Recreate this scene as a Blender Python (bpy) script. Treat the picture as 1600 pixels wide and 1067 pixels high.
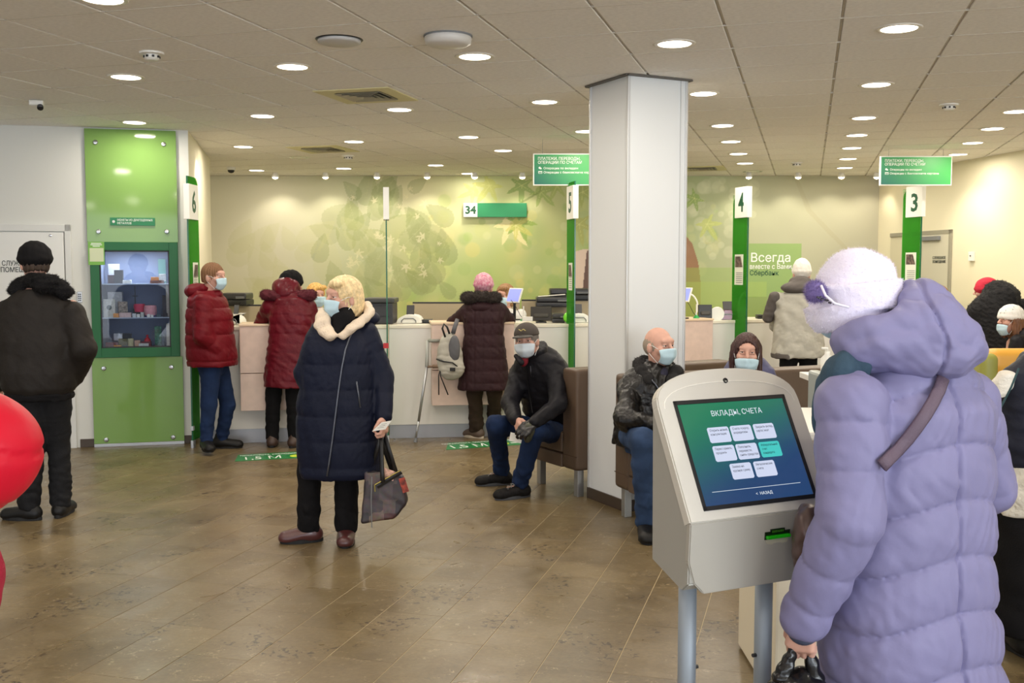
import bpy, bmesh, math, random
import numpy as np
from mathutils import Vector, Matrix
for o in list(bpy.data.objects): bpy.data.objects.remove(o)
SC = bpy.context.scene
COL = SC.collection
PI = math.pi
# ------------------------------------------------------------------ camera, sky, daylight, exposure
F_PX, PITCH, CAM_H, CEIL = 1600.0, math.atan(113/1600.0), 1.6, 2.85
cam = bpy.data.cameras.new('camera'); cam.sensor_width = 36; cam.lens = 36*F_PX/1600
cam_o = bpy.data.objects.new('camera', cam); COL.objects.link(cam_o)
cam_o.location = (0, 0, CAM_H); cam_o.rotation_euler = (PI/2-PITCH, 0, 0)
SC.camera = cam_o
w = bpy.data.worlds.new('world'); SC.world = w; w.use_nodes = True
w.node_tree.nodes['Background'].inputs[0].default_value = (0.86, 0.92, 1.0, 1)
w.node_tree.nodes['Background'].inputs[1].default_value = 3.0
def area_light(name, loc, rot, sx, sy, power, col, shape='RECTANGLE', spread=PI):
    l = bpy.data.lights.new(name, 'AREA'); l.shape = shape; l.size = sx
    if shape == 'RECTANGLE': l.size_y = sy
    l.energy = power; l.color = col; l.spread = spread
    o = bpy.data.objects.new(name, l); COL.objects.link(o); o.location = loc; o.rotation_euler = rot
    return o
DAY = 260.0      # daylight through the shop windows behind the photographer
LAMP = 10.0       # each ceiling downlight
WASH = 5.5       # each wall-washing spotlight
area_light('window_daylight', (5.5, -3.5, 1.6), (PI/2, 0, 0.5), 6.0, 2.4, DAY, (0.85, 0.93, 1.0))
SC.view_settings.view_transform = 'Standard'; SC.view_settings.look = 'None'
SC.view_settings.gamma = 1; SC.view_settings.use_curve_mapping = False
SC.view_settings.exposure = 0.06
SC.cycles.max_bounces = 6; SC.cycles.diffuse_bounces = 4; SC.cycles.glossy_bounces = 3
SC.cycles.transparent_max_bounces = 12; SC.cycles.transmission_bounces = 4
SC.cycles.use_denoising = True; SC.cycles.sample_clamp_indirect = 4

# ------------------------------------------------------------------ pixel -> place helpers (1600 x 1067)
CP, SP = math.cos(PITCH), math.sin(PITCH)
def ray(px, py):
    u, v = px-800.0, py-533.5
    return Vector((u, F_PX*CP-v*SP, -v*CP-F_PX*SP))
def W(px, py, Y):
    d = ray(px, py); t = Y/d.y
    return Vector((d.x*t, Y, CAM_H+d.z*t))
def atz(px, py, z):
    d = ray(px, py); t = (z-CAM_H)/d.z
    return Vector((d.x*t, d.y*t, z))
def project(P):
    x, y, z = P[0], P[1], P[2]-CAM_H
    d = y*CP-z*SP
    if d < .05: return (-9999, -9999)
    return (800+F_PX*x/d, 533.5+F_PX*(-(z*CP+y*SP))/d)

# ------------------------------------------------------------------ materials
def lin(c):
    r = []
    for v in c[:3]:
        v = v/255.0
        r.append(v/12.92 if v <= .04045 else ((v+.055)/1.055)**2.4)
    return (*r, 1.0)
MATS = {}
def mat(name, c, rough=.6, metal=0, var=0, vscale=8, bump=0, bscale=60, spec=.5, coat=0, emit=None, estr=1, sheen=0, c2=None, alpha=1, trans=0):
    if name in MATS: return MATS[name]
    m = bpy.data.materials.new(name); m.use_nodes = True; MATS[name] = m
    nt = m.node_tree; b = nt.nodes['Principled BSDF']
    b.inputs['Base Color'].default_value = lin(c); b.inputs['Roughness'].default_value = rough
    b.inputs['Metallic'].default_value = metal; b.inputs['Specular IOR Level'].default_value = spec
    b.inputs['Coat Weight'].default_value = coat; b.inputs['Coat Roughness'].default_value = .15
    b.inputs['Sheen Weight'].default_value = sheen; b.inputs['Alpha'].default_value = alpha
    b.inputs['Transmission Weight'].default_value = trans
    if emit: b.inputs['Emission Color'].default_value = lin(emit); b.inputs['Emission Strength'].default_value = estr
    if var or c2 or bump:
        tc = nt.nodes.new('ShaderNodeTexCoord')
    if var or c2:
        n = nt.nodes.new('ShaderNodeTexNoise'); n.inputs['Scale'].default_value = vscale; n.inputs['Detail'].default_value = 4
        nt.links.new(tc.outputs['Object'], n.inputs['Vector'])
        r = nt.nodes.new('ShaderNodeValToRGB'); a = lin(c)
        if c2: bcol = lin(c2)
        else: bcol = tuple(min(1, x*(1+var)) for x in a[:3])+(1,); a = tuple(x*(1-var) for x in a[:3])+(1,)
        r.color_ramp.elements[0].color = a; r.color_ramp.elements[1].color = bcol
        r.color_ramp.elements[0].position = .35; r.color_ramp.elements[1].position = .65
        nt.links.new(n.outputs['Fac'], r.inputs[0]); nt.links.new(r.outputs[0], b.inputs['Base Color'])
    if bump:
        n2 = nt.nodes.new('ShaderNodeTexNoise'); n2.inputs['Scale'].default_value = bscale; n2.inputs['Detail'].default_value = 3
        nt.links.new(tc.outputs['Object'], n2.inputs['Vector'])
        bp = nt.nodes.new('ShaderNodeBump'); bp.inputs['Strength'].default_value = bump; bp.inputs['Distance'].default_value = .01
        nt.links.new(n2.outputs['Fac'], bp.inputs['Height']); nt.links.new(bp.outputs['Normal'], b.inputs['Normal'])
    return m
def glass_mat(name, c, tint, gloss=.12, rough=.02, refl=1.0):
    """thin coloured glass: tinted see-through plus a mirror-like surface reflection"""
    m = bpy.data.materials.new(name); m.use_nodes = True; MATS[name] = m; nt = m.node_tree
    nt.nodes.remove(nt.nodes['Principled BSDF']); out = nt.nodes['Material Output']
    t = nt.nodes.new('ShaderNodeBsdfTransparent'); t.inputs[0].default_value = lin(tint)
    d = nt.nodes.new('ShaderNodeBsdfDiffuse'); d.inputs[0].default_value = lin(c)
    g = nt.nodes.new('ShaderNodeBsdfGlossy'); g.inputs['Roughness'].default_value = rough; g.inputs[0].default_value = (1, 1, 1, 1)
    fr = nt.nodes.new('ShaderNodeFresnel'); fr.inputs[0].default_value = 1.45
    m1 = nt.nodes.new('ShaderNodeMixShader'); m1.inputs[0].default_value = gloss
    m2 = nt.nodes.new('ShaderNodeMixShader')
    nt.links.new(t.outputs[0], m1.inputs[1]); nt.links.new(d.outputs[0], m1.inputs[2])
    fm = nt.nodes.new('ShaderNodeMath'); fm.operation = 'MULTIPLY'; fm.inputs[1].default_value = refl; nt.links.new(fr.outputs[0], fm.inputs[0]); nt.links.new(fm.outputs[0], m2.inputs[0]); nt.links.new(m1.outputs[0], m2.inputs[1]); nt.links.new(g.outputs[0], m2.inputs[2])
    nt.links.new(m2.outputs[0], out.inputs[0])
    return m

# ------------------------------------------------------------------ object helpers
def tag(o, label=None, cat=None, group=None, kind=None):
    if label: o['label'] = label
    if cat: o['category'] = cat
    if group: o['group'] = group
    if kind: o['kind'] = kind
    return o
def empty(name, loc, label=None, cat=None, group=None, kind=None, rz=0):
    o = bpy.data.objects.new(name, None); COL.objects.link(o); o.location = loc; o.rotation_euler = (0, 0, rz)
    o.empty_display_size = .1
    return tag(o, label, cat, group, kind)
def link_mesh(name, me, m, parent=None, smooth=False, label=None):
    if m is not None: me.materials.append(m)
    if smooth: me.polygons.foreach_set('use_smooth', [True]*len(me.polygons))
    o = bpy.data.objects.new(name, me); COL.objects.link(o)
    if parent is not None: o.parent = parent
    if label: o['label'] = label
    return o
class MB:
    """collects shapes into one mesh; all coordinates in the parent's frame"""
    def __init__(s): s.bm = bmesh.new()
    def box(s, c, size, rot=None, bevel=0, seg=2):
        M = Matrix.Translation(Vector(c)) @ (rot.to_4x4() if rot is not None else Matrix.Identity(4)) @ Matrix.Diagonal((size[0], size[1], size[2], 1))
        r = bmesh.ops.create_cube(s.bm, size=1, matrix=M)
        if bevel:
            es = list({e for v in r['verts'] for e in v.link_edges})
            bmesh.ops.bevel(s.bm, geom=es, offset=bevel, segments=seg, affect='EDGES', profile=.6)
        return s
    def prism(s, poly, axis_o, ax, ay, n, depth, bevel=0):
        """polygon in the plane (ax, ay) at axis_o, extruded by depth along n"""
        O, ax, ay, n = Vector(axis_o), Vector(ax), Vector(ay), Vector(n)
        b = [s.bm.verts.new(O+ax*p[0]+ay*p[1]) for p in poly]
        t = [s.bm.verts.new(O+ax*p[0]+ay*p[1]+n*depth) for p in poly]
        fs = [s.bm.faces.new(b), s.bm.faces.new(t[::-1])]
        k = len(poly)
        for i in range(k): fs.append(s.bm.faces.new((b[i], t[i], t[(i+1) % k], b[(i+1) % k])))
        bmesh.ops.recalc_face_normals(s.bm, faces=fs)
        if bevel:
            es = [e for e in {e for f in fs for e in f.edges}]
            bmesh.ops.bevel(s.bm, geom=es, offset=bevel, segments=2, affect='EDGES')
        return s
    def tube(s, path, rad, seg=8, flat=1.0, up=None, caps=True):
        path = [Vector(p) for p in path]; n = len(path)
        rad = rad if isinstance(rad, (list, tuple)) else [rad]*n
        rings = []; pu = Vector(up) if up is not None else None
        for i, p in enumerate(path):
            t = (path[min(i+1, n-1)]-path[max(i-1, 0)]).normalized()
            if pu is None: pu = Vector((0, 0, 1)) if abs(t.z) < .9 else Vector((1, 0, 0))
            a = t.cross(pu)
            if a.length < 1e-5: a = t.cross(Vector((1, .3, .2)))
            a.normalize(); b = a.cross(t).normalized(); pu = b if up is None else pu
            rings.append([s.bm.verts.new(p+(a*math.cos(2*PI*k/seg)*flat+b*math.sin(2*PI*k/seg))*rad[i]) for k in range(seg)])
        for i in range(n-1):
            for k in range(seg):
                s.bm.faces.new((rings[i][k], rings[i][(k+1) % seg], rings[i+1][(k+1) % seg], rings[i+1][k]))
        if caps: s.bm.faces.new(rings[0][::-1]); s.bm.faces.new(rings[-1])
        return s
    def lathe(s, prof, c, seg=20, axis=(0, 0, 1)):
        ax = Vector(axis).normalized(); a = ax.orthogonal().normalized(); b = ax.cross(a); c = Vector(c); rings = []
        for r, h in prof:
            rings.append([s.bm.verts.new(c+ax*h+(a*math.cos(2*PI*k/seg)+b*math.sin(2*PI*k/seg))*max(r, 1e-4)) for k in range(seg)])
        for i in range(len(prof)-1):
            for k in range(seg):
                s.bm.faces.new((rings[i][k], rings[i][(k+1) % seg], rings[i+1][(k+1) % seg], rings[i+1][k]))
        s.bm.faces.new(rings[0][::-1]); s.bm.faces.new(rings[-1])
        return s
    def ball(s, c, r, sc=(1, 1, 1), sub=2):
        M = Matrix.Translation(Vector(c)) @ Matrix.Diagonal((sc[0], sc[1], sc[2], 1))
        bmesh.ops.create_icosphere(s.bm, subdivisions=sub, radius=r, matrix=M); return s
    def quad(s, a, b, c, d):
        s.bm.faces.new([s.bm.verts.new(Vector(p)) for p in (a, b, c, d)]); return s
    def build(s, name, m, parent=None, smooth=False, label=None, recalc=True):
        if recalc: bmesh.ops.recalc_face_normals(s.bm, faces=s.bm.faces[:])
        me = bpy.data.meshes.new(name); s.bm.to_mesh(me); s.bm.free()
        return link_mesh(name, me, m, parent, smooth, label)
def basis(x, y, z):
    return Matrix((Vector(x).normalized(), Vector(y).normalized(), Vector(z).normalized())).transposed()
def text(name, s, origin, ax, ay, h, m, parent, width=None, align='LEFT', extr=.0015, bold=0):
    """raised lettering: origin = left end of the baseline, ax = reading direction, ay = up, h = cap height"""
    c = bpy.data.curves.new(name, 'FONT'); c.body = s; k_ = h/.72; c.size = 1; c.align_x = align; c.extrude = extr/k_; c.offset = min(bold/k_, .035 if len(s) <= 2 else .009)
    c.resolution_u = 2
    o = bpy.data.objects.new(name+'_tmp', c); COL.objects.link(o)
    dg = bpy.context.evaluated_depsgraph_get(); me = bpy.data.meshes.new_from_object(o.evaluated_get(dg))
    bpy.data.objects.remove(o); bpy.data.curves.remove(c)
    n = len(me.vertices); co = np.zeros(n*3); me.vertices.foreach_get('co', co); co = co.reshape(-1, 3)*k_
    if width and n:
        wd = co[:, 0].max()-co[:, 0].min()
        co[:, 0] *= width/max(wd, 1e-6)
    ax = np.array(Vector(ax).normalized()); ay = np.array(Vector(ay).normalized()); az = np.cross(ax, ay)
    P = np.array(Vector(origin))+co[:, :1]*ax+co[:, 1:2]*ay+co[:, 2:]*az
    me.vertices.foreach_set('co', P.ravel()); me.update()
    me.materials.clear()
    o = link_mesh(name, me, m, parent)
    return o

# ------------------------------------------------------------------ implicit shapes -> one smooth mesh
class Sdf:
    def __init__(s): s.pr = []; s.post = []
    def _add(s, fn, lo, hi, k, op='u'): s.pr.append((fn, np.array(lo, float), np.array(hi, float), k, op)); return s
    def cap(s, a, b, r1, r2=None, k=.02, q=None, op='u', flat=None):
        """tapering capsule; q = (spacing, depth, phase) puffs it up between seams; flat = (vector, factor) squashes"""
        a = np.array(a, float); b = np.array(b, float); r2 = r1 if r2 is None else r2
        ab = b-a; L2 = max(float(ab@ab), 1e-9); L = math.sqrt(L2)
        def fn(X, Y, Z):
            x, y, z = X-a[0], Y-a[1], Z-a[2]
            t = (x*ab[0]+y*ab[1]+z*ab[2])/L2; tc = np.clip(t, 0, 1)
            dx, dy, dz = x-tc*ab[0], y-tc*ab[1], z-tc*ab[2]
            if flat is not None:
                f = np.array(flat[0], float); f /= np.linalg.norm(f); e = dx*f[0]+dy*f[1]+dz*f[2]; g = (flat[1]-1)*e
                dx, dy, dz = dx+g*f[0], dy+g*f[1], dz+g*f[2]
            d = np.sqrt(dx*dx+dy*dy+dz*dz)-(r1+(r2-r1)*tc)
            if q: d = d-q[1]*(np.abs(np.sin(PI*(t*L-q[2])/q[0]))**.32-.8)
            return d
        R = max(r1, r2)+(q[1] if q else 0)
        return s._add(fn, np.minimum(a, b)-R, np.maximum(a, b)+R, k, op)
    def ell(s, c, r, B=None, k=.02, op='u'):
        """ellipsoid, radii r along the rows of B"""
        c = np.array(c, float); r = np.array(r, float); B = np.eye(3) if B is None else np.array(B, float)
        def fn(X, Y, Z):
            x, y, z = X-c[0], Y-c[1], Z-c[2]; q0 = 0; q1 = 0
            for i in range(3):
                e = x*B[i, 0]+y*B[i, 1]+z*B[i, 2]; q0 = q0+(e/r[i])**2; q1 = q1+(e/r[i]**2)**2
            q0 = np.sqrt(q0)
            return q0*(q0-1)/np.maximum(np.sqrt(q1), 1e-6)
        ext = np.sqrt(((B*r[:, None])**2).sum(0))
        return s._add(fn, c-ext, c+ext, k, op)
    def stack(s, p0, axis, fwd, secs, k=.03, n=2.3, q=None, vseam=None, op='u', ends=(.012, .012)):
        """lofted torso or skirt: secs = (height along axis, half width, half depth, offset forward, offset to the left)"""
        p0 = np.array(p0, float); ax = np.array(axis, float); ax /= np.linalg.norm(ax)
        f = np.array(fwd, float); f -= ax*(f@ax); f /= np.linalg.norm(f); sd = np.cross(ax, f)
        T = np.array([list(t)+[0]*(5-len(t)) for t in secs], float)
        def fn(X, Y, Z):
            x, y, z = X-p0[0], Y-p0[1], Z-p0[2]
            h = x*ax[0]+y*ax[1]+z*ax[2]
            A = np.interp(h, T[:, 0], T[:, 1]); Bd = np.interp(h, T[:, 0], T[:, 2])
            u = x*sd[0]+y*sd[1]+z*sd[2]-np.interp(h, T[:, 0], T[:, 4]); v = x*f[0]+y*f[1]+z*f[2]-np.interp(h, T[:, 0], T[:, 3])
            r = (np.abs(u/A)**n+np.abs(v/Bd)**n)**(1/n)
            d = (r-1)*np.minimum(A, Bd)*.5*(1+1/np.maximum(r, .5))*1.0
            if q:
                hh = h+(q[3]*u*u if len(q) > 3 else 0)
                d = d-q[1]*(np.abs(np.sin(PI*(hh-q[2])/q[0]))**.3-.82)
            if vseam:
                for (uc, side, depth, wd) in vseam:
                    d = d+depth*np.exp(-((u-uc)/wd)**2)*(v*side > 0)
            return np.maximum(d, np.maximum(h-T[-1, 0], T[0, 0]-h))
        R = max(T[:, 1].max()+np.abs(T[:, 4]).max(), T[:, 2].max()+np.abs(T[:, 3]).max())+.02
        e0, e1 = p0+ax*T[0, 0], p0+ax*T[-1, 0]
        return s._add(fn, np.minimum(e0, e1)-R, np.maximum(e0, e1)+R, k, op)
    def box(s, c, half, B=None, rr=.01, k=.01, op='u'):
        c = np.array(c, float); B = np.eye(3) if B is None else np.array(B, float); hf = np.array(half, float)
        def fn(X, Y, Z):
            x, y, z = X-c[0], Y-c[1], Z-c[2]; o2 = 0; mx = None
            for i in range(3):
                e = np.abs(x*B[i, 0]+y*B[i, 1]+z*B[i, 2])-(hf[i]-rr); o2 = o2+np.maximum(e, 0)**2; mx = e if mx is None else np.maximum(mx, e)
            return np.sqrt(o2)+np.minimum(mx, 0)-rr
        ext = (np.abs(B)*hf[:, None]).sum(0)
        return s._add(fn, c-ext, c+ext, k, op)
    def cut(s, c, n):
        """remove what lies on the side n of the plane through c"""
        c = np.array(c, float); n = np.array(n, float); n /= np.linalg.norm(n)
        return s._add(lambda X, Y, Z: -((X-c[0])*n[0]+(Y-c[1])*n[1]+(Z-c[2])*n[2]), [-99]*3, [99]*3, 0, 'cut')
    def mesh(s, res=.008, fine=()):
        lo = np.min([p[1] for p in s.pr if p[4] == 'u'], 0)-.02; hi = np.max([p[2] for p in s.pr if p[4] == 'u'], 0)+.02
        axs = []
        for i in range(3):
            x = lo[i]; L = [x]
            while x < hi[i]:
                st = res
                for (c, hf, r) in fine:
                    if abs(x-c[i]) < hf: st = min(st, r)
                x += st; L.append(x)
            axs.append(np.array(L))
        xs, ys, zs = axs
        D = np.full((len(xs), len(ys), len(zs)), 1.0, np.float32)
        for fn, a, b, k, op in s.pr:
            m = .03+k
            i0, i1 = np.searchsorted(xs, a[0]-m), np.searchsorted(xs, b[0]+m)
            j0, j1 = np.searchsorted(ys, a[1]-m), np.searchsorted(ys, b[1]+m)
            k0, k1 = np.searchsorted(zs, a[2]-m), np.searchsorted(zs, b[2]+m)
            if i1 <= i0 or j1 <= j0 or k1 <= k0: continue
            sub = D[i0:i1, j0:j1, k0:k1]
            d = fn(xs[i0:i1, None, None], ys[None, j0:j1, None], zs[None, None, k0:k1]).astype(np.float32)
            if op == 'u':
                kk = max(k, 1e-4); h = np.clip(.5+.5*(sub-d)/kk, 0, 1)
                r = sub*(1-h)+d*h-kk*h*(1-h)
                r = np.where(sub > .9, d, r)
            elif op == 's':
                kk = max(k, 1e-4); h = np.clip(.5-.5*(sub+d)/kk, 0, 1); r = sub*(1-h)-d*h+kk*h*(1-h)
                r = np.where(sub > .9, sub, r)
            else: r = np.maximum(sub, -d)
            D[i0:i1, j0:j1, k0:k1] = r
        if s.post:
            I = np.nonzero(np.abs(D) < .03)
            P = (xs[I[0]], ys[I[1]], zs[I[2]]); e = 0
            for fn in s.post: e = e+fn(*P)
            D[I] += e
        D[0] = D[-1] = 1; D[:, 0] = D[:, -1] = 1; D[:, :, 0] = D[:, :, -1] = 1
        return nets(D, xs, ys, zs)
def nets(D, xs, ys, zs):
    ins = D < 0
    c = np.zeros(tuple(n-1 for n in D.shape), np.int8)
    for i in (0, 1):
        for j in (0, 1):
            for k in (0, 1):
                c += ins[i:i+c.shape[0], j:j+c.shape[1], k:k+c.shape[2]]
    act = (c > 0) & (c < 8)
    I = np.nonzero(act); n = len(I[0])
    idx = np.full(c.shape, -1, np.int64); idx[I] = np.arange(n)
    G = (xs, ys, zs); acc = np.zeros((n, 3)); cnt = np.zeros(n)
    for ax in range(3):
        o1, o2 = [a for a in range(3) if a != ax]
        for p in (0, 1):
            for q in (0, 1):
                a = [I[0], I[1], I[2]]; a[o1] = a[o1]+p; a[o2] = a[o2]+q
                b = list(a); b[ax] = b[ax]+1
                da = D[tuple(a)]; db = D[tuple(b)]; m = (da < 0) != (db < 0)
                t = np.where(m, da/np.where(m, da-db, 1), 0)
                pos = np.stack([G[d][a[d]] for d in range(3)], 1)
                pos[:, ax] += t*(G[ax][b[ax]]-G[ax][a[ax]])
                acc += pos*m[:, None]; cnt += m
    V = acc/np.maximum(cnt, 1)[:, None]
    quads = []
    for ax in range(3):
        o1, o2 = (ax+1) % 3, (ax+2) % 3
        sl0 = [slice(1, -1)]*3; sl0[ax] = slice(0, -1); sl1 = [slice(1, -1)]*3; sl1[ax] = slice(1, None)
        A = ins[tuple(sl0)]; B = ins[tuple(sl1)]
        E = np.nonzero(A != B); up = A[E]
        base = [E[0].copy(), E[1].copy(), E[2].copy()]
        for d in range(3):
            if d != ax: base[d] = base[d]+1
        def cell(p, q):
            z = list(base); z[o1] = z[o1]-p; z[o2] = z[o2]-q; return idx[tuple(z)]
        Q = np.stack([cell(1, 1), cell(0, 1), cell(0, 0), cell(1, 0)], 1)
        Q = np.where(up[:, None], Q, Q[:, ::-1]); quads.append(Q)
    return V, np.concatenate(quads)
def np_mesh(name, V, Q, origin=(0, 0, 0)):
    V = V-np.array(origin, float); n = len(Q)
    me = bpy.data.meshes.new(name); me.vertices.add(len(V)); me.vertices.foreach_set('co', V.astype(np.float32).ravel())
    k = Q.shape[1]; me.loops.add(n*k); me.loops.foreach_set('vertex_index', Q.astype(np.int32).ravel())
    me.polygons.add(n); me.polygons.foreach_set('loop_start', np.arange(0, n*k, k, dtype=np.int32))
    me.polygons.foreach_set('use_smooth', np.ones(n, bool)); me.update(calc_edges=True); me.validate()
    return me
def wr(seed, amp, f=9.0):
    """cloth folds: warped waves"""
    r = np.random.RandomState(seed); K = r.normal(size=(5, 3)); K /= np.linalg.norm(K, axis=1)[:, None]
    ph = r.uniform(0, 6, 5)
    def fn(x, y, z):
        w1 = np.sin(f*.8*(K[3, 0]*x+K[3, 1]*y+K[3, 2]*z)+ph[3])*1.6; w2 = np.sin(f*1.1*(K[4, 0]*x+K[4, 1]*y+K[4, 2]*z)+ph[4])*1.6
        e = 0
        for i in range(3):
            e = e+np.sin(f*(1.5+i*1.3)*(K[i, 0]*x+K[i, 1]*y+K[i, 2]*z*1.2)*1.6+ph[i]+w1*(i+1)*.8+w2)/(1+i*.6)
        return amp*(1-np.abs(e/2.0))
    return fn
def fine_noise(seed, amp, f):
    r = np.random.RandomState(seed); K = r.normal(size=(6, 3))*f; ph = r.uniform(0, 6, 6)
    return lambda x, y, z: amp*sum(np.sin(K[i, 0]*x+K[i, 1]*y+K[i, 2]*z+ph[i]) for i in range(6))/2.4
def tufts(name, V, n, ln, wd, m, parent, origin, seed=1, outward=None, down=0):
    """short fibres standing on a fur surface, as one mesh"""
    r = np.random.RandomState(seed); i = r.randint(0, len(V), n); P = V[i]-np.array(origin, float)
    c = V.mean(0)-np.array(origin, float) if outward is None else np.array(outward, float)-np.array(origin, float)
    N = P-c; N /= np.linalg.norm(N, axis=1)[:, None]+1e-9; N = N+r.normal(size=N.shape)*.55; N[:, 2] -= down
    N /= np.linalg.norm(N, axis=1)[:, None]
    T = np.cross(N, r.normal(size=N.shape)); T /= np.linalg.norm(T, axis=1)[:, None]
    L = ln*r.uniform(.5, 1.2, (n, 1))
    A, B, C = P-T*wd, P+T*wd, P+N*L
    VV = np.stack([A, B, C], 1).reshape(-1, 3); Q = np.arange(3*n).reshape(-1, 3)
    me = np_mesh(name, VV, Q); o = link_mesh(name, me, m, parent); o['kind'] = 'stuff'; return o
# ------------------------------------------------------------------ palette
WHITE = mat('white_paint', (214, 214, 208), .7, bump=.03, bscale=200)
WALLM = mat('cream_wall', (226, 219, 190), .8, bump=.04, bscale=150)
COLM = mat('column_panel', (222, 224, 224), .45)
COLP = mat('column_profile', (205, 206, 206), .35, metal=.3)
DARKBASE = mat('dark_baseboard', (70, 58, 48), .5)
TILEM = mat('ceiling_tile', (243, 240, 234), .9, bump=.25, bscale=300, var=.04, vscale=40)
GAPM = mat('ceiling_gap', (118, 104, 74), .8)
GRIDM = mat('ceiling_grid', (206, 200, 188), .6)
LENS = mat('lamp_lens', (255, 250, 240), .5, emit=(255, 240, 218), estr=9)
RIM = mat('lamp_rim', (232, 226, 214), .4)
VENTY = mat('vent_frame', (214, 206, 158), .5); BLACK = mat('black_plastic', (24, 24, 25), .4)
DKGREY = mat('dark_grey_plastic', (48, 48, 51), .45); MIDGREY = mat('grey_plastic', (120, 122, 124), .5)
PLWHITE = mat('white_plastic', (236, 234, 226), .4); CHROME = mat('chrome', (190, 190, 190), .25, metal=1)
ALU = mat('aluminium', (186, 188, 190), .38, metal=.85)
GREEN = mat('sign_green', (30, 120, 74), .4); DKGREEN = mat('lettering_green', (14, 78, 48), .5)
CASEG = mat('case_green', (14, 96, 50), .45, bump=.05, bscale=200)
PANELG = mat('backpainted_green', (124, 160, 88), .06, spec=.5)
INK = mat('lettering_dark', (38, 48, 44), .6); LETW = mat('lettering_white', (240, 242, 236), .6)
def sdt(o, g=None): o['kind'] = 'structure'; return o

# ------------------------------------------------------------------ ceiling and floor, tile by tile (both laid on the same turned grid)
GA = math.radians(16.07); GV = Vector((math.sin(GA), math.cos(GA), 0)); GU = Vector((math.cos(GA), -math.sin(GA), 0))
def grid_xy(u, v): return GU*u+GV*v
def vis(P, mx=120):
    x, y = project(P); return -mx < x < 1600+mx and -mx < y < 1067+mx
def tile_mesh(name, a, b, t, bev, down):
    m = MB(); m.box((0, 0, t/2 if down else -t/2), (a, b, t))
    es = [e for e in m.bm.edges if all(abs(v.co.z) < 1e-6 for v in e.verts)]
    bmesh.ops.bevel(m.bm, geom=es, offset=bev, segments=1, affect='EDGES')
    me = bpy.data.meshes.new(name); m.bm.to_mesh(me); m.bm.free(); return me
def tiled(root, me, cells, z, limit, stuffname, M, jitter, seed):
    r = random.Random(seed)
    cells = sorted(cells, key=lambda c: (not c[3], c[2]))
    rest = []
    for i, (u, v, dep, seen) in enumerate(cells):
        p = grid_xy(u, v); dz = r.uniform(-jitter, jitter)
        if i < limit and seen:
            o = bpy.data.objects.new('tile', me); COL.objects.link(o); o.parent = root
            o.location = (p.x, p.y, z+dz); o.rotation_euler = (r.uniform(-1, 1)*jitter, r.uniform(-1, 1)*jitter, -GA)
        else: rest.append((p.x, p.y, z+dz))
    n = len(me.vertices); co = np.zeros(n*3); me.vertices.foreach_get('co', co); co = co.reshape(-1, 3)
    c, s = math.cos(-GA), math.sin(-GA); R = co @ np.array([[c, s, 0], [-s, c, 0], [0, 0, 1]])
    bm = bmesh.new(); bm.from_mesh(me); faces = [[v.index for v in f.verts] for f in bm.faces]; bm.free()
    vs = np.concatenate([R+np.array(q) for q in rest]); fs = [[i+n*j for i in f] for j in range(len(rest)) for f in faces]
    m2 = bpy.data.meshes.new(stuffname); m2.from_pydata(vs.tolist(), [], fs); m2.update()
    o = link_mesh(stuffname, m2, M, root); o['kind'] = 'stuff'
# ceiling
cl = MB(); cl.box((0, 4.5, CEIL+.06), (26, 22, .06)); ceiling = sdt(cl.build('ceiling', GAPM))
TU, TV = .577, .566
me = tile_mesh('ceiling_tile', TU-.016, TV-.004, .02, .003, True); me.materials.append(TILEM)
cells = []
for i in range(-22, 16):
    for j in range(-14, 17):
        u, v = .141+TU*(i+.5), 5.473+TV*(j+.5); p = grid_xy(u, v)
        if p.y > 14.3 or p.y < -6 or abs(p.x) > 12: continue
        cells.append((u, v, p.y, vis((p.x, p.y, CEIL), 40) and p.y < 14))
tiled(ceiling, me, cells, CEIL, 300, 'far_tiles', TILEM, .0008, 3)
gb = MB()
for i in range(-22, 16):
    u = .141+TU*i; c = grid_xy(u, 4.5)
    gb.box((c.x, c.y, CEIL+.014), (.012, 22, .01), Matrix.Rotation(-GA, 3, 'Z'))
for j in range(-14, 17):
    v = 5.473+TV*j; c = grid_xy(0, v)
    gb.box((c.x, c.y, CEIL+.004), (24, .006, .01), Matrix.Rotation(-GA, 3, 'Z'))
gb.build('suspension_grid', GRIDM, ceiling)

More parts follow.
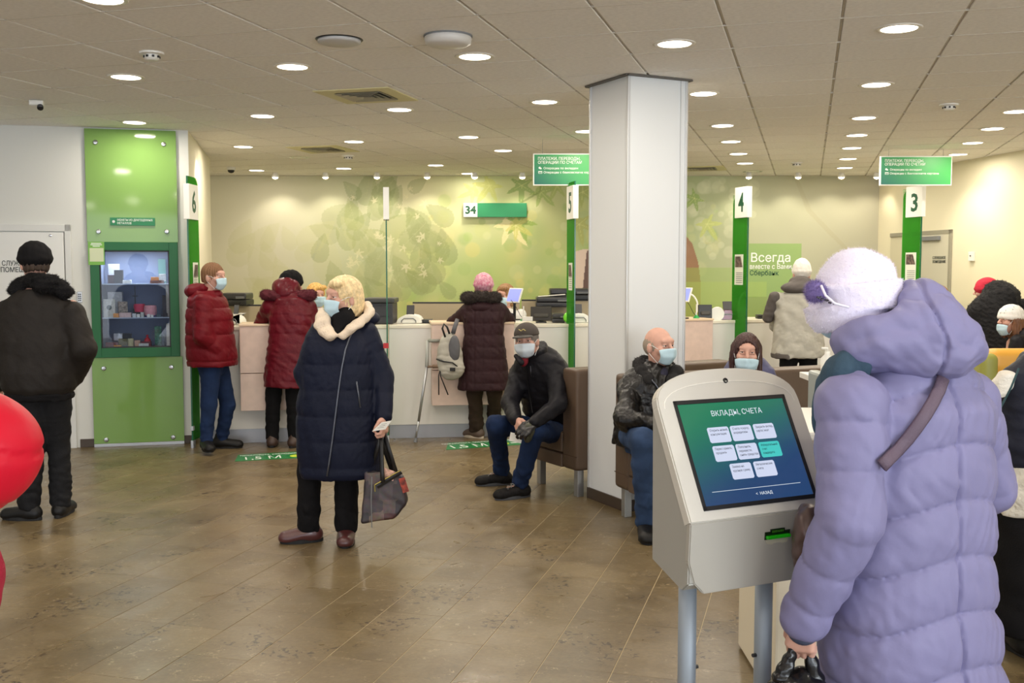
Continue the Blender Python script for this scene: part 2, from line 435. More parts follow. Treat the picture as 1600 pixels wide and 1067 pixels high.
# floor material: brown stone tiles with scuffs, damp stains and footprints
def floor_mat():
    m = bpy.data.materials.new('floor_tile'); m.use_nodes = True; nt = m.node_tree; b = nt.nodes['Principled BSDF']
    N = nt.nodes.new; L = nt.links.new
    geo = N('ShaderNodeNewGeometry'); oi = N('ShaderNodeObjectInfo')
    def noise(sc, det=4, dist=0):
        n = N('ShaderNodeTexNoise'); n.inputs['Scale'].default_value = sc; n.inputs['Detail'].default_value = det; n.inputs['Distortion'].default_value = dist
        L(geo.outputs['Position'], n.inputs['Vector']); return n.outputs['Fac']
    def ramp(x, p0, p1, c0=(0, 0, 0, 1), c1=(1, 1, 1, 1)):
        r = N('ShaderNodeValToRGB'); r.color_ramp.elements[0].position = p0; r.color_ramp.elements[1].position = p1
        r.color_ramp.elements[0].color = c0; r.color_ramp.elements[1].color = c1; L(x, r.inputs[0]); return r.outputs[0]
    def mix(f, a, c, mode='MIX'):
        x = N('ShaderNodeMix'); x.data_type = 'RGBA'; x.blend_type = mode
        if isinstance(f, float): x.inputs[0].default_value = f
        else: L(f, x.inputs[0])
        L(a, x.inputs[6])
        if isinstance(c, tuple): x.inputs[7].default_value = c
        else: L(c, x.inputs[7])
        return x.outputs[2]
    base = ramp(noise(2.2, 6, .6), .3, .7, lin((104, 88, 60)), lin((128, 111, 80)))
    tone = ramp(oi.outputs['Random'], 0, 1, (.82, .82, .82, 1), (1.08, 1.08, 1.08, 1))
    c = mix(1.0, base, tone, 'MULTIPLY')
    fine = ramp(noise(45, 5), .35, .75, (.86, .86, .86, 1), (1.1, 1.1, 1.1, 1)); c = mix(1.0, c, fine, 'MULTIPLY')
    scuff = N('ShaderNodeMath'); scuff.operation = 'MULTIPLY'
    L(ramp(noise(7, 8, 2.5), .56, .66), scuff.inputs[0]); L(ramp(noise(60, 3, 1), .52, .6), scuff.inputs[1])
    c = mix(scuff.outputs[0], c, lin((148, 131, 101)))
    dirt = N('ShaderNodeMath'); dirt.operation = 'MULTIPLY'
    L(ramp(noise(2.7, 3, .5), .545, .61), dirt.inputs[0]); L(ramp(noise(34, 2, .8), .565, .63), dirt.inputs[1])
    c = mix(dirt.outputs[0], c, lin((62, 48, 32)))
    L(c, b.inputs['Base Color'])
    L(ramp(noise(5, 4, 1), .3, .75, (.27, .27, .27, 1), (.42, .42, .42, 1)), b.inputs['Roughness'])
    bp = N('ShaderNodeBump'); bp.inputs['Strength'].default_value = .12; bp.inputs['Distance'].default_value = .004
    L(noise(80, 4), bp.inputs['Height']); L(bp.outputs[0], b.inputs['Normal'])
    b.inputs['Specular IOR Level'].default_value = .6
    return m
FLOORM = floor_mat()
GROUT = mat('grout', (196, 178, 142), .7)
fl = MB(); fl.box((0, 4.5, -.052), (26, 22, .1)); floor = sdt(fl.build('floor', GROUT))
me = tile_mesh('floor_tile', .2905-.0034, .581-.0008, .012, .0007, False); me.materials.append(FLOORM)
cells = []; rr = random.Random(5)
for i in range(-44, 32):
    off = rr.choice([0, .145, .29, .436])
    for j in range(-14, 28):
        u, v = -.717+.2905*(i+.5), j*.581+off; p = grid_xy(u, v)
        if p.y > 14.3 or p.y < -6 or abs(p.x) > 12: continue
        cells.append((u, v, p.y, vis((p.x, p.y, 0), 60) and p.y < 9.9))
tiled(floor, me, cells, 0, 300, 'far_tiles', FLOORM, .0003, 4)

# ------------------------------------------------------------------ back wall with its printed mural
YB = 13.86
bw = MB(); bw.box((.6, YB+.11, 1.6), (11.4, .2, 3.3)); wall_back = sdt(bw.build('wall_back', WALLM))
def mural():
    x0, x1, z0, z1 = -4.45, 4.93, .9, CEIL-.005
    nx, nz = 1000, 205
    s = YB/1596*1.0
    px = 800+np.linspace(x0, x1, nx)/YB*1610; pz = 420-(np.linspace(z0, z1, nz)-1.6)/YB*1608
    PX, PY = np.meshgrid(px, pz, indexing='ij')
    def sm(v, a, b): t = np.clip((v-a)/(b-a), 0, 1); return t*t*(3-2*t)
    C = np.zeros((nx, nz, 3))
    def L3(c): return np.array(lin(c)[:3])
    keys = [(320, (222, 218, 194)), (430, (214, 211, 186)), (560, (188, 190, 154)), (650, (212, 209, 170)), (740, (200, 206, 152)), (860, (186, 190, 132)), (930, (174, 188, 126)), (1070, (172, 184, 134)), (1180, (178, 180, 148)), (1375, (172, 168, 146))]
    for ch in range(3): C[..., ch] = np.interp(PX, [k[0] for k in keys], [L3(k[1])[ch] for k in keys])
    def blend(mask, col, a):
        m = (mask*a)[..., None]; C[:] = C*(1-m)+L3(col)*m
    low = sm(PY, 330, 470)
    blend(low*sm(PX, 440, 720)*(1-sm(PX, 960, 1100)), (150, 184, 88), .55)
    blend(sm(PY, 430, 500)*(1-sm(PX, 600, 900)), (196, 204, 140), .7)
    r = np.random.RandomState(7)
    def disc(cx, cy, rad, col, a, soft=.35):
        d = np.sqrt((PX-cx)**2+(PY-cy)**2)/rad; blend(1-sm(d, 1-soft, 1), col, a)
    cols = [(214, 214, 140), (166, 196, 100), (226, 220, 160), (140, 178, 84), (206, 208, 120), (224, 224, 176), (120, 168, 76), (232, 214, 128)]
    for _ in range(46): disc(r.uniform(600, 1000), r.uniform(330, 520), r.uniform(22, 52), cols[r.randint(8)], .25, .9)
    for _ in range(210):
        disc(r.uniform(610, 1120), r.uniform(330, 520)-r.uniform(0, 40), r.uniform(4, 15), cols[r.randint(8)], r.uniform(.12, .32), r.uniform(.2, .6))
    for _ in range(60): disc(r.uniform(1060, 1180), r.uniform(280, 400), r.uniform(4, 13), (222, 224, 190), r.uniform(.1, .3), .3)
    def poly(pts, col, a, edge=None):
        pts = np.array(pts, float); x_, y_ = pts[:, 0], pts[:, 1]
        i0, i1 = np.searchsorted(px, x_.min()-2), np.searchsorted(px, x_.max()+2)
        if i1 <= i0: return
        sx, sy = PX[i0:i1], PY[i0:i1]; ins = np.zeros(sx.shape, bool)
        for i in range(len(pts)):
            xa, ya = pts[i-1]; xb, yb = pts[i]
            c = ((ya > sy) != (yb > sy)) & (sx < (xb-xa)*(sy-ya)/(yb-ya+1e-9)+xa); ins ^= c
        m = (ins*a)[..., None]; C[i0:i1] = C[i0:i1]*(1-m)+L3(col)*m
    def leaf(cx, cy, R, ang, col, a, kind='oval', vein=None):
        th = np.linspace(0, 2*PI, 60, endpoint=False)
        if kind == 'oval':
            t = np.abs(((th/PI) % 2)-1); xx = R*(1.15-1.95*(1-t)); sgn = np.where(th < PI, 1, -1); wd_ = R*.58*np.sin(PI*np.clip(1-t, 0, 1)**.62)**.85*sgn
            wd_ = wd_*(1+.05*np.sin(t*60)); c_, s__ = np.cos(ang), np.sin(ang)
            poly(np.stack([cx+xx*c_-wd_*s__, cy+xx*s__+wd_*c_], 1), col, a)
            if vein:
                poly([(cx-.8*R*c_-s__*.5, cy-.8*R*s__+c_*.5), (cx+1.1*R*c_, cy+1.1*R*s__), (cx-.8*R*c_+s__*.5, cy-.8*R*s__-c_*.5)], vein, .5)
                for q in (-.3, .05, .4):
                    for sg in (1, -1): x0_, y0_ = cx+q*R*c_, cy+q*R*s__; ex, ey = x0_+R*.42*np.cos(ang+sg*.8), y0_+R*.42*np.sin(ang+sg*.8); poly([(x0_, y0_), (ex, ey), (x0_+.7, y0_+.7)], vein, .35)
            return
        else:
            rad = R*.3*np.ones_like(th)
            for t0, am in ((0, 1), (1.05, .8), (-1.05, .8), (2.1, .62), (-2.1, .62)):
                d = np.abs((th-t0+PI) % (2*PI)-PI); rad = np.maximum(rad, R*am*np.clip(1-d/.62, 0, 1)**1.2*1.05)
            rad = np.maximum(rad, R*.3)
        pts = np.stack([cx+rad*np.cos(th+ang), cy+rad*np.sin(th+ang)], 1); poly(pts, col, a)
        if vein:
            lobes = (0, 1.05, -1.05, 2.1, -2.1) if kind != 'oval' else (0,)
            for t0 in lobes:
                e = R*(.85 if t0 == 0 else .6); c, s_ = math.cos(ang+t0), math.sin(ang+t0)
                poly([(cx-s_*.6, cy+c*.6), (cx+c*e, cy+s_*e), (cx+s_*.6, cy-c*.6)], vein, .5)
    dk = [(138, 150, 96), (150, 158, 106), (128, 142, 88), (160, 166, 118), (146, 156, 92)]
    for _ in range(50):
        u = r.uniform(); leaf(505+u*175+r.normal()*12, 285+r.uniform()**1.1*170, r.uniform(17, 34), r.uniform(.4, 2.6), dk[r.randint(5)], .42, 'oval', (186, 188, 140))
    for _ in range(26): leaf(r.uniform(530, 690), r.uniform(290, 440), r.uniform(6, 12), r.uniform(0, 6), (222, 216, 176), .6, 'maple')
    for _ in range(22): leaf(r.uniform(340, 560), r.uniform(340, 470), r.uniform(20, 40), r.uniform(.4, 2.6), (196, 196, 142), .25, 'oval')
    for (cx, cy, R, an, c1) in [(765, 290, 34, 2.2, (196, 200, 110)), (815, 290, 32, 1.6, (130, 158, 82)), (845, 300, 30, .8, (150, 172, 90)), (740, 300, 26, 2.8, (214, 212, 128)),
                                (870, 290, 26, 2.0, (164, 178, 96)), (910, 300, 30, .6, (170, 180, 100)), (1085, 310, 26, 2.4, (140, 170, 80)), (1105, 350, 30, 1.0, (190, 200, 110)), (905, 350, 34, 1.4, (176, 178, 96))]:
        leaf(cx, cy, R, an, c1, .75, 'maple', (222, 224, 150))
    leaf(797, 350, 42, .9, (236, 226, 168), .9, 'maple', (206, 196, 110)); leaf(812, 345, 34, 1.25, (150, 176, 84), .9, 'maple', (214, 216, 130)); leaf(806, 352, 30, .55, (210, 206, 112), .7, 'maple', (236, 232, 170))
    poly([(845, 275), (846, 300), (815, 318), (813, 316), (843, 298)], (120, 140, 70), .6)
    # printed people, mostly hidden behind the column
    poly([(893, 520), (893, 402), (900, 392), (912, 389), (960, 392), (960, 520)], (230, 206, 190), .95)
    poly([(906, 520), (912, 440), (917, 392), (922, 389), (966, 396), (970, 520)], (96, 66, 60), .95)
    poly([(1040, 520), (1040, 360), (1068, 363), (1082, 380), (1092, 410), (1096, 440), (1096, 475), (1088, 520)], (150, 96, 66), .85)
    # green blocks with the slogan
    blend((PX > 1170)*(PX < 1253)*(PY > 380)*(PY < 437)*1.0, (132, 172, 84), .75)
    poly([(1170, 437), (1253, 437), (1243, 462), (1170, 464)], (132, 172, 84), .75)
    blend((PX > 1056)*(PX < 1170)*(PY > 418)*1.0, (150, 182, 80), .45)
    blend((PX > 1056)*(PX < 1200)*(PY > 440)*1.0, (172, 196, 96), .4)
    blend((PX > 1170)*(PX < 1400)*(PY > 463)*1.0, (124, 154, 70), .7)
    poly([(1240, 280), (1260, 330), (1330, 400), (1337, 398), (1268, 328), (1246, 280)], (160, 150, 118), .3)
    V = np.zeros((nx, nz, 3)); V[..., 0] = np.linspace(x0, x1, nx)[:, None]; V[..., 1] = YB-.004; V[..., 2] = np.linspace(z0, z1, nz)[None, :]
    idx = np.arange(nx*nz).reshape(nx, nz)
    Q = np.stack([idx[:-1, :-1], idx[1:, :-1], idx[1:, 1:], idx[:-1, 1:]], -1).reshape(-1, 4)
    me = np_mesh('mural', V.reshape(-1, 3), Q)
    a = me.color_attributes.new('print', 'FLOAT_COLOR', 'POINT'); a.data.foreach_set('color', np.concatenate([C.reshape(-1, 3), np.ones((nx*nz, 1))], 1).astype(np.float32).ravel())
    m = bpy.data.materials.new('mural_print'); m.use_nodes = True; nt = m.node_tree
    at = nt.nodes.new('ShaderNodeAttribute'); at.attribute_name = 'print'
    b = nt.nodes['Principled BSDF']; nt.links.new(at.outputs['Color'], b.inputs['Base Color']); b.inputs['Roughness'].default_value = .55
    o = link_mesh('mural', me, m); tag(o, 'wall-wide printed mural of green leaves and soft light behind the counters', 'mural')
    for s_, pxx, pyy, h, wdt, M in (('Всегда', 1172, 409, .12, .53, LETW), ('вместе с Вами.', 1171, 420, .066, .58, LETW), ('Сбербанк', 1171, 430, .066, .39, DKGREEN)):
        p = W(pxx, pyy, YB-.006); text('lettering', s_, (p.x, YB-.006, p.z), (1, 0, 0), (0, 0, 1), h, M, o, wdt, extr=.001, bold=.002)
mural()

# ------------------------------------------------------------------ other walls
def wall(name, a, b, z0=0, z1=CEIL, t=.15, m=WALLM, side=1):
    a, b = Vector((a[0], a[1], 0)), Vector((b[0], b[1], 0)); e = (b-a); L = e.length; e.normalize(); n = Vector((-e.y, e.x, 0))*side
    k = MB(); c = (a+b)/2+n*t/2; k.box((c.x, c.y, (z0+z1)/2), (L, t, z1-z0), basis(e, n, (0, 0, 1)))
    return sdt(k.build(name, m))
# left wall: local frame s along the wall, n towards the room
LA = Vector((-4.7, 8.93, 0)); LB = Vector((-2.93, 9.36, 0)); LE = (LB-LA).normalized(); LN = Vector((LE.y, -LE.x, 0))
def on_plane(px, py, P0, n):
    d = ray(px, py); o = Vector((0, 0, CAM_H)); t = (P0-o).dot(n)/d.dot(n); return o+d*t
def lw(px, py):
    p = on_plane(px, py, LA, LN); return (p-LA).dot(LE), p.z
def LP(s, z, n=0): p = LA+LE*s+LN*n; return Vector((p.x, p.y, z))
LR = basis(LE, -LN, (0, 0, 1))
def lbox(mb, s0, s1, z0, z1, n0, n1, bevel=0):
    c = LP((s0+s1)/2, (z0+z1)/2, (n0+n1)/2); mb.box(c, (s1-s0, abs(n1-n0), z1-z0), LR, bevel); return mb
sP0, zCt = lw(141, 378); sP1, zCb = lw(282, 556)
sG0 = lw(142, 450)[0]; sG1 = lw(283, 450)[0]; sWend = lw(299, 450)[0]
k = MB(); lbox(k, -5, sG0+.02, 0, CEIL, -.15, 0); lbox(k, sG1-.02, sWend, 0, CEIL, -.15, 0)
lbox(k, sG0+.02, sG1-.02, zCt+.01, CEIL, -.15, 0); lbox(k, sG0+.02, sG1-.02, 0, zCb-.01, -.15, 0)
wall_left = sdt(k.build('wall_left', WHITE))
# return wall with the scalloped light, going back to the mural
cR = LP(sWend, 0, 0)
wr1 = wall('wall_return', (cR.x, cR.y), (-3.42, 11.7), m=WALLM, side=1)
wall('wall_return_back', (-3.42, 11.7), (-4.6, 13.9), m=WALLM, side=1)
RA, RB = Vector((4.93, 13.86, 0)), Vector((5.42, 10.66, 0)); RE = (RB-RA).normalized(); RN = Vector((RE.y, -RE.x, 0))
if RN.x > 0: RN = -RN
e2 = RA+RE*14.6
wall_right = wall('wall_right', (RA.x, RA.y), (e2.x, e2.y), m=WALLM, side=1)
wall('wall_side', (-10.5, -4), (-9.5, 7.8), m=WHITE, side=1)
bb = MB(); s0 = lw(126, 700)[0]; lbox(bb, s0, sG0-.0, 0, .075, 0, .012, .003); lbox(bb, sG1, sWend+.01, 0, .075, 0, .012, .003)
sdt(bb.build('baseboard_left', DARKBASE))

# service door on the left
sd0, sd1 = lw(105, 500)[0]-.95, lw(104, 500)[0]; zd = lw(60, 363)[1]; sf1 = lw(115, 500)[0]
k = MB(); lbox(k, sd0, sd1, .008, zd, .004, .03, .003); door1 = sdt(k.build('door_1', mat('door_white', (226, 226, 222), .5)))
k = MB(); lbox(k, sd1+.008, sf1, 0, zd+.07, 0, .028, .004); lbox(k, sd0-.08, sd0-.008, 0, zd+.07, 0, .028, .004); lbox(k, sd0-.08, sf1, zd+.008, zd+.07, 0, .028, .004)
k.build('door_frame', mat('door_frame_white', (214, 214, 210), .45), door1)
p0 = lw(4, 415); p1 = lw(2, 425); p2 = lw(60, 415)
for s_, (sx, sz), ww in (('СЛУЖЕБНОЕ', p0, p2[0]-p0[0]), ('ПОМЕЩЕНИЕ', p1, p2[0]-p1[0]+.02)):
    text('lettering', s_, LP(sx, sz, .0315), LE, (0, 0, 1), .043, INK, door1, ww, extr=.001, bold=.0015)
k = MB(); p = lw(80, 368); k.lathe([(.012, 0), (.012, .004), (.006, .006)], LP(p[0], p[1], .03), 10, LN); k.build('peephole', CHROME, door1)
p = lw(125, 464); k = MB(); lbox(k, p[0]-.02, p[0]+.02, p[1]-.05, p[1]+.05, 0, .02, .004)
kp = k.build('access_reader', ALU); tag(kp, 'small grey metal access reader on wall beside white service door', 'reader')
k = MB()
for i in range(4):
    for j in range(2): lbox(k, p[0]-.012+j*.014, p[0]-.002+j*.014, p[1]-.035+i*.018, p[1]-.024+i*.018, .02, .022)
k.build('keypad', BLACK, kp)

# green glass panels above and below the showcase
def green_panel(name, pts, label, knobs):
    root = empty(name, LP((pts[0]+pts[1])/2, pts[2], .02), label, 'panel')
    k = MB(); lbox(k, pts[0], pts[1], pts[2], pts[3], .02, .03, .0015); o = k.build('glass_sheet', PANELG, root); o.matrix_parent_inverse = root.matrix_world.inverted()
    for (x, y) in knobs:
        s_, z_ = lw(x, y); k = MB(); k.lathe([(.02, 0), (.021, .008), (.016, .013), (.006, .014)], LP(s_, z_, .03), 14, LN)
        q = k.build('standoff_knob', CHROME, root, smooth=False); q.location = -root.location
    o.matrix_parent_inverse = Matrix.Identity(4); o.location = -root.location
    return root
s_a = lw(135, 300)[0]; s_b = lw(277, 300)[0]
green_panel('glass_wall_panel', (s_a, s_b, zCt+.0, CEIL-.012), 'tall glossy green glass panel on wall above the coin showcase', [(150, 223), (256, 226), (155, 362), (261, 362)])
s_c = lw(146, 620)[0]; s_d = lw(287, 620)[0]
green_panel('glass_wall_panel', (s_c, s_d, .03, zCb-.0), 'glossy green glass panel on wall below the coin showcase', [(163, 575), (268, 573), (167, 686), (271, 682)])
k = MB(); lbox(k, s_c, s_d, 0, .028, 0, .03, .002); sdt(k.build('trim_1', ALU))

# ------------------------------------------------------------------ showcase and its contents
sc_root = empty('showcase', LP((sP0+sP1)/2, zCb, 0), 'dark green framed glass showcase with three shelves on left wall', 'showcase')
OFF = -sc_root.location
def sc(o): o.location = OFF; return o
s0, s1, z0, z1 = sP0, sP1, zCb, zCt
bwid = .075
k = MB(); lbox(k, s0, s0+bwid, z0, z1, .0, .05, .004); lbox(k, s1-bwid, s1, z0, z1, 0, .05, .004); lbox(k, s0+bwid, s1-bwid, z0, z0+.085, 0, .05, .004); lbox(k, s0+bwid, s1-bwid, z1-.075, z1, 0, .05, .004)
sc(k.build('frame', CASEG, sc_root))
i0, i1, j0, j1 = s0+bwid, s1-bwid, z0+.085, z1-.075
INNER = mat('case_lining', (112, 124, 150), .6, spec=.4)
k = MB(); lbox(k, i0, i1, j0, j1, -.36, -.35); lbox(k, i0-.01, i0, j0, j1, -.35, 0); lbox(k, i1, i1+.01, j0, j1, -.35, 0); lbox(k, i0, i1, j0-.01, j0, -.35, 0); lbox(k, i0, i1, j1, j1+.01, -.35, 0)
sc(k.build('lining', INNER, sc_root))
k = MB(); lbox(k, i0-.004, i1+.004, j0-.004, j1+.004, .025, .031)
sc(k.build('glass_door', glass_mat('showcase_glass', (200, 214, 235), (240, 243, 248), .015, refl=.7), sc_root))
k = MB()
for a_, b_, c_, d_ in ((i0, i0+.012, j0, j1), (i1-.012, i1, j0, j1), (i0, i1, j0, j0+.012), (i0, i1, j1-.012, j1)): lbox(k, a_, b_, c_, d_, .018, .034)
sc(k.build('door_gasket', BLACK, sc_root))
SHG = mat('shelf_glass', (170, 186, 206), .15, spec=.7)
zs1 = lw(210, 443)[1]; zs2 = lw(210, 496)[1]
for z_ in (zs1, zs2):
    k = MB(); lbox(k, i0, i1, z_-.01, z_, -.34, -.01, .001); sc(k.build('shelf', SHG, sc_root))
ll = bpy.data.lights.new('showcase_lamp', 'AREA'); ll.shape = 'RECTANGLE'; ll.size = .4; ll.size_y = .02; ll.energy = 5.5; ll.color = (.93, .96, 1)  # added fill light without a fixture, brightens the goods in the case
lo = bpy.data.objects.new('showcase_lamp', ll); COL.objects.link(lo); lo.location = LP((i0+i1)/2, j1-.01, -.08)
def case_item(px0, px1, py0, zb, name, label, cat, c, build, depth=.05, n=-.06, group='goods in the showcase', **kw):
    a, zt = lw(px0, py0); b = lw(px1, py0)[0]; d = -n
    f = 1+d/9.2; cx = (a+b)/2; wd = (b-a)*f*.97; h = max(.008, (zt-zb)*f)
    root = LP(cx, zb, n)
    k = MB(); build(k, wd, h, depth)
    o = k.build(name, mat('goods_%d_%d_%d' % c, c, kw.get('rough', .5), var=kw.get('var', .12), vscale=60)); o.location = root; o.rotation_euler = (0, 0, math.atan2(LE.y, LE.x))
    tag(o, label, cat, group); return o
def bx_(k, w_, h, d): k.box((0, 0, h/2), (w_, d, h), None, .002)
def disc_(k, w_, h, d): k.lathe([(w_*.48, 0), (w_*.5, h*.3), (w_*.5, h*.8), (w_*.45, h)], (0, 0, 0), 20)
def cross_(k, w_, h, d): k.box((0, 0, h/2), (w_*.18, .012, h)); k.box((0, 0, h*.68), (w_, .012, w_*.18)); k.box((0, 0, .006), (w_*.7, .04, .012), None, .002)
def bag_(k, w_, h, d): k.lathe([(w_*.45, 0), (w_*.5, h*.25), (w_*.42, h*.55), (w_*.12, h*.8), (w_*.2, h)], (0, 0, 0), 12)
def book_(k, w_, h, d): k.box((0, 0, h/2), (w_, .012, h), Matrix.Rotation(.14, 3, 'X'), .001)
B_ = j0
zs1t, zs2t = zs1, zs2
case_item(164, 182, 413, zs1t, 'framed_coin', 'white square coin frame with dark ring at top left of showcase', 'coin frame', (206, 212, 222), book_, .02, -.2)
case_item(165, 176, 430, zs1t, 'booklet', 'dark wine-coloured booklet with gold spot on top showcase shelf', 'booklet', (74, 40, 46), book_, .02, -.13)
case_item(176, 190, 422, zs1t, 'jewel_box', 'open black coin box on left of top showcase shelf', 'box', (22, 24, 28), bx_, .05, -.1)
case_item(190, 204, 438, zs1t, 'price_card', 'flat white card beside black box on top showcase shelf', 'card', (216, 216, 210), bx_, .05, -.08)
case_item(233, 255, 438, zs1t, 'jewel_box', 'brown wooden coin box on right of top showcase shelf', 'box', (96, 54, 36), bx_, .08, -.1)
case_item(234, 247, 433, zs1t+.022, 'coin_case', 'tan coin case lying on the brown wooden box in showcase', 'box', (176, 120, 70), bx_, .05, -.1)
case_item(247, 258, 428, zs1t+.018, 'price_card', 'square white card standing by the brown box in showcase', 'card', (232, 232, 226), book_, .03, -.07)
case_item(242, 254, 405, zs1t, 'souvenir_card', 'upright green souvenir card at back of top showcase shelf', 'card', (84, 130, 120), book_, .03, -.3)
case_item(163, 186, 458, zs2t, 'gift_box', 'large white gift box at back left of middle showcase shelf', 'box', (206, 210, 212), bx_, .09, -.24)
o = case_item(159, 178, 468, zs2t, 'framed_coin', 'white booklet with round coin window on middle showcase shelf', 'booklet', (212, 214, 206), bx_, .02, -.08)
k = MB(); k.lathe([(.022, 0), (.022, .002)], (.0, -.0115, .09), 18, (0, -1, 0)); k.build('coin', mat('coin_metal', (90, 96, 92), .3, metal=.7), o)
case_item(181, 196, 472, zs2t+.016, 'photo_card', 'colourful printed card behind the pink box on middle showcase shelf', 'card', (150, 140, 128), book_, .02, -.15, var=.6)
case_item(202, 211, 449, zs2t, 'cross', 'dark standing cross on middle showcase shelf', 'cross', (52, 58, 66), cross_, .03, -.2)
case_item(205, 224, 476, zs2t+.045, 'round_tin', 'red round tin on middle shelf of showcase', 'tin', (196, 50, 84), disc_, .03, -.16)
case_item(205, 222, 483, zs2t, 'jewel_box', 'black box carrying the red round tin in showcase', 'box', (28, 28, 34), bx_, .06, -.16)
case_item(222, 243, 478, zs2t+.014, 'round_tin', 'pale pink round tin on middle shelf of showcase', 'tin', (214, 150, 158), disc_, .03, -.12)
case_item(224, 242, 488, zs2t, 'jewel_box', 'flat blue box under the pale pink tin in showcase', 'box', (52, 64, 124), bx_, .06, -.12)
case_item(185, 204, 489, zs2t, 'jewel_box', 'flat pink and white box at front of middle showcase shelf', 'box', (206, 180, 176), bx_, .05, -.06)
case_item(176, 185, 490, zs2t, 'coin_case', 'small orange box at front left of middle showcase shelf', 'box', (214, 150, 84), bx_, .04, -.05)
case_item(256, 264, 447, zs2t, 'booklet', 'tall cream leaflet leaning at right end of middle showcase shelf', 'leaflet', (212, 204, 188), book_, .02, -.2)
case_item(250, 258, 463, zs2t, 'figurine_block', 'dark narrow frame left of the tall cream leaflet in showcase', 'frame', (50, 44, 54), bx_, .02, -.22)
CAPL = ['leftmost grey coin capsule, left of the square white one', 'white coin capsule just right of the leftmost grey one', 'taller grey-green coin capsule in middle of front row', 'white coin capsule under left half of the pink tin', 'tiny white coin capsule under right half of the pink tin', 'dark teal coin capsule at right end of front row']
for i, (a_, b_, y_, c_) in enumerate([(206, 212, 490, (200, 206, 210)), (213, 218, 491, (222, 222, 218)), (219, 224, 488, (176, 182, 178)), (229, 234, 491, (224, 224, 220)), (235, 239, 492, (216, 218, 214)), (244, 251, 491, (70, 96, 110))]):
    case_item(a_, b_, y_, zs2t, 'coin_capsule', CAPL[i], 'capsule', c_, bx_, .02, -.035, group='coin capsules in front row of the showcase')
case_item(163, 183, 536, B_, 'jewel_box', 'flat dark red box at front left of bottom showcase shelf', 'box', (104, 44, 50), bx_, .05, -.08)
case_item(172, 186, 524, B_+.05, 'price_card', 'flat white card on the stack at bottom left of showcase', 'card', (206, 212, 222), bx_, .05, -.25)
case_item(186, 200, 524, B_+.02, 'jewel_box', 'black box beside white card at back of bottom showcase shelf', 'box', (30, 36, 44), bx_, .05, -.25)
case_item(177, 189, 540, B_, 'coin_case', 'orange coin box at front of bottom showcase shelf', 'box', (206, 138, 46), bx_, .04, -.04)
case_item(182, 196, 531, B_+.012, 'coin_case', 'olive green box in middle of bottom showcase shelf', 'box', (92, 88, 40), bx_, .05, -.14)
o = case_item(197, 207, 530, B_, 'ornament', 'round cream ornament on bottom shelf of showcase', 'ornament', (196, 190, 150), disc_, .04, -.1)
case_item(208, 217, 533, B_+.0, 'coin_case', 'beige box between the ornament and red pouch in showcase', 'box', (204, 166, 140), bx_, .05, -.12)
case_item(222, 233, 525, B_+.02, 'pouch', 'bright red gift pouch on bottom shelf of showcase', 'pouch', (200, 34, 48), bag_, .04, -.14)
case_item(218, 234, 535, B_, 'jewel_box', 'dark crimson box carrying the red gift pouch in showcase', 'box', (110, 34, 44), bx_, .06, -.14)
case_item(216, 232, 537, B_, 'price_card', 'white price card at front centre of bottom showcase shelf', 'card', (214, 218, 212), book_, .02, -.03)
case_item(232, 248, 541, B_, 'jewel_box', 'flat red box right of the white price card in showcase', 'box', (158, 44, 44), bx_, .05, -.04)
case_item(238, 249, 512, B_, 'souvenir_card', 'green and red souvenir card standing on bottom showcase shelf', 'card', (80, 142, 118), book_, .02, -.2, var=.5)
case_item(250, 256, 523, B_, 'vial', 'slim dark glass vial beside cream carton in showcase', 'vial', (60, 84, 100), disc_, .02, -.12)
case_item(258, 267, 507, B_, 'carton', 'tall cream carton at right end of bottom showcase shelf', 'carton', (208, 202, 184), bx_, .04, -.12)
# sign plate on the panel and sticker on the frame corner
a_, zt = lw(173, 340); b_, zb = lw(243, 353)
k = MB(); lbox(k, a_, b_, zb, zt, .03, .042, .001); o = k.build('sign_plate', GREEN); tag(o, 'small green sign plate reading coins of precious metals above showcase', 'sign')
for s_, yy, x2 in (('МОНЕТЫ ИЗ ДРАГОЦЕННЫХ', 345.5, 239), ('МЕТАЛЛОВ', 350.5, 206)):
    p = lw(184, yy); text('lettering', s_, LP(p[0], p[1], .0425), LE, (0, 0, 1), .019, LETW, o, lw(x2, yy)[0]-p[0], extr=.0006)
p = lw(178.5, 346.5); k = MB(); k.lathe([(.012, 0), (.012, .001), (.008, .001), (.008, 0)], LP(p[0], p[1], .0425), 14, LN); k.build('coin_icon', LETW, o)
a_, zt = lw(141, 378); b_, zb = lw(167, 414)
k = MB(); lbox(k, a_-.012, b_-.01, zb, zt, .052, .054); o = k.build('sticker', mat('sticker_green', (120, 178, 76), .5)); tag(o, 'light green information sticker on upper left corner of showcase frame', 'sticker')
k = MB(); lbox(k, a_, b_-.018, zb+.03, zt-.055, .054, .0545); k.build('blank_square', mat('sticker_pale', (206, 214, 178), .6), o)
for i, ww in enumerate((.085, .095, .06)):
    k = MB(); c_ = (a_+b_)/2-.01; lbox(k, c_-ww/2, c_+ww/2, zt-.016-i*.013, zt-.010-i*.013, .054, .0545); k.build('text_line', LETW, o)

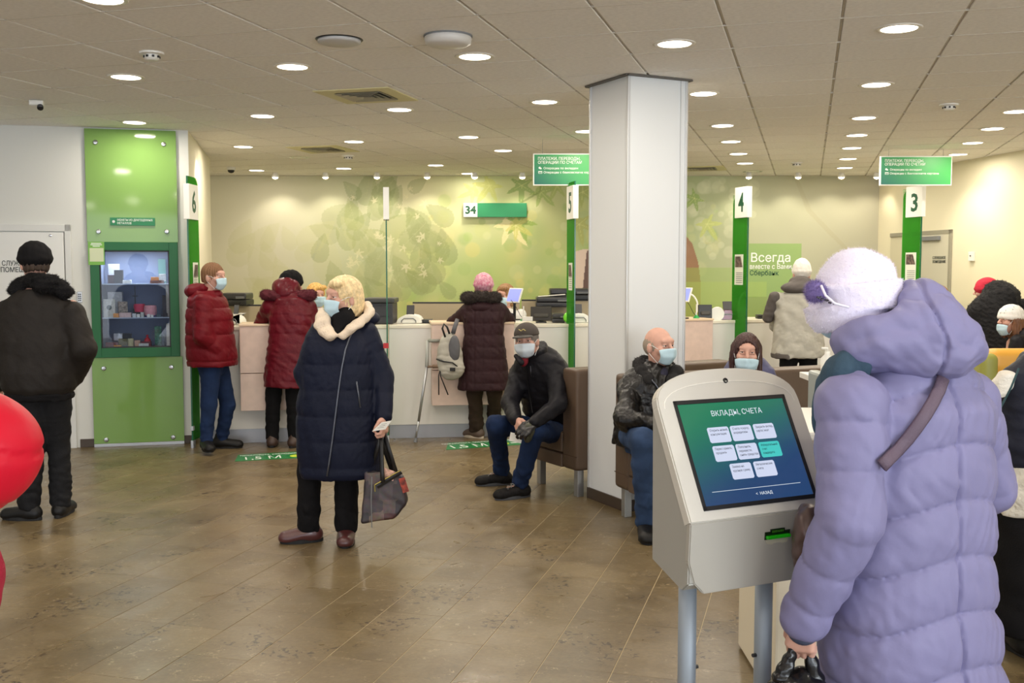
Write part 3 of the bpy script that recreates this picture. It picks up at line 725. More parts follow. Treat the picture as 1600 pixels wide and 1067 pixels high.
# ------------------------------------------------------------------ right service door, thermostat
def rw(px, py): p = on_plane(px, py, RA, RN); return (p-RA).dot(RE), p.z
def RP(s, z, n=0): p = RA+RE*s+RN*n; return Vector((p.x, p.y, z))
RR = basis(RE, -RN, (0, 0, 1))
def rbox(mb, s0, s1, z0, z1, n0, n1, bevel=0):
    mb.box(RP((s0+s1)/2, (z0+z1)/2, (n0+n1)/2), (abs(s1-s0), abs(n1-n0), z1-z0), RR, bevel)
a_, zt = rw(1437, 368); b_ = rw(1485, 366)[0]; a2 = rw(1393, 366)[0]
k = MB(); rbox(k, a_, b_, 0, zt, .0, .02, .002); d2 = sdt(k.build('door_2', mat('door_grey', (196, 192, 172), .6)))
k = MB(); rbox(k, b_, b_+.05, 0, zt+.05, 0, .024, .003); rbox(k, a2, b_+.05, zt, zt+.05, 0, .024, .003); rbox(k, a_-.05, a_, 0, zt, 0, .024, .003); k.build('door_frame', mat('door_frame_grey', (150, 146, 128), .5), d2)
k = MB(); rbox(k, a_+.1, a_+.5, zt-.07, zt-.02, .02, .06, .004); k.build('door_closer', MIDGREY, d2)
k = MB(); rbox(k, a2, a_-.05, 0, zt, 0, .01); k.build('side_panel', mat('side_panel', (206, 200, 172), .7), d2)
for s_, yy in (('СЛУЖЕБНОЕ', 405), ('ПОМЕЩЕНИЕ', 411)):
    p = rw(1459.5, yy); q = rw(1480, yy); text('lettering', s_, RP(p[0], p[1], .022), RE, (0, 0, 1), .034, INK, d2, abs(q[0]-p[0]), extr=.001, bold=.001)
p = rw(1520, 401); k = MB(); rbox(k, p[0]-.045, p[0]+.045, p[1]-.05, p[1]+.055, 0, .03, .005); o = k.build('alarm_panel', PLWHITE); tag(o, 'small white alarm panel on right wall beside grey service door', 'alarm panel')
k = MB(); k.ball(RP(p[0], p[1]+.01, .032), .008); k.build('indicator', BLACK, o)

# ------------------------------------------------------------------ column
CC = [Vector((.54, 7.1, 0)), Vector((.75, 6.68, 0)), Vector((1.155, 6.88, 0)), Vector((.945, 7.3, 0))]
k = MB(); k.prism([(c.x, c.y) for c in CC], (0, 0, 0), (1, 0, 0), (0, 1, 0), (0, 0, 1), CEIL); column = tag(k.build('column', COLM), 'square white panelled column in middle of hall', 'column')
column['kind'] = 'structure'; del column['category']; del column['label']
k = MB()
for c in CC: k.box((c.x, c.y, CEIL/2), (.018, .018, CEIL-.002), Matrix.Rotation(.46, 3, 'Z'), .003)
cen = sum(CC, Vector())/4
def rimbox(z0, z1, g, t):
    kk = MB()
    for i in range(4):
        a, b = CC[i]+(CC[i]-cen)*g, CC[(i+1) % 4]+(CC[(i+1) % 4]-cen)*g; e = (b-a).normalized(); n = Vector((e.y, -e.x, 0)); c = (a+b)/2
        kk.box((c.x+n.x*t/2, c.y+n.y*t/2, (z0+z1)/2), ((b-a).length+t, t, z1-z0), basis(e, n, (0, 0, 1)))
    return kk
k.build('corner_profile', COLP, column)
rimbox(0, .075, .005, .012).build('baseboard', DARKBASE, column)
rimbox(CEIL-.012, CEIL-.002, .03, .03).build('ceiling_ring', mat('dark_ring', (96, 92, 86), .6), column)
for i, j, f in ((1, 2, .9),):
    a, b = CC[i], CC[j]; p = a+(b-a)*f; k = MB(); k.box((p.x, p.y-.003, CEIL/2), (.004, .008, CEIL-.02), Matrix.Rotation(.46, 3, 'Z')); k.build('panel_joint', COLP, column)
# ------------------------------------------------------------------ ceiling fixtures
def copy_thing(src, loc, label=None, rz=None):
    o = src.copy(); COL.objects.link(o); o.location = loc
    if rz is not None: o.rotation_euler = (0, 0, rz)
    if label: o['label'] = label
    for ch in list(src.children):
        c = ch.copy(); COL.objects.link(c); c.parent = o
    return o
rim_me = lens_me = None
LAMPS = [(160, -2), (197, 120), (210, 191), (380, 229), (401, 266), (457, 104), (410, 181), (553, 221), (537, 263), (742, 88), (624, 171), (732, 214), (681, 258), (732, 271), (786, 235), (851, 159), (915, 205), (1054, 68), (1099, 146), (1129, 196), (1142, 221), (1154, 240), (1164, 255), (1405, 44), (1369, 132), (1350, 184), (1339, 211), (1331, 231), (1325, 248), (1320, 262), (1588, 174), (1551, 201), (1520, 223), (1497, 241)]
LLAB = {0: 'round ceiling downlight cut by top edge at upper left', 1: 'round downlight nearest the white dome detector at upper left', 2: 'round downlight in ceiling right in front of green glass panel', 3: 'round downlight between the dome camera and left white corner',
4: 'round downlight beside dark dome camera near the mural', 5: 'round downlight left of the flush ceiling speaker', 6: 'round downlight left of the nearer square air vent', 7: 'round downlight beside the farther square air vent', 8: 'round downlight close to mural behind the farther air vent', 9: 'round downlight right beside the thick white ceiling disc',
10: 'round downlight just behind the nearer square air vent', 11: 'round downlight above the green 34 sign, nearer of two', 12: 'round downlight left of 34 sign and near the mural', 13: 'round downlight touching mural top directly above 34 sign', 14: 'round downlight in ceiling to the right above 34 sign',
15: 'round downlight left of column, the larger one', 16: 'round downlight partly hidden by left edge of column', 17: 'large round downlight just right of column top corner'}
def fixture_label(i):
    if i in LLAB: return LLAB[i]
    if 18 <= i <= 22: return ('nearest', 'second nearest', 'third nearest', 'fourth nearest', 'farthest')[i-18]+' of five downlights in row right beside column'
    if 23 <= i <= 29: return ('nearest', 'second nearest', 'third nearest', 'middle', 'third farthest', 'second farthest', 'farthest')[i-23]+' downlight of the long row ending above number 3 desk'
    return ('nearest', 'second nearest', 'third nearest', 'farthest')[i-30]+' downlight of the row nearest the right wall'
proto = None
for i, (px, py) in enumerate(LAMPS):
    p = atz(px, py, CEIL)
    if proto is None:
        proto = empty('ceiling_light', p)
        k = MB(); k.lathe([(.092, -.001), (.094, -.006), (.112, -.005), (.118, 0)], (0, 0, 0), 32); k.build('rim', RIM, proto, True)
        k = MB(); k.lathe([(.0915, -.001), (.0915, -.004), (.06, -.007), (.01, -.008)], (0, 0, 0), 32); k.build('lens', LENS, proto, True)
        o = proto
    else: o = copy_thing(proto, p)
    tag(o, fixture_label(i), 'light', 'round ceiling downlights')
    area_light('downlight', (p.x, p.y, CEIL-.02), (0, 0, 0), .18, .18, LAMP*(.3 if p.y > 12.9 else 1), (1, .91, .79), 'DISK')
# rows that carry on over and behind the photographer
for uu in (-6.6, -4.3, -1.9, .43, 2.7, 5.0):
    for vv in (4.1, 2.4, .7, -1.2, -3.2):
        p = grid_xy(uu, vv)
        if vis((p.x, p.y, CEIL), 30) or p.y < -5: continue
        o = area_light('downlight', (p.x, p.y, CEIL-.02), (0, 0, 0), .18, .18, LAMP, (1, .91, .79), 'DISK')
def cthing(name, px, py, label, cat, parts, group=None):
    p = atz(px, py, CEIL); root = empty(name, p, label, cat, group, rz=-GA)
    for nm, prof, m, sm_ in parts:
        k = MB(); k.lathe(prof, (0, 0, 0), 28); k.build(nm, m, root, sm_)
    return root
cthing('ceiling_speaker', 530, 62, 'flush round speaker with dark rim in ceiling left of white disc', 'speaker', [('rim', [(.095, -.003), (.125, -.004), (.13, 0)], BLACK, False), ('cover', [(.118, -.004), (.118, -.016), (.1, -.022), (.01, -.024)], mat('speaker_grey', (196, 194, 192), .5), True)])
cthing('access_point', 700, 56, 'thick round white disc mounted on ceiling near top centre', 'access point', [('body', [(.12, 0), (.128, -.012), (.124, -.04), (.1, -.052), (.01, -.054)], mat('disc_white', (214, 210, 204), .5), True), ('base_ring', [(.132, 0), (.132, -.008)], MIDGREY, False)])
def detector(px, py, label):
    r = cthing('smoke_detector', px, py, label, 'smoke detector', [('base', [(.07, 0), (.068, -.01), (.05, -.014)], PLWHITE, False), ('sensor', [(.04, -.014), (.042, -.035), (.03, -.045), (.01, -.046)], PLWHITE, False)], 'ceiling smoke detectors')
    k = MB()
    for a in range(8): k.box((.042*math.cos(a*PI/4), .042*math.sin(a*PI/4), -.026), (.012, .012, .012), Matrix.Rotation(a*PI/4, 3, 'Z'))
    k.build('slot', BLACK, r)
detector(237, 82, 'white smoke detector above and left of nearest left downlights')
detector(1483, 163, 'white smoke detector on ceiling at right near right wall')
detector(544, 243, 'small smoke detector beyond the farther air vent')
detector(1245, 254, 'small smoke detector near mural between two rows of downlights')
cthing('round_trim', 467, 246, 'unlit round ceiling fitting left of farther air vent', 'light', [('rim', [(.08, 0), (.1, -.006), (.12, 0)], CHROME, False), ('lens', [(.078, -.001), (.01, -.002)], PLWHITE, False)])
cthing('round_trim', 1176, 268, 'unlit round ceiling fitting at far end of row beside column', 'light', [('rim', [(.1, 0), (.12, -.006), (.13, 0)], CHROME, False), ('lens', [(.09, -.001), (.01, -.002)], PLWHITE, False)])
def dome(px, py, label, dark):
    r = cthing('dome_camera', px, py, label, 'camera', [('base', [(.055, 0), (.055, -.02), (.045, -.03)], PLWHITE, False), ('dome', [(.042, -.03), (.04, -.045), (.028, -.06), (.01, -.066)], BLACK if dark else mat('smoked', (60, 62, 66), .15), True)])
dome(361, 262, 'small dark dome camera on ceiling near left end of mural', True)
r = empty('bullet_camera', atz(57, 156, CEIL), 'small white security camera on ceiling above the service door', 'camera')
k = MB(); k.box((0, 0, -.025), (.1, .07, .04), Matrix.Rotation(.3, 3, 'Z'), .01); k.build('body', PLWHITE, r, True)
k = MB(); k.lathe([(.022, 0), (.022, .02), (.014, .024)], (.04, -.03, -.055), 14, (.3, -.7, -.5)); k.build('lens', BLACK, r)
def vent(px, py, label):
    r = empty('ceiling_vent', atz(px, py, CEIL), label, 'vent', 'square ceiling air vents', rz=-GA)
    k = MB(); o_ = .285
    for a in range(4):
        c, s_ = math.cos(a*PI/2), math.sin(a*PI/2); k.box((c*.23, s_*.23, -.003), (.11 if a % 2 == 0 else .35, .57 if a % 2 == 0 else .11, .008))
    k.build('frame', VENTY, r)
    k = MB(); k.box((0, 0, -.0005), (.36, .36, .001)); k.build('backing', BLACK, r)
    for i, hw in enumerate((.165, .125, .085, .045)):
        k = MB()
        for a in range(4):
            R = Matrix.Rotation(a*PI/2, 3, 'Z'); k.box(R @ Vector((hw, 0, -.008-.002*i)), (.022, hw*2, .003), R @ Matrix.Rotation(.6, 3, 'Y'))
        k.build('louvre', mat('louvre', (176, 170, 148), .4, metal=.3), r)
vent(573, 149, 'nearer square yellow-rimmed ceiling air vent')
vent(505, 233, 'farther square ceiling air vent, left of centre near the mural')
vent(1097, 263, 'square ceiling air vent just right of column near the mural')
# wall-washing spots along the mural
k = 0
for i, px in enumerate((432, 510, 590, 668, 742, 816, 1168, 1245, 1312, 1367)):
    q = W(px, 274, YB-.35); root = empty('wall_spot', (q.x, YB-.42, CEIL), ('first', 'second', 'third', 'fourth', 'fifth', 'sixth', 'seventh', 'eighth', 'ninth', 'tenth')[i]+' small ceiling spotlight from left along top of mural', 'light', 'small spotlights along the mural')
    kb = MB(); kb.lathe([(.035, 0), (.035, -.03), (.045, -.03), (.045, -.06)], (0, 0, 0), 16); kb.build('housing', PLWHITE, root)
    kb = MB(); kb.ball((0, 0, -.06), .036, (1, 1, .6)); kb.build('bulb', mat('bulb', (255, 245, 220), .5, emit=(255, 232, 190), estr=25), root)
    l = bpy.data.lights.new('wall_spotlight', 'SPOT'); l.energy = WASH*2.2; l.spot_size = 1.9; l.spot_blend = .7; l.color = (1, .9, .74); l.shadow_soft_size = .03
    lo = bpy.data.objects.new('wall_spotlight', l); COL.objects.link(lo); lo.location = (q.x, YB-.42, CEIL-.11); lo.rotation_euler = (.35, 0, 0)
for (x, y, rz) in ((-2.85, 10.1, 1.3), (4.72, 11.6, -1.4)):
    l = bpy.data.lights.new('wall_spotlight', 'SPOT'); l.energy = WASH*4; l.spot_size = 1.7; l.spot_blend = .8; l.color = (1, .9, .74); l.shadow_soft_size = .03
    lo = bpy.data.objects.new('wall_spotlight', l); COL.objects.link(lo); lo.location = (x, y, CEIL-.08); lo.rotation_euler = (.4, 0, rz)

# ------------------------------------------------------------------ counters
CW = mat('counter_white', (224, 221, 214), .35, coat=.15); CWOOD = mat('counter_wood', (214, 190, 176), .5, var=.05, vscale=14); CTOP = mat('counter_top', (232, 224, 206), .3)
PLINTH = mat('plinth_grey', (168, 170, 176), .35, metal=.5, var=.05, vscale=5)
CPT = [Vector((-3.35, 9.2, 0)), Vector((-2.86, 9.28, 0)), Vector((-1.16, 9.6, 0)), Vector((.56, 9.82, 0)), Vector((2.42, 10.62, 0)), Vector((4.45, 11.3, 0))]
CH = 1.075
def cpt(x):
    for a, b in zip(CPT[:-1], CPT[1:]):
        if x <= b.x or b is CPT[-1]: t = (x-a.x)/(b.x-a.x); return a+(b-a)*t, (b-a).normalized()
def counter(a, b, wood, label):
    e = (b-a).normalized(); n = Vector((e.y, -e.x, 0)); L = (b-a).length; R = basis(e, -n, (0, 0, 1))
    root = empty('counter', (a+b)/2, label, 'counter', 'white service counters')
    def bx(mb, s0, s1, z0, z1, n0, n1, bv=0): mb.box(e*((s0+s1)/2-L/2)+n*((n0+n1)/2)+Vector((0, 0, (z0+z1)/2)), (s1-s0, abs(n1-n0), z1-z0), R, bv)
    g = .004
    m_ = MB(); bx(m_, g, L-g, .13, CH-.03, -.04, 0, .002); m_.build('front_panel', CW, root)
    m_ = MB(); bx(m_, g, L-g, 0, .13, -.05, -.012, .002); m_.build('plinth', PLINTH, root)
    m_ = MB(); bx(m_, g, L-g, CH-.03, CH, -.55, .008, .004); m_.build('worktop', CTOP, root)
    m_ = MB(); bx(m_, g, g+.03, 0, CH-.03, -.53, -.05); bx(m_, L-g-.03, L-g, 0, CH-.03, -.53, -.05); m_.build('side_panel', CW, root)
    if wood:
        w0 = wood[0]; w1 = wood[1]; zm = .66
        m_ = MB(); bx(m_, w0, w1, zm+.003, CH+.012, .0, .16, .003); m_.build('customer_box', CWOOD, root)
        m_ = MB(); bx(m_, w0, w1, wood[2], zm-.003, .0, .16, .003); m_.build('lower_box', CWOOD, root)
        m_ = MB(); bx(m_, w0-.005, w1+.005, CH+.012, CH+.032, -.25, .17, .003); m_.build('customer_shelf', mat('shelf_wood', (226, 200, 168), .4), root)
    return root
def spx(px, a, b):   # distance along a->b of the counter front point seen at pixel column px
    d = ray(px, 500); e = (b-a); den = d.x*e.y-d.y*e.x; t = (d.y*a.x-d.x*a.y)/den*1.0; return t*e.length
counter(CPT[1], CPT[2], (spx(376, CPT[1], CPT[2]), spx(458, CPT[1], CPT[2]), .32), 'white service counter between dividers, with pale wood box at left where maroon coat leans')
counter(CPT[2], CPT[3], (spx(673, CPT[2], CPT[3]), spx(800, CPT[2], CPT[3]), .33), 'white service counter with pale wood box, backpack and crutch in front')
counter(CPT[3], CPT[4], (spx(1040, CPT[3], CPT[4]), spx(1100, CPT[3], CPT[4]), .33), 'white service counter running behind column to divider 4')
counter(CPT[4], CPT[5], None, 'white service counter between dividers 4 and 3 where grey jacket stands')
R0, R1 = Vector((4.64, 10.85, 0)), Vector((5.34, 11.0, 0))
m_ = MB(); e = (R1-R0).normalized(); c = (R0+R1)/2
root = empty('counter', c, 'beige wooden counter at far right in front of black fur coat', 'counter')
BW = mat('beige_wood', (196, 168, 128), .5, var=.05, vscale=10)
m_.box((0, .25, .52), ((R1-R0).length, .5, 1.04), basis(e, (-e.y, e.x, 0), (0, 0, 1)), .004); m_.build('body', BW, root)
m_ = MB(); m_.box((0, .22, 1.06), ((R1-R0).length+.04, .6, .04), basis(e, (-e.y, e.x, 0), (0, 0, 1)), .006); m_.build('worktop', mat('beige_top', (222, 200, 160), .4), root)

# ------------------------------------------------------------------ glass dividers with number plates
GL = glass_mat('divider_glass', (120, 200, 120), (236, 247, 238), .04, refl=.3); GFILM = glass_mat('divider_green_film', (70, 160, 56), (132, 204, 110), .4, refl=.2)
GEDGE = mat('glass_edge', (10, 92, 62), .2)
def divider(p, dirv, num, top, label, film=True, poster=None, plate_z=(2.12, 2.43), side=-1, pl=.24, front=.14):
    p = Vector(p); d = Vector((dirv[0], dirv[1], 0)).normalized(); n = Vector((d.y, -d.x, 0))   # n: to the right of d
    root = empty('glass_divider', p, label, 'divider'); R = basis(d, (-d.y, d.x, 0), (0, 0, 1)); L = .15
    def bx(s0, s1, z0, z1, w0, w1, bv=0, mb=None):
        mb = mb or MB(); mb.box(d*((s0+s1)/2)+n*((w0+w1)/2)+Vector((0, 0, (z0+z1)/2)), (s1-s0, abs(w1-w0), z1-z0), R, bv); return mb
    bx(-front+.012, L, .06, top, -.004, .004).build('glass_sheet', GL, root)
    bx(-front, -front+.012, .05, top, -.006, .006, .001).build('glass_edge', GEDGE, root)
    if film:
        pts = [(-front+.015, .07), (.14, .07), (.14, top-.1)]+[(.04+.1*math.cos(a), top-.1+.1*math.sin(a)) for a in (.4, .8, 1.2, 1.57)]+[(-front+.015, top)]
        pts = [(x, z) for x, z in pts]
        mb = MB(); mb.prism(pts, n*(side*.0045), d, (0, 0, 1), n*side, .002); mb.build('green_film', GFILM, root)
    m2 = bx(-front-.01, -front+.05, .0, .07, -.012, .012, .002); bx(-front-.01, -front+.03, .16, .2, -.014, .014, .003, m2); m2.build('clamp', ALU, root)
    z0, z1 = plate_z
    pr = empty('number_plate', (0, 0, 0)); pr.parent = root
    pr_m = bx(-front-.02, -front-.02+pl, z0, z1, -.026, .026, .002); bpy.data.objects.remove(pr)
    pl_o = pr_m.build('number_plate', PLWHITE, root)
    if num:
        for sd in (-1, 1):
            o = n*(sd*.0265)
            ax = d if sd > 0 else -d
            # reading direction seen from that side
            ax = d if sd > 0 else -d
            st = -front-.02+pl/2
            org = d*st-ax*.05+o+Vector((0, 0, z0+.065)) if 1 else None
            text('lettering', num, org, ax, (0, 0, 1), .19, DKGREEN, pl_o, .1, extr=.001, bold=.006)
    if poster:
        z0, z1, s0, s1 = poster; off = side*.009
        mb = MB(); mb.prism([(s0, z0), (s1, z0), (s1, z1), (s0, z1)], n*off, d, (0, 0, 1), n*side, .001); po = mb.build('leaflet', mat('leaflet_paper', (222, 224, 210), .5), root)
        mb = MB(); mb.prism([(s0+.01, z1-.13), (s1-.01, z1-.13), (s1-.01, z1-.02), (s0+.05, z1-.02)], n*(off+side*.0015), d, (0, 0, 1), n*side, .001); mb.build('leaflet_picture', mat('leaflet_pic', (96, 80, 72), .6, var=.7, vscale=40), po)
        mb = MB()
        for i in range(6): mb.prism([(s0+.015, z0+.02+i*.02), (s1-.03, z0+.02+i*.02), (s1-.03, z0+.026+i*.02), (s0+.015, z0+.026+i*.02)], n*(off+side*.0015), d, (0, 0, 1), n*side, .001)
        mb.build('text_line', MIDGREY, po)
def dz(px, Y): return Vector(((px-800)/1597*Y, Y, 0))
divider(dz(305, 9.22), (0.02, 1), '6', 2.42, 'glass divider with number plate 6 beside white corner', side=1, plate_z=(2.04, 2.35), poster=(1.42, 1.66, -.05, .09))
divider(dz(605, 9.5), (-.121, .993), '', 2.34, 'edge-on glass divider with blank white plate, behind woman in navy coat', film=False, plate_z=(2.05, 2.34))
divider(dz(892, 9.75), (-.2, .98), '5', 2.42, 'green glass divider with number plate 5 left of column', plate_z=(2.07, 2.38), poster=(1.4, 1.66, -.08, .06))
divider(dz(1155, 10.5), (-.33, .94), '4', 2.36, 'green glass divider with number plate 4 right of column', plate_z=(2.12, 2.43), poster=(1.44, 1.75, -.07, .09))
divider(dz(1421, 11.15), (-.36, .93), '3', 2.47, 'green glass divider with number plate 3 near grey service door', plate_z=(2.16, 2.49), poster=(1.46, 1.78, -.08, .08))

# ------------------------------------------------------------------ hanging signs
def sign_mat():
    m = bpy.data.materials.new('sign_gradient'); m.use_nodes = True; nt = m.node_tree; b = nt.nodes['Principled BSDF']
    tc = nt.nodes.new('ShaderNodeTexCoord'); mp = nt.nodes.new('ShaderNodeMapping'); mp.inputs['Rotation'].default_value = (0, .5, 0)
    g = nt.nodes.new('ShaderNodeTexGradient'); r = nt.nodes.new('ShaderNodeValToRGB')
    nt.links.new(tc.outputs['Generated'], mp.inputs[0]); nt.links.new(mp.outputs[0], g.inputs[0]); nt.links.new(g.outputs[0], r.inputs[0]); nt.links.new(r.outputs[0], b.inputs[0])
    r.color_ramp.elements[0].color = lin((20, 96, 88)); r.color_ramp.elements[1].color = lin((76, 182, 92)); b.inputs['Roughness'].default_value = .4; return m
SG = sign_mat()
def hang_sign(px, pyt, pyb, Y, label):
    a = W(px, pyt, Y); b = W(px, pyb, Y); h = a.z-b.z; wd = h*2.46; root = empty('hanging_sign', (a.x+wd/2, Y, b.z), label, 'sign', 'green hanging signs')
    k = MB(); k.box((0, 0, h/2), (wd, .03, h), None, .002); k.build('frame', PLWHITE, root)
    k = MB(); k.box((0, -.016, h/2), (wd-.022, .003, h-.022)); p = k.build('panel', SG, root)
    k = MB()
    for s_ in (-1, 1): k.tube([(s_*wd*.38, 0, h-.002), (s_*wd*.38, 0, CEIL-b.z)], .0015, 5)
    k.build('wire', MIDGREY, root)
    x0 = -wd/2+.045
    for s_, fy, hh, ww in (('ПЛАТЕЖИ, ПЕРЕВОДЫ,', .83, .028, .54), ('ОПЕРАЦИИ ПО СЧЕТАМ', .71, .028, .56)):
        text('lettering', s_, (x0, -.0178, h*fy-.01), (1, 0, 0), (0, 0, 1), hh, LETW, p, wd*ww, extr=.0006, bold=.001)
    for s_, fy, ww in (('Операции по вкладам', .54, .44), ('Операции с банковскими картами', .41, .68)):
        text('lettering', s_, (x0+.055, -.0178, h*fy-.01), (1, 0, 0), (0, 0, 1), .021, LETW, p, wd*ww, extr=.0006, bold=.001)
    k = MB(); k.lathe([(.011, 0), (.011, .001)], (x0+.018, -.0178, h*.54+.003), 12, (0, -1, 0)); k.lathe([(.008, 0), (.008, .001)], (x0+.03, -.0178, h*.54-.003), 12, (0, -1, 0)); k.build('coin_icon', LETW, p)
    k = MB()
    for z_ in (-.01, .01): k.box((x0+.024, -.018, h*.41+z_), (.036, .001, .004))
    for x_ in (-.017, .017): k.box((x0+.024+x_, -.018, h*.41), (.004, .001, .02))
    k.box((x0+.024, -.018, h*.41+.004), (.034, .001, .005)); k.build('card_icon', LETW, p)
hang_sign(833, 240, 290, 10.0, 'green hanging information sign left of column, partly hidden by it')
hang_sign(1375, 244, 290, 10.8, 'green hanging information sign above number 3 at right')
a, b = W(724, 317, YB-.1), W(823, 339, YB-.1); root = empty('queue_sign', ((a.x+b.x)/2, YB-.05, (a.z+b.z)/2), 'long green sign with white 34 field on mural wall', 'sign')
hw, hh = (b.x-a.x)/2, (a.z-b.z)/2
k = MB(); k.box((hw*.22, 0, 0), (hw*1.56, .06, hh*2), None, .002); k.build('green_field', mat('sign_plain_green', (36, 132, 84), .4), root)
k = MB(); k.box((-hw*.78, 0, 0), (hw*.44, .06, hh*2), None, .002); p = k.build('number_field', PLWHITE, root)
text('lettering', '34', (-hw*.95, -.0315, -hh*.5), (1, 0, 0), (0, 0, 1), hh*1.1, DKGREEN, p, hw*.34, extr=.001, bold=.006)

# ------------------------------------------------------------------ desk partitions and machines behind the counters
PART = mat('partition_beige', (176, 162, 134), .8, bump=.1, bscale=200)
def partition(x0, x1, ytop, Y, label):
    a, b = W(x0, ytop, Y), W(x1, ytop, Y); k = MB(); k.box(((a.x+b.x)/2, Y, a.z/2), (b.x-a.x, .04, a.z), None, .003)
    r = empty('partition', ((a.x+b.x)/2, Y, 0), label, 'partition', 'beige desk partitions'); o = k.build('panel', PART, r); o.location = -r.location
    k = MB(); k.box(((a.x+b.x)/2, Y, a.z+.008), (b.x-a.x, .045, .016), None, .002); o = k.build('top_rail', DKGREY, r); o.location = -r.location
partition(332, 470, 478, 11.4, 'beige desk partition behind counter at left, black printer on it')
partition(645, 812, 474, 11.4, 'beige desk partition behind brown coat in middle')
partition(815, 960, 470, 11.6, 'beige desk partition behind monitors left of column')
partition(1390, 1640, 500, 13.0, 'low beige desk partition at far right behind the clerk')
def place(px, py, Y): return W(px, py, Y)
def machine(name, x0, x1, y0, y1, Y, label, cat, depth, body_m, fn, group=None):
    a, b = W(x0, y0, Y), W(x1, y1, Y); w_, h = b.x-a.x, a.z-b.z; root = empty(name, ((a.x+b.x)/2, Y, b.z), label, cat, group); fn(root, w_, h, depth, body_m); return root
def f_printer(r, w_, h, d, m):
    k = MB(); k.box((0, 0, h*.22), (w_, d, h*.44), None, .012); k.build('body', m, r)
    k = MB(); k.box((0, .0, h*.72), (w_*.98, d*.96, h*.5), None, .018); k.build('scanner_lid', mat('printer_lid', (44, 44, 46), .35), r)
    k = MB(); k.box((0, -d/2-.004, h*.22), (w_*.6, .02, h*.1)); k.build('paper_slot', BLACK, r)
    k = MB(); k.box((w_*.3, -d/2-.006, h*.62), (w_*.3, .012, h*.16), Matrix.Rotation(.4, 3, 'X'), .002); k.build('control_panel', MIDGREY, r)
def f_tallprinter(r, w_, h, d, m):
    k = MB(); k.box((0, 0, h*.4), (w_*.9, d, h*.8), None, .012); k.build('body', m, r)
    k = MB(); k.box((0, 0, h*.9), (w_, d, h*.2), None, .015); k.build('scanner_lid', mat('printer_lid2', (60, 60, 58), .4), r)
    k = MB(); k.box((-w_*.05, -d/2-.004, h*.75), (w_*.7, .012, h*.08)); k.build('paper_slot', BLACK, r)
    k = MB(); k.box((-w_*.25, -d/2-.004, h*.35), (w_*.2, .012, h*.3)); k.box((.05, -d/2-.004, h*.3), (w_*.4, .01, h*.02)); k.build('drawer_line', BLACK, r)
def f_scanner(r, w_, h, d, m):
    pts = [(-w_/2, 0), (-w_/2+.02, h*.55), (-w_/2+.06, h*.85), (-w_/2+.1, h), (w_/2-.1, h), (w_/2-.04, h*.85), (w_/2-.01, h*.5), (w_/2, 0)]
    k = MB(); k.prism(pts, (0, -d/2, 0), (1, 0, 0), (0, 0, 1), (0, 1, 0), d, .008); k.build('body', m, r, False)
    a_ = [(-w_*.28, -d/2-.006, .01), (-w_*.27, -d/2-.006, h*.35), (-w_*.18, -d/2-.006, h*.58), (w_*.18, -d/2-.006, h*.58), (w_*.27, -d/2-.006, h*.35), (w_*.28, -d/2-.006, .01)]
    k = MB(); k.tube(a_, .006, 6); k.build('arch_trim', MIDGREY, r)
    k = MB(); k.box((w_*.0, d*.1, h+.04), (w_*.3, .02, .1), Matrix.Rotation(-.5, 3, 'X'), .003); k.build('paper_guide', DKGREY, r)
def f_monitor(r, w_, h, d, m):
    R = Matrix.Rotation(-.12, 3, 'X')
    k = MB(); k.box((0, 0, h*.55), (w_, .035, h*.9), R, .006); k.build('screen_back', m, r)
    k = MB(); k.box((0, .0, .004), (w_*.5, .14, .012), None, .003); k.box((0, .02, h*.25), (.05, .02, h*.5)); k.build('stand', BLACK, r)
    k = MB(); k.box((0, -.022, h*.45), (w_*.7, .03, h*.25), R, .01); k.build('rear_bulge', mat('monitor_bulge', (58, 54, 46), .4), r)
Z = CH
def onc(name, x0, x1, y0, Y, label, cat, depth, m, fn, group=None):
    py = project((W(x0, 500, Y).x, Y, Z+.002))[1]; return machine(name, x0, x1, y0, py, Y, label, cat, depth, m, fn, group)
machine('printer', 346, 391, 457, 476.5, 11.4, 'black printer on beige partition beside man in red jacket', 'printer', .35, BLACK, f_printer)
onc('printer', 570, 620, 465, 9.95, 'tall black printer on counter behind woman in navy coat', 'printer', .4, DKGREY, f_tallprinter)
machine('printer', 837, 888, 463, 479, 11.45, 'black printer left of divider 5 with white sheet on top', 'printer', .4, DKGREY, f_printer)
machine('printer', 858, 922, 450, 468, 11.75, 'long black printer farther back, cut off by column', 'printer', .4, BLACK, f_printer)
onc('document_scanner', 356, 381, 491, 9.75, 'white rounded banknote machine on counter beside red jacket', 'machine', .25, PLWHITE, f_scanner)
onc('document_scanner', 621, 661, 491, 10.0, 'white rounded banknote machine with grey arch left of brown coat', 'machine', .3, PLWHITE, f_scanner)
onc('document_scanner', 886, 922, 489, 10.15, 'white rounded banknote machine beside column under divider 5', 'machine', .3, PLWHITE, f_scanner)
MAR = mat('maroon_plastic', (120, 30, 44), .15, coat=.5)
r = onc('coffee_machine', 1113, 1162, 484, 10.75, 'glossy maroon and white machine on counter behind divider 4', 'machine', .26, MAR, f_scanner)
k = MB(); k.lathe([(.07, -.02), (.075, .0), (.07, .02)], (-.14, -.13, .06), 20, (0, 1, 0)); k.build('white_cover', PLWHITE, r)
onc('monitor', 829, 862, 479, 10.05, 'dark monitor seen from behind on counter above capped man', 'monitor', .1, mat('monitor_back', (44, 38, 28), .3), f_monitor)
onc('monitor', 1091, 1112, 476, 10.55, 'small dark monitor seen from behind on counter right of column', 'monitor', .1, mat('monitor_back2', (40, 40, 36), .3), f_monitor)
onc('telephone', 660, 676, 499, 10.0, 'low black telephone on counter beside white banknote machine', 'telephone', .16, DKGREY, f_printer)
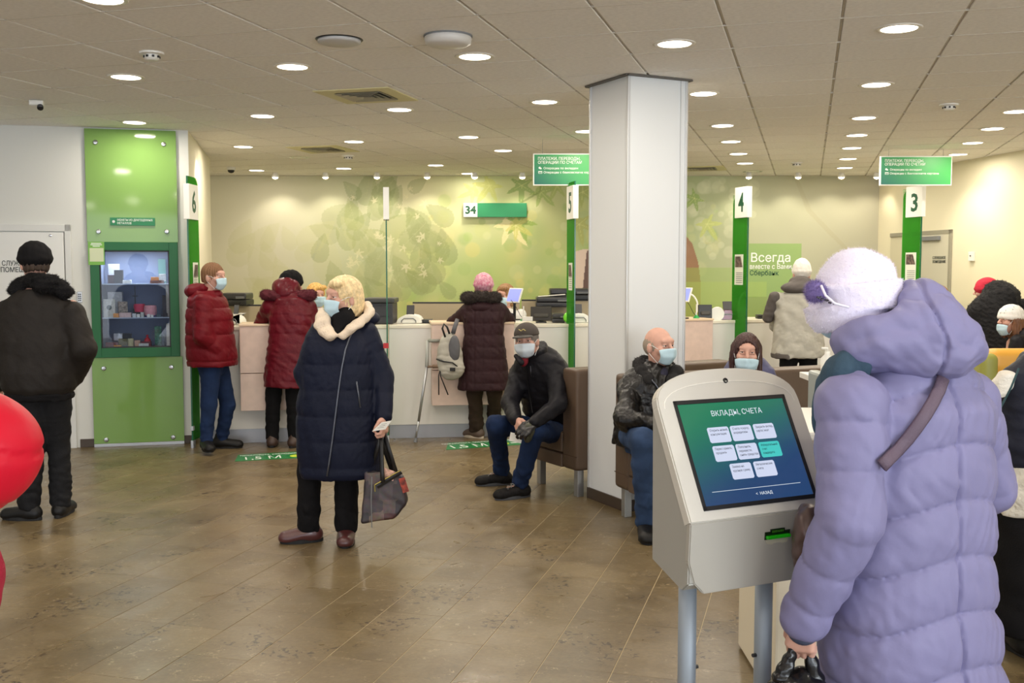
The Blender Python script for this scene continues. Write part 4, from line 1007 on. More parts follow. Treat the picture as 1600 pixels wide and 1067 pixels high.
onc('telephone', 862, 882, 489, 10.1, 'low black device on counter left of divider 5', 'device', .2, DKGREY, f_printer)
onc('telephone', 1182, 1193, 491, 10.9, 'small dark device on counter left of grey jacket', 'device', .14, DKGREY, f_printer)
def info_tablet(px, Y, label, h=.33):
    zt = CH+.034; x = W(px, 500, Y).x; r = empty('info_tablet', (x, Y, zt), label, 'tablet', rz=0)
    R = Matrix.Rotation(-.9, 3, 'Z') @ Matrix.Rotation(-.35, 3, 'X')
    k = MB(); k.lathe([(.06, 0), (.06, .01)], (0, 0, 0), 16); k.tube([(0, 0, 0), (0, 0, h*.6)], .014, 10); k.build('stand', BLACK, r)
    k = MB(); k.box((0, 0, h*.72), (.2, .014, .15), R, .004); k.build('frame', PLWHITE, r)
    k = MB(); k.box(Vector((0, 0, h*.72))+R @ Vector((0, -.009, 0)), (.175, .002, .125), R); k.build('display', mat('tablet_screen', (120, 130, 200), .3, emit=(140, 150, 230), estr=.7), r)
info_tablet(804, 9.9, 'customer tablet on black stand at right of brown coat')
info_tablet(1067, 10.2, 'customer tablet on stand half hidden by column')
def pen(px, Y, label):
    zt = CH+.034; x = W(px, 500, Y).x; r = empty('pen_holder', (x, Y, zt), label, 'pen holder', 'green pen holders')
    k = MB(); k.lathe([(.035, 0), (.02, .02), (.012, .03)], (0, 0, 0), 14); k.build('base', mat('holder_green', (20, 150, 70), .35), r)
    k = MB(); k.tube([(0, 0, .03), (0, 0, .14)], .006, 8); k.build('pen', PLWHITE, r)
    k = MB(); k.tube([(0, 0, .02), (-.03, .0, .05), (-.07, .0, .13), (-.12, .0, .2)], .003, 6); k.build('cord', BLACK, r)
pen(818, 9.75, 'green pen holder on counter beside the customer tablet'); pen(1088, 10.3, 'green pen holder on counter right of column')
r = empty('desk_lamp', (W(1070, 500, 10.8).x, 10.8, CH), 'curved white desk lamp arm rising beside column', 'lamp')
k = MB(); pts = [(.0+.135*math.cos(a), 0, .13+.15*math.sin(a)) for a in np.linspace(-.5, 2.2, 14)]; k.tube([(.13, 0, .0)]+pts, .009, 8); k.build('arm', PLWHITE, r, True)
k = MB(); k.lathe([(.05, 0), (.045, .015)], (.13, 0, 0), 16); k.build('base', PLWHITE, r)
k = MB(); k.lathe([(.05, 0), (.03, .05)], (-.09, 0, .2), 14, (.3, 0, 1)); k.build('shade', DKGREY, r)
k = MB(); k.ball((0, 0, .055), .055, (1, 1, 1), 3); o = k.build('balloon', mat('green_ball', (110, 200, 50), .25), None, True); o.location = (W(889, 500, 9.95).x, 9.98, CH); tag(o, 'shiny light green ball on counter behind divider 5', 'ball')
k = MB(); k.box((0, 0, .02), (.1, .05, .04), None, .002); o = k.build('card_holder', PLWHITE); o.location = (W(831, 500, 9.72).x, 9.72, CH+.034) ; o.location.z = CH+.034; o.location.x = W(824, 500, 9.7).x; tag(o, 'small white card holder on counter beside green pen holder', 'card holder')
# sheet on the printer
k = MB(); k.box((0, 0, 0), (.3, .2, .004), Matrix.Rotation(-.08, 3, 'Y')); o = k.build('paper_sheet', PLWHITE); q = W(862, 462, 11.4); o.location = (q.x, 11.4, q.z+.004); tag(o, 'white paper sheet lying on black printer left of divider 5', 'paper')
# screen at far right desk
machine('monitor', 1574, 1600, 453, 478, 11.1, 'pale lit monitor at far right behind black fur coat', 'monitor', .1, PLWHITE, f_monitor)

# ------------------------------------------------------------------ floor stickers
FS = mat('floor_sticker', (34, 128, 66), .35)
def floor_sticker(pts, label, head, org):
    P = [atz(x, y, 0) for x, y in pts]; c = sum(P, Vector())/4; root = empty('floor_sticker', (c.x, c.y, .0015), label, 'floor sticker', 'green distance stickers on floor')
    k = MB(); k.prism([(p.x-c.x, p.y-c.y) for p in P], (0, 0, -.001), (1, 0, 0), (0, 1, 0), (0, 0, 1), .002); s_ = k.build('film', FS, root)
    u = (P[1]-P[0]).normalized(); v = Vector((-u.y, u.x, 0)); L = (P[1]-P[0]).length; H = (P[3]-P[0]).dot(v)
    o = P[0]-c
    text('lettering', 'ПОЖАЛУЙСТА, СОБЛЮДАЙТЕ ДИСТАНЦИЮ', o+u*.05+v*(H*.72)+Vector((0, 0, .0015)), u, v, H*.16, LETW, s_, L*.85, extr=.0004)
    text('lettering', '1,5 М', o+u*.06+v*(H*.14)+Vector((0, 0, .0015)), u, v, H*.42, LETW, s_, L*.33, extr=.0004)
    k = MB(); k.lathe([(H*.2, 0), (H*.2, .001)], o+u*L*.58+v*(H*.34)+Vector((0, 0, .0012)), 20); k.build('yellow_mark', mat('sticker_yellow', (196, 214, 60), .5), s_)
    k = MB(); k.box(o+u*L*.78+v*(H*.34)+Vector((0, 0, .0016)), (L*.22, H*.1, .0008), basis(u, v, (0, 0, 1))); k.build('arrow_bar', LETW, s_)
floor_sticker([(367, 721), (535, 712), (530, 702), (372, 711)], 'green distance sticker on floor behind navy coat woman', 1, 0)
floor_sticker([(697, 703), (857, 692), (850, 684), (700, 692)], 'green distance sticker on floor behind capped man', 1, 0)
# ------------------------------------------------------------------ sofas
LEATH = mat('brown_leather', (90, 72, 57), .45, bump=.12, bscale=160, var=.06, vscale=6)
LEATHT = mat('tan_leather', (176, 140, 100), .45, bump=.1, bscale=160, var=.05)
def sofa(A, wd, fd, width, depth, zt, m, label, zb=.19, seatz=.44, bt=.19):
    wv, fv = Vector((*wd, 0)).normalized(), Vector((*fd, 0)).normalized(); R = basis(wv, -fv, (0, 0, 1))
    root = empty('sofa', Vector((*A, 0)), label, 'sofa')
    def bx(mb, w0, w1, f0, f1, z0, z1, bv): mb.box(wv*((w0+w1)/2)+fv*((f0+f1)/2)+Vector((0, 0, (z0+z1)/2)), (w1-w0, f1-f0, z1-z0), R, bv, 3); return mb
    bx(MB(), 0, width, 0, bt, zb, zt, .03).build('backrest', m, root, True)
    bx(MB(), .0, width, bt+.002, depth, zb+.101, seatz, .02).build('seat', m, root, True)
    bx(MB(), .0, width, bt, depth-.005, zb, zb+.1, .012).build('base', m, root, False)
    mb = MB(); mb.tube([wv*.002+fv*.0+Vector((0, 0, zb+.1)), wv*.0+fv*depth+Vector((0, 0, zb+.1))], .003, 5); mb.build('seam', mat('leather_seam', (64, 44, 32), .6), root)
    for w_ in (.06, width-.06):
        for f_ in (.06, depth-.06): bx(MB(), w_-.025, w_+.025, f_-.025, f_+.025, 0, zb, .003).build('leg', ALU, root)
    return root, (lambda w_, f_, z: Vector((*A, 0))+wv*w_+fv*f_+Vector((0, 0, z)))
s1, S1 = sofa((.45, 7.06), (.86, .5), (-.5, .86), 1.45, .62, .905, LEATH, 'brown leather sofa seen from its side, left of column under capped man')
s2, S2 = sofa((.665, 6.585), (.93, .37), (.37, -.93), 1.75, .66, .93, LEATH, 'brown leather sofa right of column with two seated people')
# yellow armchair at far right
def armchair():
    Y = 8.6; a = W(1525, 545, Y); zt = a.z; x0 = a.x; root = empty('armchair', (x0+.5, Y, 0), 'yellow leather armchair with green side seen from behind at right edge', 'armchair')
    YL = mat('yellow_leather', (226, 166, 66), .4, bump=.08, bscale=120); GRL = mat('olive_leather', (150, 150, 72), .45)
    S = Sdf(); S.box((0, 0, zt-.33), (.46, .08, .33), rr=.07); S.box((.0, -.02, zt-.1), (.40, .07, .09), rr=.06, k=.04)
    V, Q = S.mesh(.014); link_mesh('backrest', np_mesh('backrest', V, Q), YL, root)
    S = Sdf(); S.box((-.42, .12, zt-.36), (.075, .24, .33), rr=.06); V, Q = S.mesh(.014); link_mesh('armrest', np_mesh('armrest', V, Q), GRL, root)
    S = Sdf(); S.box((.46, .3, zt-.42), (.075, .3, .25), rr=.06); V, Q = S.mesh(.014); link_mesh('armrest', np_mesh('armrest', V, Q), GRL, root)
    k = MB(); k.box((0, .28, .31), (.8, .6, .26), None, .04); k.build('seat', YL, root, True)
    k = MB(); k.box((0, .2, .12), (.86, .7, .1), None, .02); k.build('base', mat('armchair_brown', (96, 58, 30), .5), root)
    for x in (-.36, .36):
        for y in (-.08, .46): k = MB(); k.tube([(x, y, 0), (x, y, .08)], .02, 8); k.build('leg', ALU, root)
    k = MB()
    for x in (-.14, .1): k.tube([(x, -.085, zt-.03), (x+.01, -.09, zt-.25), (x, -.085, zt-.6)], .003, 5)
    k.build('stitching', mat('stitch', (180, 124, 44), .6), root)
armchair()

# ------------------------------------------------------------------ kiosk
KC = Vector((.670, 2.917, 0)); KPSI, KTAU = math.radians(25.04), math.radians(28.86)
KN = Vector((math.sin(KPSI), -math.cos(KPSI), 0)); KW = Vector((math.cos(KPSI), math.sin(KPSI), 0)); KZ = 1.0795
UP = -KN*math.sin(KTAU)+Vector((0, 0, math.cos(KTAU))); OUT = KN*math.cos(KTAU)+Vector((0, 0, math.sin(KTAU)))
KM = mat('kiosk_metal', (206, 202, 192), .38, metal=.15, bump=.02, bscale=400); KM2 = mat('kiosk_side', (164, 162, 154), .42, metal=.2)
def kiosk():
    root = empty('information_kiosk', KC, 'pale grey standing touchscreen kiosk with tilted screen on two posts', 'kiosk')
    C = Vector((0, 0, KZ))
    # housing behind: side profile (n, z)
    prof = [(-.105, 1.235), (-.1, .765), (.05, .715), (.082, .74), (.085, .905), (-.09, 1.22)]
    k = MB(); k.prism([(n, z) for n, z in prof], -KW*.248, KN, (0, 0, 1), KW, .496, .004); k.build('housing', KM2, root)
    # face plate with arched top, in the tilted plane
    h = .252; low = -.192; pts = [(-h, low), (h, low), (h, .15)]
    for i in range(1, 16):
        a = i/16*PI; pts.append((h*math.copysign(abs(math.cos(a))**.85, math.cos(a)), .15+.108*math.sin(a)**.85))
    pts.append((-h, .15))
    k = MB(); k.prism(pts, C+OUT*-.03, KW, UP, OUT, .034, .004); k.build('face_plate', KM, root)
    # raised arch lip
    arc = []
    for i in range(0, 17):
        a = i/16*PI; arc.append(C+KW*((h-.02)*math.copysign(abs(math.cos(a))**.85, math.cos(a)))+UP*(.14+.075*math.sin(a)**.85)+OUT*.004)
    k = MB(); k.tube(arc, .0016, 6); k.build('arch_lip', mat('kiosk_lip', (226, 222, 212), .35), root)
    # lower front
    q0 = C+UP*low+OUT*.004; n0 = (q0-Vector((0, 0, 0))).dot(KN); z0 = q0.z
    lowp = [(-h, 0), (h, 0), (h, -.155), (h-.02, -.19), (h-.05, -.205), (-h+.055, -.205), (-h+.02, -.17), (-h+.0, -.11)]
    dv = (Vector((0, 0, 1))*.985+KN*.06).normalized(); nn = KW.cross(dv).normalized()
    if nn.dot(KN) < 0: nn = -nn
    k = MB(); k.prism(lowp, q0-nn*.02, KW, dv, nn, .02, .003); k.build('lower_front', mat('kiosk_lower', (174, 170, 160), .42, metal=.2, bump=.02, bscale=400), root)
    # screen
    def onface(x, y, o=.006): return C+KW*x+UP*y+OUT*o
    R = basis(KW, UP, OUT)
    k = MB()
    for (x, y, sx, sy) in ((0, .156, .396, .012), (0, -.156, .396, .012), (-.194, 0, .01, .322), (.194, 0, .01, .322)): k.box(onface(x, y, .004), (sx, sy, .006), R)
    k.build('screen_bezel', BLACK, root)
    m = bpy.data.materials.new('kiosk_screen'); m.use_nodes = True; nt = m.node_tree; b = nt.nodes['Principled BSDF']
    at = nt.nodes.new('ShaderNodeAttribute'); at.attribute_name = 'screen'; nt.links.new(at.outputs['Color'], b.inputs['Emission Color']); b.inputs['Emission Strength'].default_value = .85
    b.inputs['Base Color'].default_value = (.01, .01, .01, 1); b.inputs['Roughness'].default_value = .2
    nx, ny = 24, 20; xs = np.linspace(-.188, .188, nx); ys = np.linspace(-.1505, .1505, ny); V = []; cc = []
    g, bl, tl = np.array(lin((32, 132, 92))[:3]), np.array(lin((38, 70, 116))[:3]), np.array(lin((26, 84, 90))[:3])
    for x in xs:
        for y in ys:
            V.append(onface(x, y, .0045)); u = (x+.188)/.376; v = (y+.15)/.3; t = np.clip(v-u*.45+.1, 0, 1)
            t = t*t*(3-2*t); cc.append(list(bl*(1-t)+g*t)+[1])
    I = np.arange(nx*ny).reshape(nx, ny); Q = np.stack([I[:-1, :-1], I[1:, :-1], I[1:, 1:], I[:-1, 1:]], -1).reshape(-1, 4)
    me = np_mesh('screen', np.array([list(v) for v in V]), Q); a = me.color_attributes.new('screen', 'FLOAT_COLOR', 'POINT'); a.data.foreach_set('color', np.array(cc, np.float32).ravel())
    scr = link_mesh('screen', me, m, root)
    EW = mat('screen_text', (20, 20, 20), .5, emit=(225, 235, 245), estr=.9); EB = mat('screen_button', (14, 14, 14), .5, emit=(208, 216, 240), estr=.95)
    ET = mat('screen_teal', (14, 14, 14), .5, emit=(70, 200, 194), estr=.95); EI = mat('screen_ink', (14, 16, 24), .6, emit=(40, 50, 84), estr=.35)
    text('lettering', 'ВКЛАДЫ, СЧЕТА', onface(-.083, .109, .0055), KW, UP, .0165, EW, scr, .18, extr=.0002)
    B = [(-.075, .052, 'Открыть новый,\nконсультация'), (.005, .052, 'Счета эскроу,\nаккредитивы'), (.087, .052, 'Закрыть вклад,\nсертификат'),
         (-.075, -.004, 'Переоформить,\nпродлить'), (.005, -.004, 'Пополнить,\nперевести,\nснять средства'), (.087, -.004, 'Избирательный\nсчет\nкандидата'), (-.035, -.06, 'Заявка на\nкрупную сумму'), (.048, -.06, 'Металлические\nсчета')]
    for i, (x, y, s_) in enumerate(B):
        w_, h_ = .037, .0232; c = .004; pl = [(x-w_+c, y-h_), (x+w_-c, y-h_), (x+w_, y-h_+c), (x+w_, y+h_-c), (x+w_-c, y+h_), (x-w_+c, y+h_), (x-w_, y+h_-c), (x-w_, y-h_+c)]
        k = MB(); k.prism(pl, C+OUT*.0047, KW, UP, OUT, .0006); bt = k.build('screen_button', ET if i == 5 else EB, scr, label='teal button' if i == 5 else None)
        L_ = s_.split('\n'); 
        for j, t in enumerate(L_): text('lettering', t, onface(x-w_+.007, y+h_-.0125-j*.0118, .0056), KW, UP, .007, EI, scr, .0045*len(t), extr=.0001)
    k = MB(); k.box(onface(.0, -.112, .005), (.31, .0012, .0005), R); k.build('screen_line', EW, scr)
    text('lettering', '<  НАЗАД', onface(-.012, -.134, .0055), KW, UP, .0085, EW, scr, .058, extr=.0002)
    k = MB(); k.lathe([(.008, .004), (.008, .007), (.005, .0072), (.005, .004)], onface(.003, .217, 0), 16, OUT); k.build('camera_eye', BLACK, root)
    # card reader slot, green
    q = q0+KW*.02-dv*.075+nn*.001
    q = q0+KW*.045-dv*.062+nn*.001
    R2 = basis(KW, dv, nn)
    k = MB(); k.box(q, (.088, .022, .004), R2); k.box(q+dv*.012, (.05, .012, .004), R2); k.build('card_slot', mat('slot_dark', (14, 30, 12), .3), root)
    k = MB(); k.box(q-dv*.004+nn*.004, (.082, .009, .014), R2, .003); k.build('card_guide', mat('slot_green', (24, 120, 20), .2, emit=(20, 130, 10), estr=.35), root)
    k = MB()
    for i in range(7): k.box(q+dv*.011+KW*(-.018+i*.006)+nn*.0025, (.003, .006, .002), R2)
    k.build('slot_teeth', mat('slot_green2', (60, 120, 30), .3), root)
    k = MB(); k.prism([(-.04, 0), (.04, 0), (.036, -.012), (.018, -.016), (.01, -.012), (-.01, -.012), (-.018, -.016), (-.036, -.012)], q-dv*.011, KW, dv, nn, .002); k.build('slot_lip', mat('slot_lip', (186, 180, 160), .4), root)
    PM = mat('kiosk_post', (142, 150, 158), .5, metal=.25)
    for w_ in (-.15, .126):
        c = KW*w_-KN*.06
        k = MB(); k.tube([c+Vector((0, 0, .012)), c+Vector((0, 0, .78))], .0265, 24); p = k.build('post', PM, root, True)
        k = MB()
        for z_ in (.735, .44): k.tube([c+KW*.02-KN*.0+Vector((0, 0, z_)), c+KW*.038*(1 if w_ < 0 else -1)-KN*0+Vector((0, 0, z_))], .006, 8)
        k.build('screw_knob', DKGREY, p)
    k = MB(); k.box(-KN*.03+Vector((0, 0, .006)), (.5, .4, .012), basis(KW, -KN, (0, 0, 1)), .003); k.build('base_plate', KM2, root)
kiosk()

# tall white service desk behind the lilac coat
a = atz(1213, 1100, 0); q0 = W(1216, 680, 3.62); q1 = W(1216, 1060, 3.62)
root = empty('service_desk', (q0.x+.3, 3.95, 0), 'tall white service desk mostly hidden behind lilac coat and kiosk', 'desk')
k = MB(); k.box((0, 0, .5), (.58, .6, .98), None, .01); k.build('body', mat('desk_cream', (218, 208, 184), .5), root)
k = MB(); k.box((0, 0, 1.005), (.62, .66, .03), None, .008); k.build('desk_top', PLWHITE, root)
# sanitiser stand behind her shoulder
q = W(1283, 640, 4.4); root = empty('sanitizer_stand', (q.x, 4.4, 0), 'clear plastic screen stand beside teal scarf behind lilac coat', 'stand')
zt = W(1283, 582, 4.4).z
k = MB(); k.box((0, 0, (zt+.1)/2), (.05, .25, zt-.1), None, .012); k.build('panel', mat('grey_clear', (178, 186, 184), .2), root)
k = MB(); k.box((0, 0, .05), (.2, .3, .1), None, .01); k.build('base', PLWHITE, root)
root = empty('sanitizer_bottle', W(1292, 588, 5.2), 'white sanitiser pump bottle behind teal scarf of lilac coat', 'bottle'); root.location.z = W(1292, 575, 5.2).z-.03
zb = root.location.z
k = MB(); k.lathe([(.03, 0), (.032, .02), (.032, .08), (.014, .1), (.014, .115)], (0, 0, 0), 16); k.build('body', PLWHITE, root, True)
k = MB(); k.tube([(0, 0, .11), (0, 0, .13), (-.03, 0, .132)], .006, 8); k.build('pump', PLWHITE, root)
root2 = empty('sanitizer_table', (root.location.x, 5.2, 0), 'small white table under the sanitiser bottle, nearly hidden', 'table')
k = MB(); k.box((0, 0, zb-.015), (.22, .22, .03), None, .004); k.build('table_top', PLWHITE, root2)
k = MB(); k.tube([(0, 0, .0), (0, 0, zb-.03)], .03, 12); k.build('leg', PLWHITE, root2)

# ------------------------------------------------------------------ crutch, backpack
def crutch():
    Y0 = 9.3; tip = atz(649, 691, 0); Y1 = 9.5; top = W(668, 532, Y1); el = W(668, 571, Y1)
    el = W(667, 573, 9.43); root = empty('crutch', tip, 'grey metal elbow crutch leaning on white counter beside backpack', 'crutch'); o = -tip
    k = MB(); k.tube([o+tip+Vector((0, 0, .02)), o+tip.lerp(el, .3)], .010, 10); k.tube([o+tip.lerp(el, .28), o+el], .0125, 10); k.build('shaft', ALU, root, True)
    k = MB(); k.tube([Vector((0, 0, 0)), (el-tip)*.06], [.019, .014], 10); k.build('rubber_tip', MIDGREY, root)
    k = MB(); k.tube([o+el, o+el.lerp(top, .5), o+top], [.018, .016, .014], 8); k.build('forearm_stem', mat('crutch_grey', (176, 178, 172), .5), root, True)
    k = MB(); ring = [o+top+Vector((.06+.055*math.cos(a), .02+.045*math.sin(a), 0)) for a in np.linspace(-2.6, 2.6, 14)]
    k.tube(ring, .016, 6); k.build('arm_cuff', mat('crutch_cuff', (150, 152, 142), .5), root, True)
    k = MB(); h = W(691, 572, 9.38); k.tube([o+el, o+el.lerp(h, .45)], .011, 8); k.tube([o+el.lerp(h, .4), o+h], .018, 10); k.build('hand_grip', mat('crutch_grip', (128, 104, 84), .6), root, True)
crutch()
def backpack():
    Y = 9.38; c = W(703, 555, Y); root = empty('backpack', c, 'grey and beige backpack hanging from counter edge beside crutch', 'backpack')
    GB = mat('pack_grey', (176, 172, 160), .7, bump=.2, bscale=60, var=.08); GD = mat('pack_dark', (92, 92, 96), .7, bump=.15, bscale=90); BK = mat('pack_black', (26, 26, 28), .6)
    s = .0059
    S = Sdf(); S.ell((0, 0, -.03), (.125, .075, .2), k=.03); S.ell((.02, -.03, -.12), (.12, .07, .11), k=.03); S.ell((-.01, 0, .13), (.075, .05, .09), k=.04); S.ell((-.06, -.03, 0), (.05, .05, .16), k=.03); S.post = [wr(5, .007, 16)]
    V, Q = S.mesh(.008); link_mesh('bag_body', np_mesh('bag_body', V, Q), GB, root)
    S = Sdf(); S.ell((.045, -.055, .06), (.055, .035, .13), k=.02); S.post = [wr(6, .004, 20)]; V, Q = S.mesh(.008); link_mesh('mesh_panel', np_mesh('mesh_panel', V, Q), GD, root)
    k = MB(); k.tube([(.03, -.02, .2), (.05, -.02, .27), (.07, .03, .33)], .02, 8, .35); k.build('shoulder_strap', GD, root, True)
    k = MB(); k.tube([(-.04, -.04, .17), (-.065, -.05, .25), (-.05, -.05, .29), (-.02, -.05, .26), (.0, -.05, .2)], .01, 6, .6); k.build('loop', BK, root, True)
    for x in (-.1, -.085):
        k = MB(); k.tube([(-.075, -.05, -.09), (x, -.06, -.18), (x+(.07 if x > -.09 else 0), -.05, -.36)], .006, 6, .6); k.build('strap_end', BK, root, True)
    k = MB(); k.tube([(-.12, -.06, -.03), (-.05, -.095, -.05), (.03, -.1, -.06), (.1, -.07, -.12)], .007, 6); k.build('buckle_strap', BK, root, True)
    k = MB(); k.box((.03, -.105, -.12), (.05, .02, .03), None, .004); k.build('buckle', BK, root)
    return root
backpack()
# ------------------------------------------------------------------ people
V3 = Vector
SKIN = mat('skin', (204, 158, 140), .55, bump=.05, bscale=250, var=.05, vscale=30, spec=.35)
MASKM = mat('mask_blue', (186, 214, 226), .7, bump=.1, bscale=300); LOOPM = mat('mask_loop', (232, 234, 232), .6)
EYEW = mat('eye_white', (206, 200, 194), .3); IRIS = mat('eye_iris', (52, 46, 44), .2); BROW = mat('eyebrow', (110, 84, 62), .8)
def cloth(name, c, rough=.75, bump=.25, bs=140, var=.08, vs=5, **k): k.setdefault('spec', .18); return mat(name, c, rough, var=var, vscale=vs, bump=bump, bscale=bs, **k)
JEANS = cloth('denim', (28, 44, 76), .85, .3, 300, var=.22, vs=7); JEANS2 = cloth('denim_light', (48, 66, 96), .85, .3, 300, var=.25, vs=7)
BLACKC = cloth('black_cloth', (16, 15, 17), .85); BROWNC = cloth('brown_trousers', (58, 46, 38), .85); CHARC = cloth('charcoal_cloth', (28, 28, 30), .8)
SHOEB = mat('shoe_black', (20, 19, 19), .45, spec=.3); SOLE = mat('sole', (18, 18, 19), .7)
def fwd_of(deg): a = math.radians(deg); return V3((math.cos(a), math.sin(a), 0))
def J_stand(x, y, deg, h=1.66, lean=0, wide=1.0):
    f = fwd_of(deg); l = V3((-f.y, f.x, 0)); s = h/1.7; b = V3((x, y, 0)); z = V3((0, 0, 1)); J = {'f': f, 'l': l, 's': s}
    J['pelvis'] = b+z*.92*s; J['neck'] = b+z*(1.44*s)+f*lean; J['head'] = b+z*(h-.115)+f*(lean*1.3+.015)
    for sd, g in (('l', 1), ('r', -1)):
        J['h'+sd] = b+l*g*.09*s+z*.9*s; J['k'+sd] = b+l*g*.1*s+z*.48*s+f*.02; J['a'+sd] = b+l*g*.11*s+z*.085*s; J['t'+sd] = (f+l*g*.25).normalized()
        J['s'+sd] = b+l*g*.175*s*wide+z*1.385*s+f*lean*.9; J['e'+sd] = J['s'+sd]+l*g*.06+z*-.29*s-f*.02; J['w'+sd] = J['e'+sd]+z*-.24*s+f*.07
    J['hf'] = f.copy(); J['hu'] = z.copy(); return J
class Fig:
    def __init__(s, J, loc, label):
        s.J = J; s.o = V3(loc); s.root = empty('person', loc, label, 'person')
        hu = J['hu'].normalized(); hf = (J['hf']-hu*J['hf'].dot(hu)).normalized(); hs = hu.cross(hf); s.hf, s.hu, s.hs = hf, hu, hs; s.B = [list(hs), list(hf), list(hu)]
    def h(s, x, y, z): return s.J['head']+s.hs*x+s.hf*y+s.hu*z
    def part(s, name, S, m, res=.009, fine=(), label=None, parent=None):
        if name in ('coat', 'jacket', 'leather_jacket'): S.post.append(wr(len(s.root.name)*7+int(s.o.x*10) & 255, .0035, 24))
        V, Q = S.mesh(res, fine); me = np_mesh(name, V, Q, s.o); return link_mesh(name, me, m, parent or s.root, label=label), V
    def mb(s, name, k, m, smooth=False, label=None, parent=None):
        o = k.build(name, m, parent or s.root, smooth, label); o.location = -s.o if parent is None else (0, 0, 0)
        if parent is not None: o.location = -s.o-parent.location
        return o
    def add_head(s, S):
        h, B = s.h, s.B
        S.ell(h(0, -.012, .025), (.074, .094, .092), B, k=.02); S.ell(h(0, .018, -.045), (.056, .066, .07), B, k=.03); S.ell(h(0, .05, -.085), (.03, .03, .028), B, k=.03)
        S.ell(h(0, .075, .035), (.05, .022, .022), B, k=.02)
        for g in (1, -1):
            S.ell(h(g*.04, .058, -.025), (.024, .026, .022), B, k=.02); S.ell(h(g*.076, -.012, -.01), (.012, .018, .032), B, k=.006)
            S.ell(h(g*.031, .094, .008), (.017, .013, .011), B, k=.01, op='s')
            S.ell(h(g*.031, .078, .016), (.017, .012, .006), B, k=.006); S.ell(h(g*.031, .078, .001), (.016, .011, .004), B, k=.006)
        S.cap(h(0, .086, .02), h(0, .112, -.022), .008, .0125, k=.012)
        for g in (1, -1): S.ell(h(g*.012, .098, -.026), (.009, .01, .008), B, k=.008)
        S.ell(h(0, .088, -.058), (.024, .01, .006), B, k=.006); S.ell(h(0, .086, -.068), (.02, .01, .007), B, k=.006)
    def body(s, hands=('l', 'r'), res=.009, legs=True, fine_head=.0045, handspec={}):
        J = s.J; S = Sdf(); q = J['s']; s.add_head(S)
        S.cap(s.h(0, -.015, -.05), J['neck'], .052, .056, k=.03)
        P0 = J['pelvis']; ax = J['neck']-P0; L = ax.length; f = J.get('tf', J['f'])
        S.stack(P0, ax, f, [(-.09, .12, .09), (0, .15, .105), (L*.4, .125, .095), (L*.75, .155, .105), (L*.9, .13, .085), (L, .06, .055)], k=.03)
        for sd in 'lr':
            S.cap(J['s'+sd], J['e'+sd], .047, .037, k=.03); S.cap(J['e'+sd], J['w'+sd], .037, .026, k=.01)
            if legs: S.cap(J['h'+sd], J['k'+sd], .075, .05, k=.03); S.cap(J['k'+sd], J['a'+sd], .05, .036, k=.01); S.cap(J['a'+sd]-V3((0, 0, .035)), J['a'+sd]+J['t'+sd]*.13-V3((0, 0, .05)), .034, .026, k=.02)
        fine = [(J['head'], .15, fine_head)]
        for sd in hands:
            d, pn, th, curl = handspec.get(sd, ((J['w'+sd]-J['e'+sd]).normalized(), -J['l']*(1 if sd == 'l' else -1), J['f'], .35))
            hand(S, J['w'+sd], d, pn, th, curl); fine.append((J['w'+sd]+V3(d).normalized()*.09, .11, .005))
        o, V = s.part('body', S, SKIN, res, fine); return o
    def eyes(s, brow=BROW):
        for g in (1, -1):
            k = MB(); k.ball(s.h(g*.031, .073, .0085), .0125); e = s.mb('eye', k, EYEW, True)
            k = MB(); k.ball(s.h(g*.031, .0815, .0085), .0062); o = k.build('iris', IRIS, e, True)
            k = MB(); k.tube([s.h(g*.016, .088, .026), s.h(g*.03, .089, .031), s.h(g*.047, .078, .027)], [.002, .0035, .0015], 6); s.mb('eyebrow', k, brow, True)
    def mask(s, c=None, low=0, m=None):
        m = m or MASKM; nu, nv = 22, 16; V = []
        for i in range(nu):
            u = -1+2*i/(nu-1)
            for j in range(nv):
                v = j/(nv-1); zz = -.006-v*.108-low; a = u*1.2
                x = .076*math.sin(a)/math.sin(1.2)*(1-.30*v*v); nose = .022*math.exp(-(u/.3)**2)*(1-v)**.5
                y = .045+.055*max(0, math.cos(a))**.75+nose+.010*math.sin(PI*v)-.028*v**3+.0018*math.sin(v*15)*(1-u*u)
                V.append(list(s.h(x, y, zz-.012*abs(u)**2*(1-v)+.02*abs(u)**2*v)))
        I = np.arange(nu*nv).reshape(nu, nv); Q = np.stack([I[:-1, :-1], I[1:, :-1], I[1:, 1:], I[:-1, 1:]], -1).reshape(-1, 4)
        me = np_mesh('face_mask', np.array(V), Q, s.o); o = link_mesh('face_mask', me, m, s.root); md = o.modifiers.new('thickness', 'SOLIDIFY'); md.thickness = .003; md.offset = 1
        for g in (1, -1):
            k = MB(); k.tube([s.h(g*.072, .062, -.012-low), s.h(g*.082, .02, .008), s.h(g*.084, -.02, .01), s.h(g*.082, -.026, -.02), s.h(g*.078, .0, -.05), s.h(g*.064, .05, -.1-low)], .0016, 5); q = k.build('ear_loop', LOOPM, o, True); q.location = -s.o
        return o
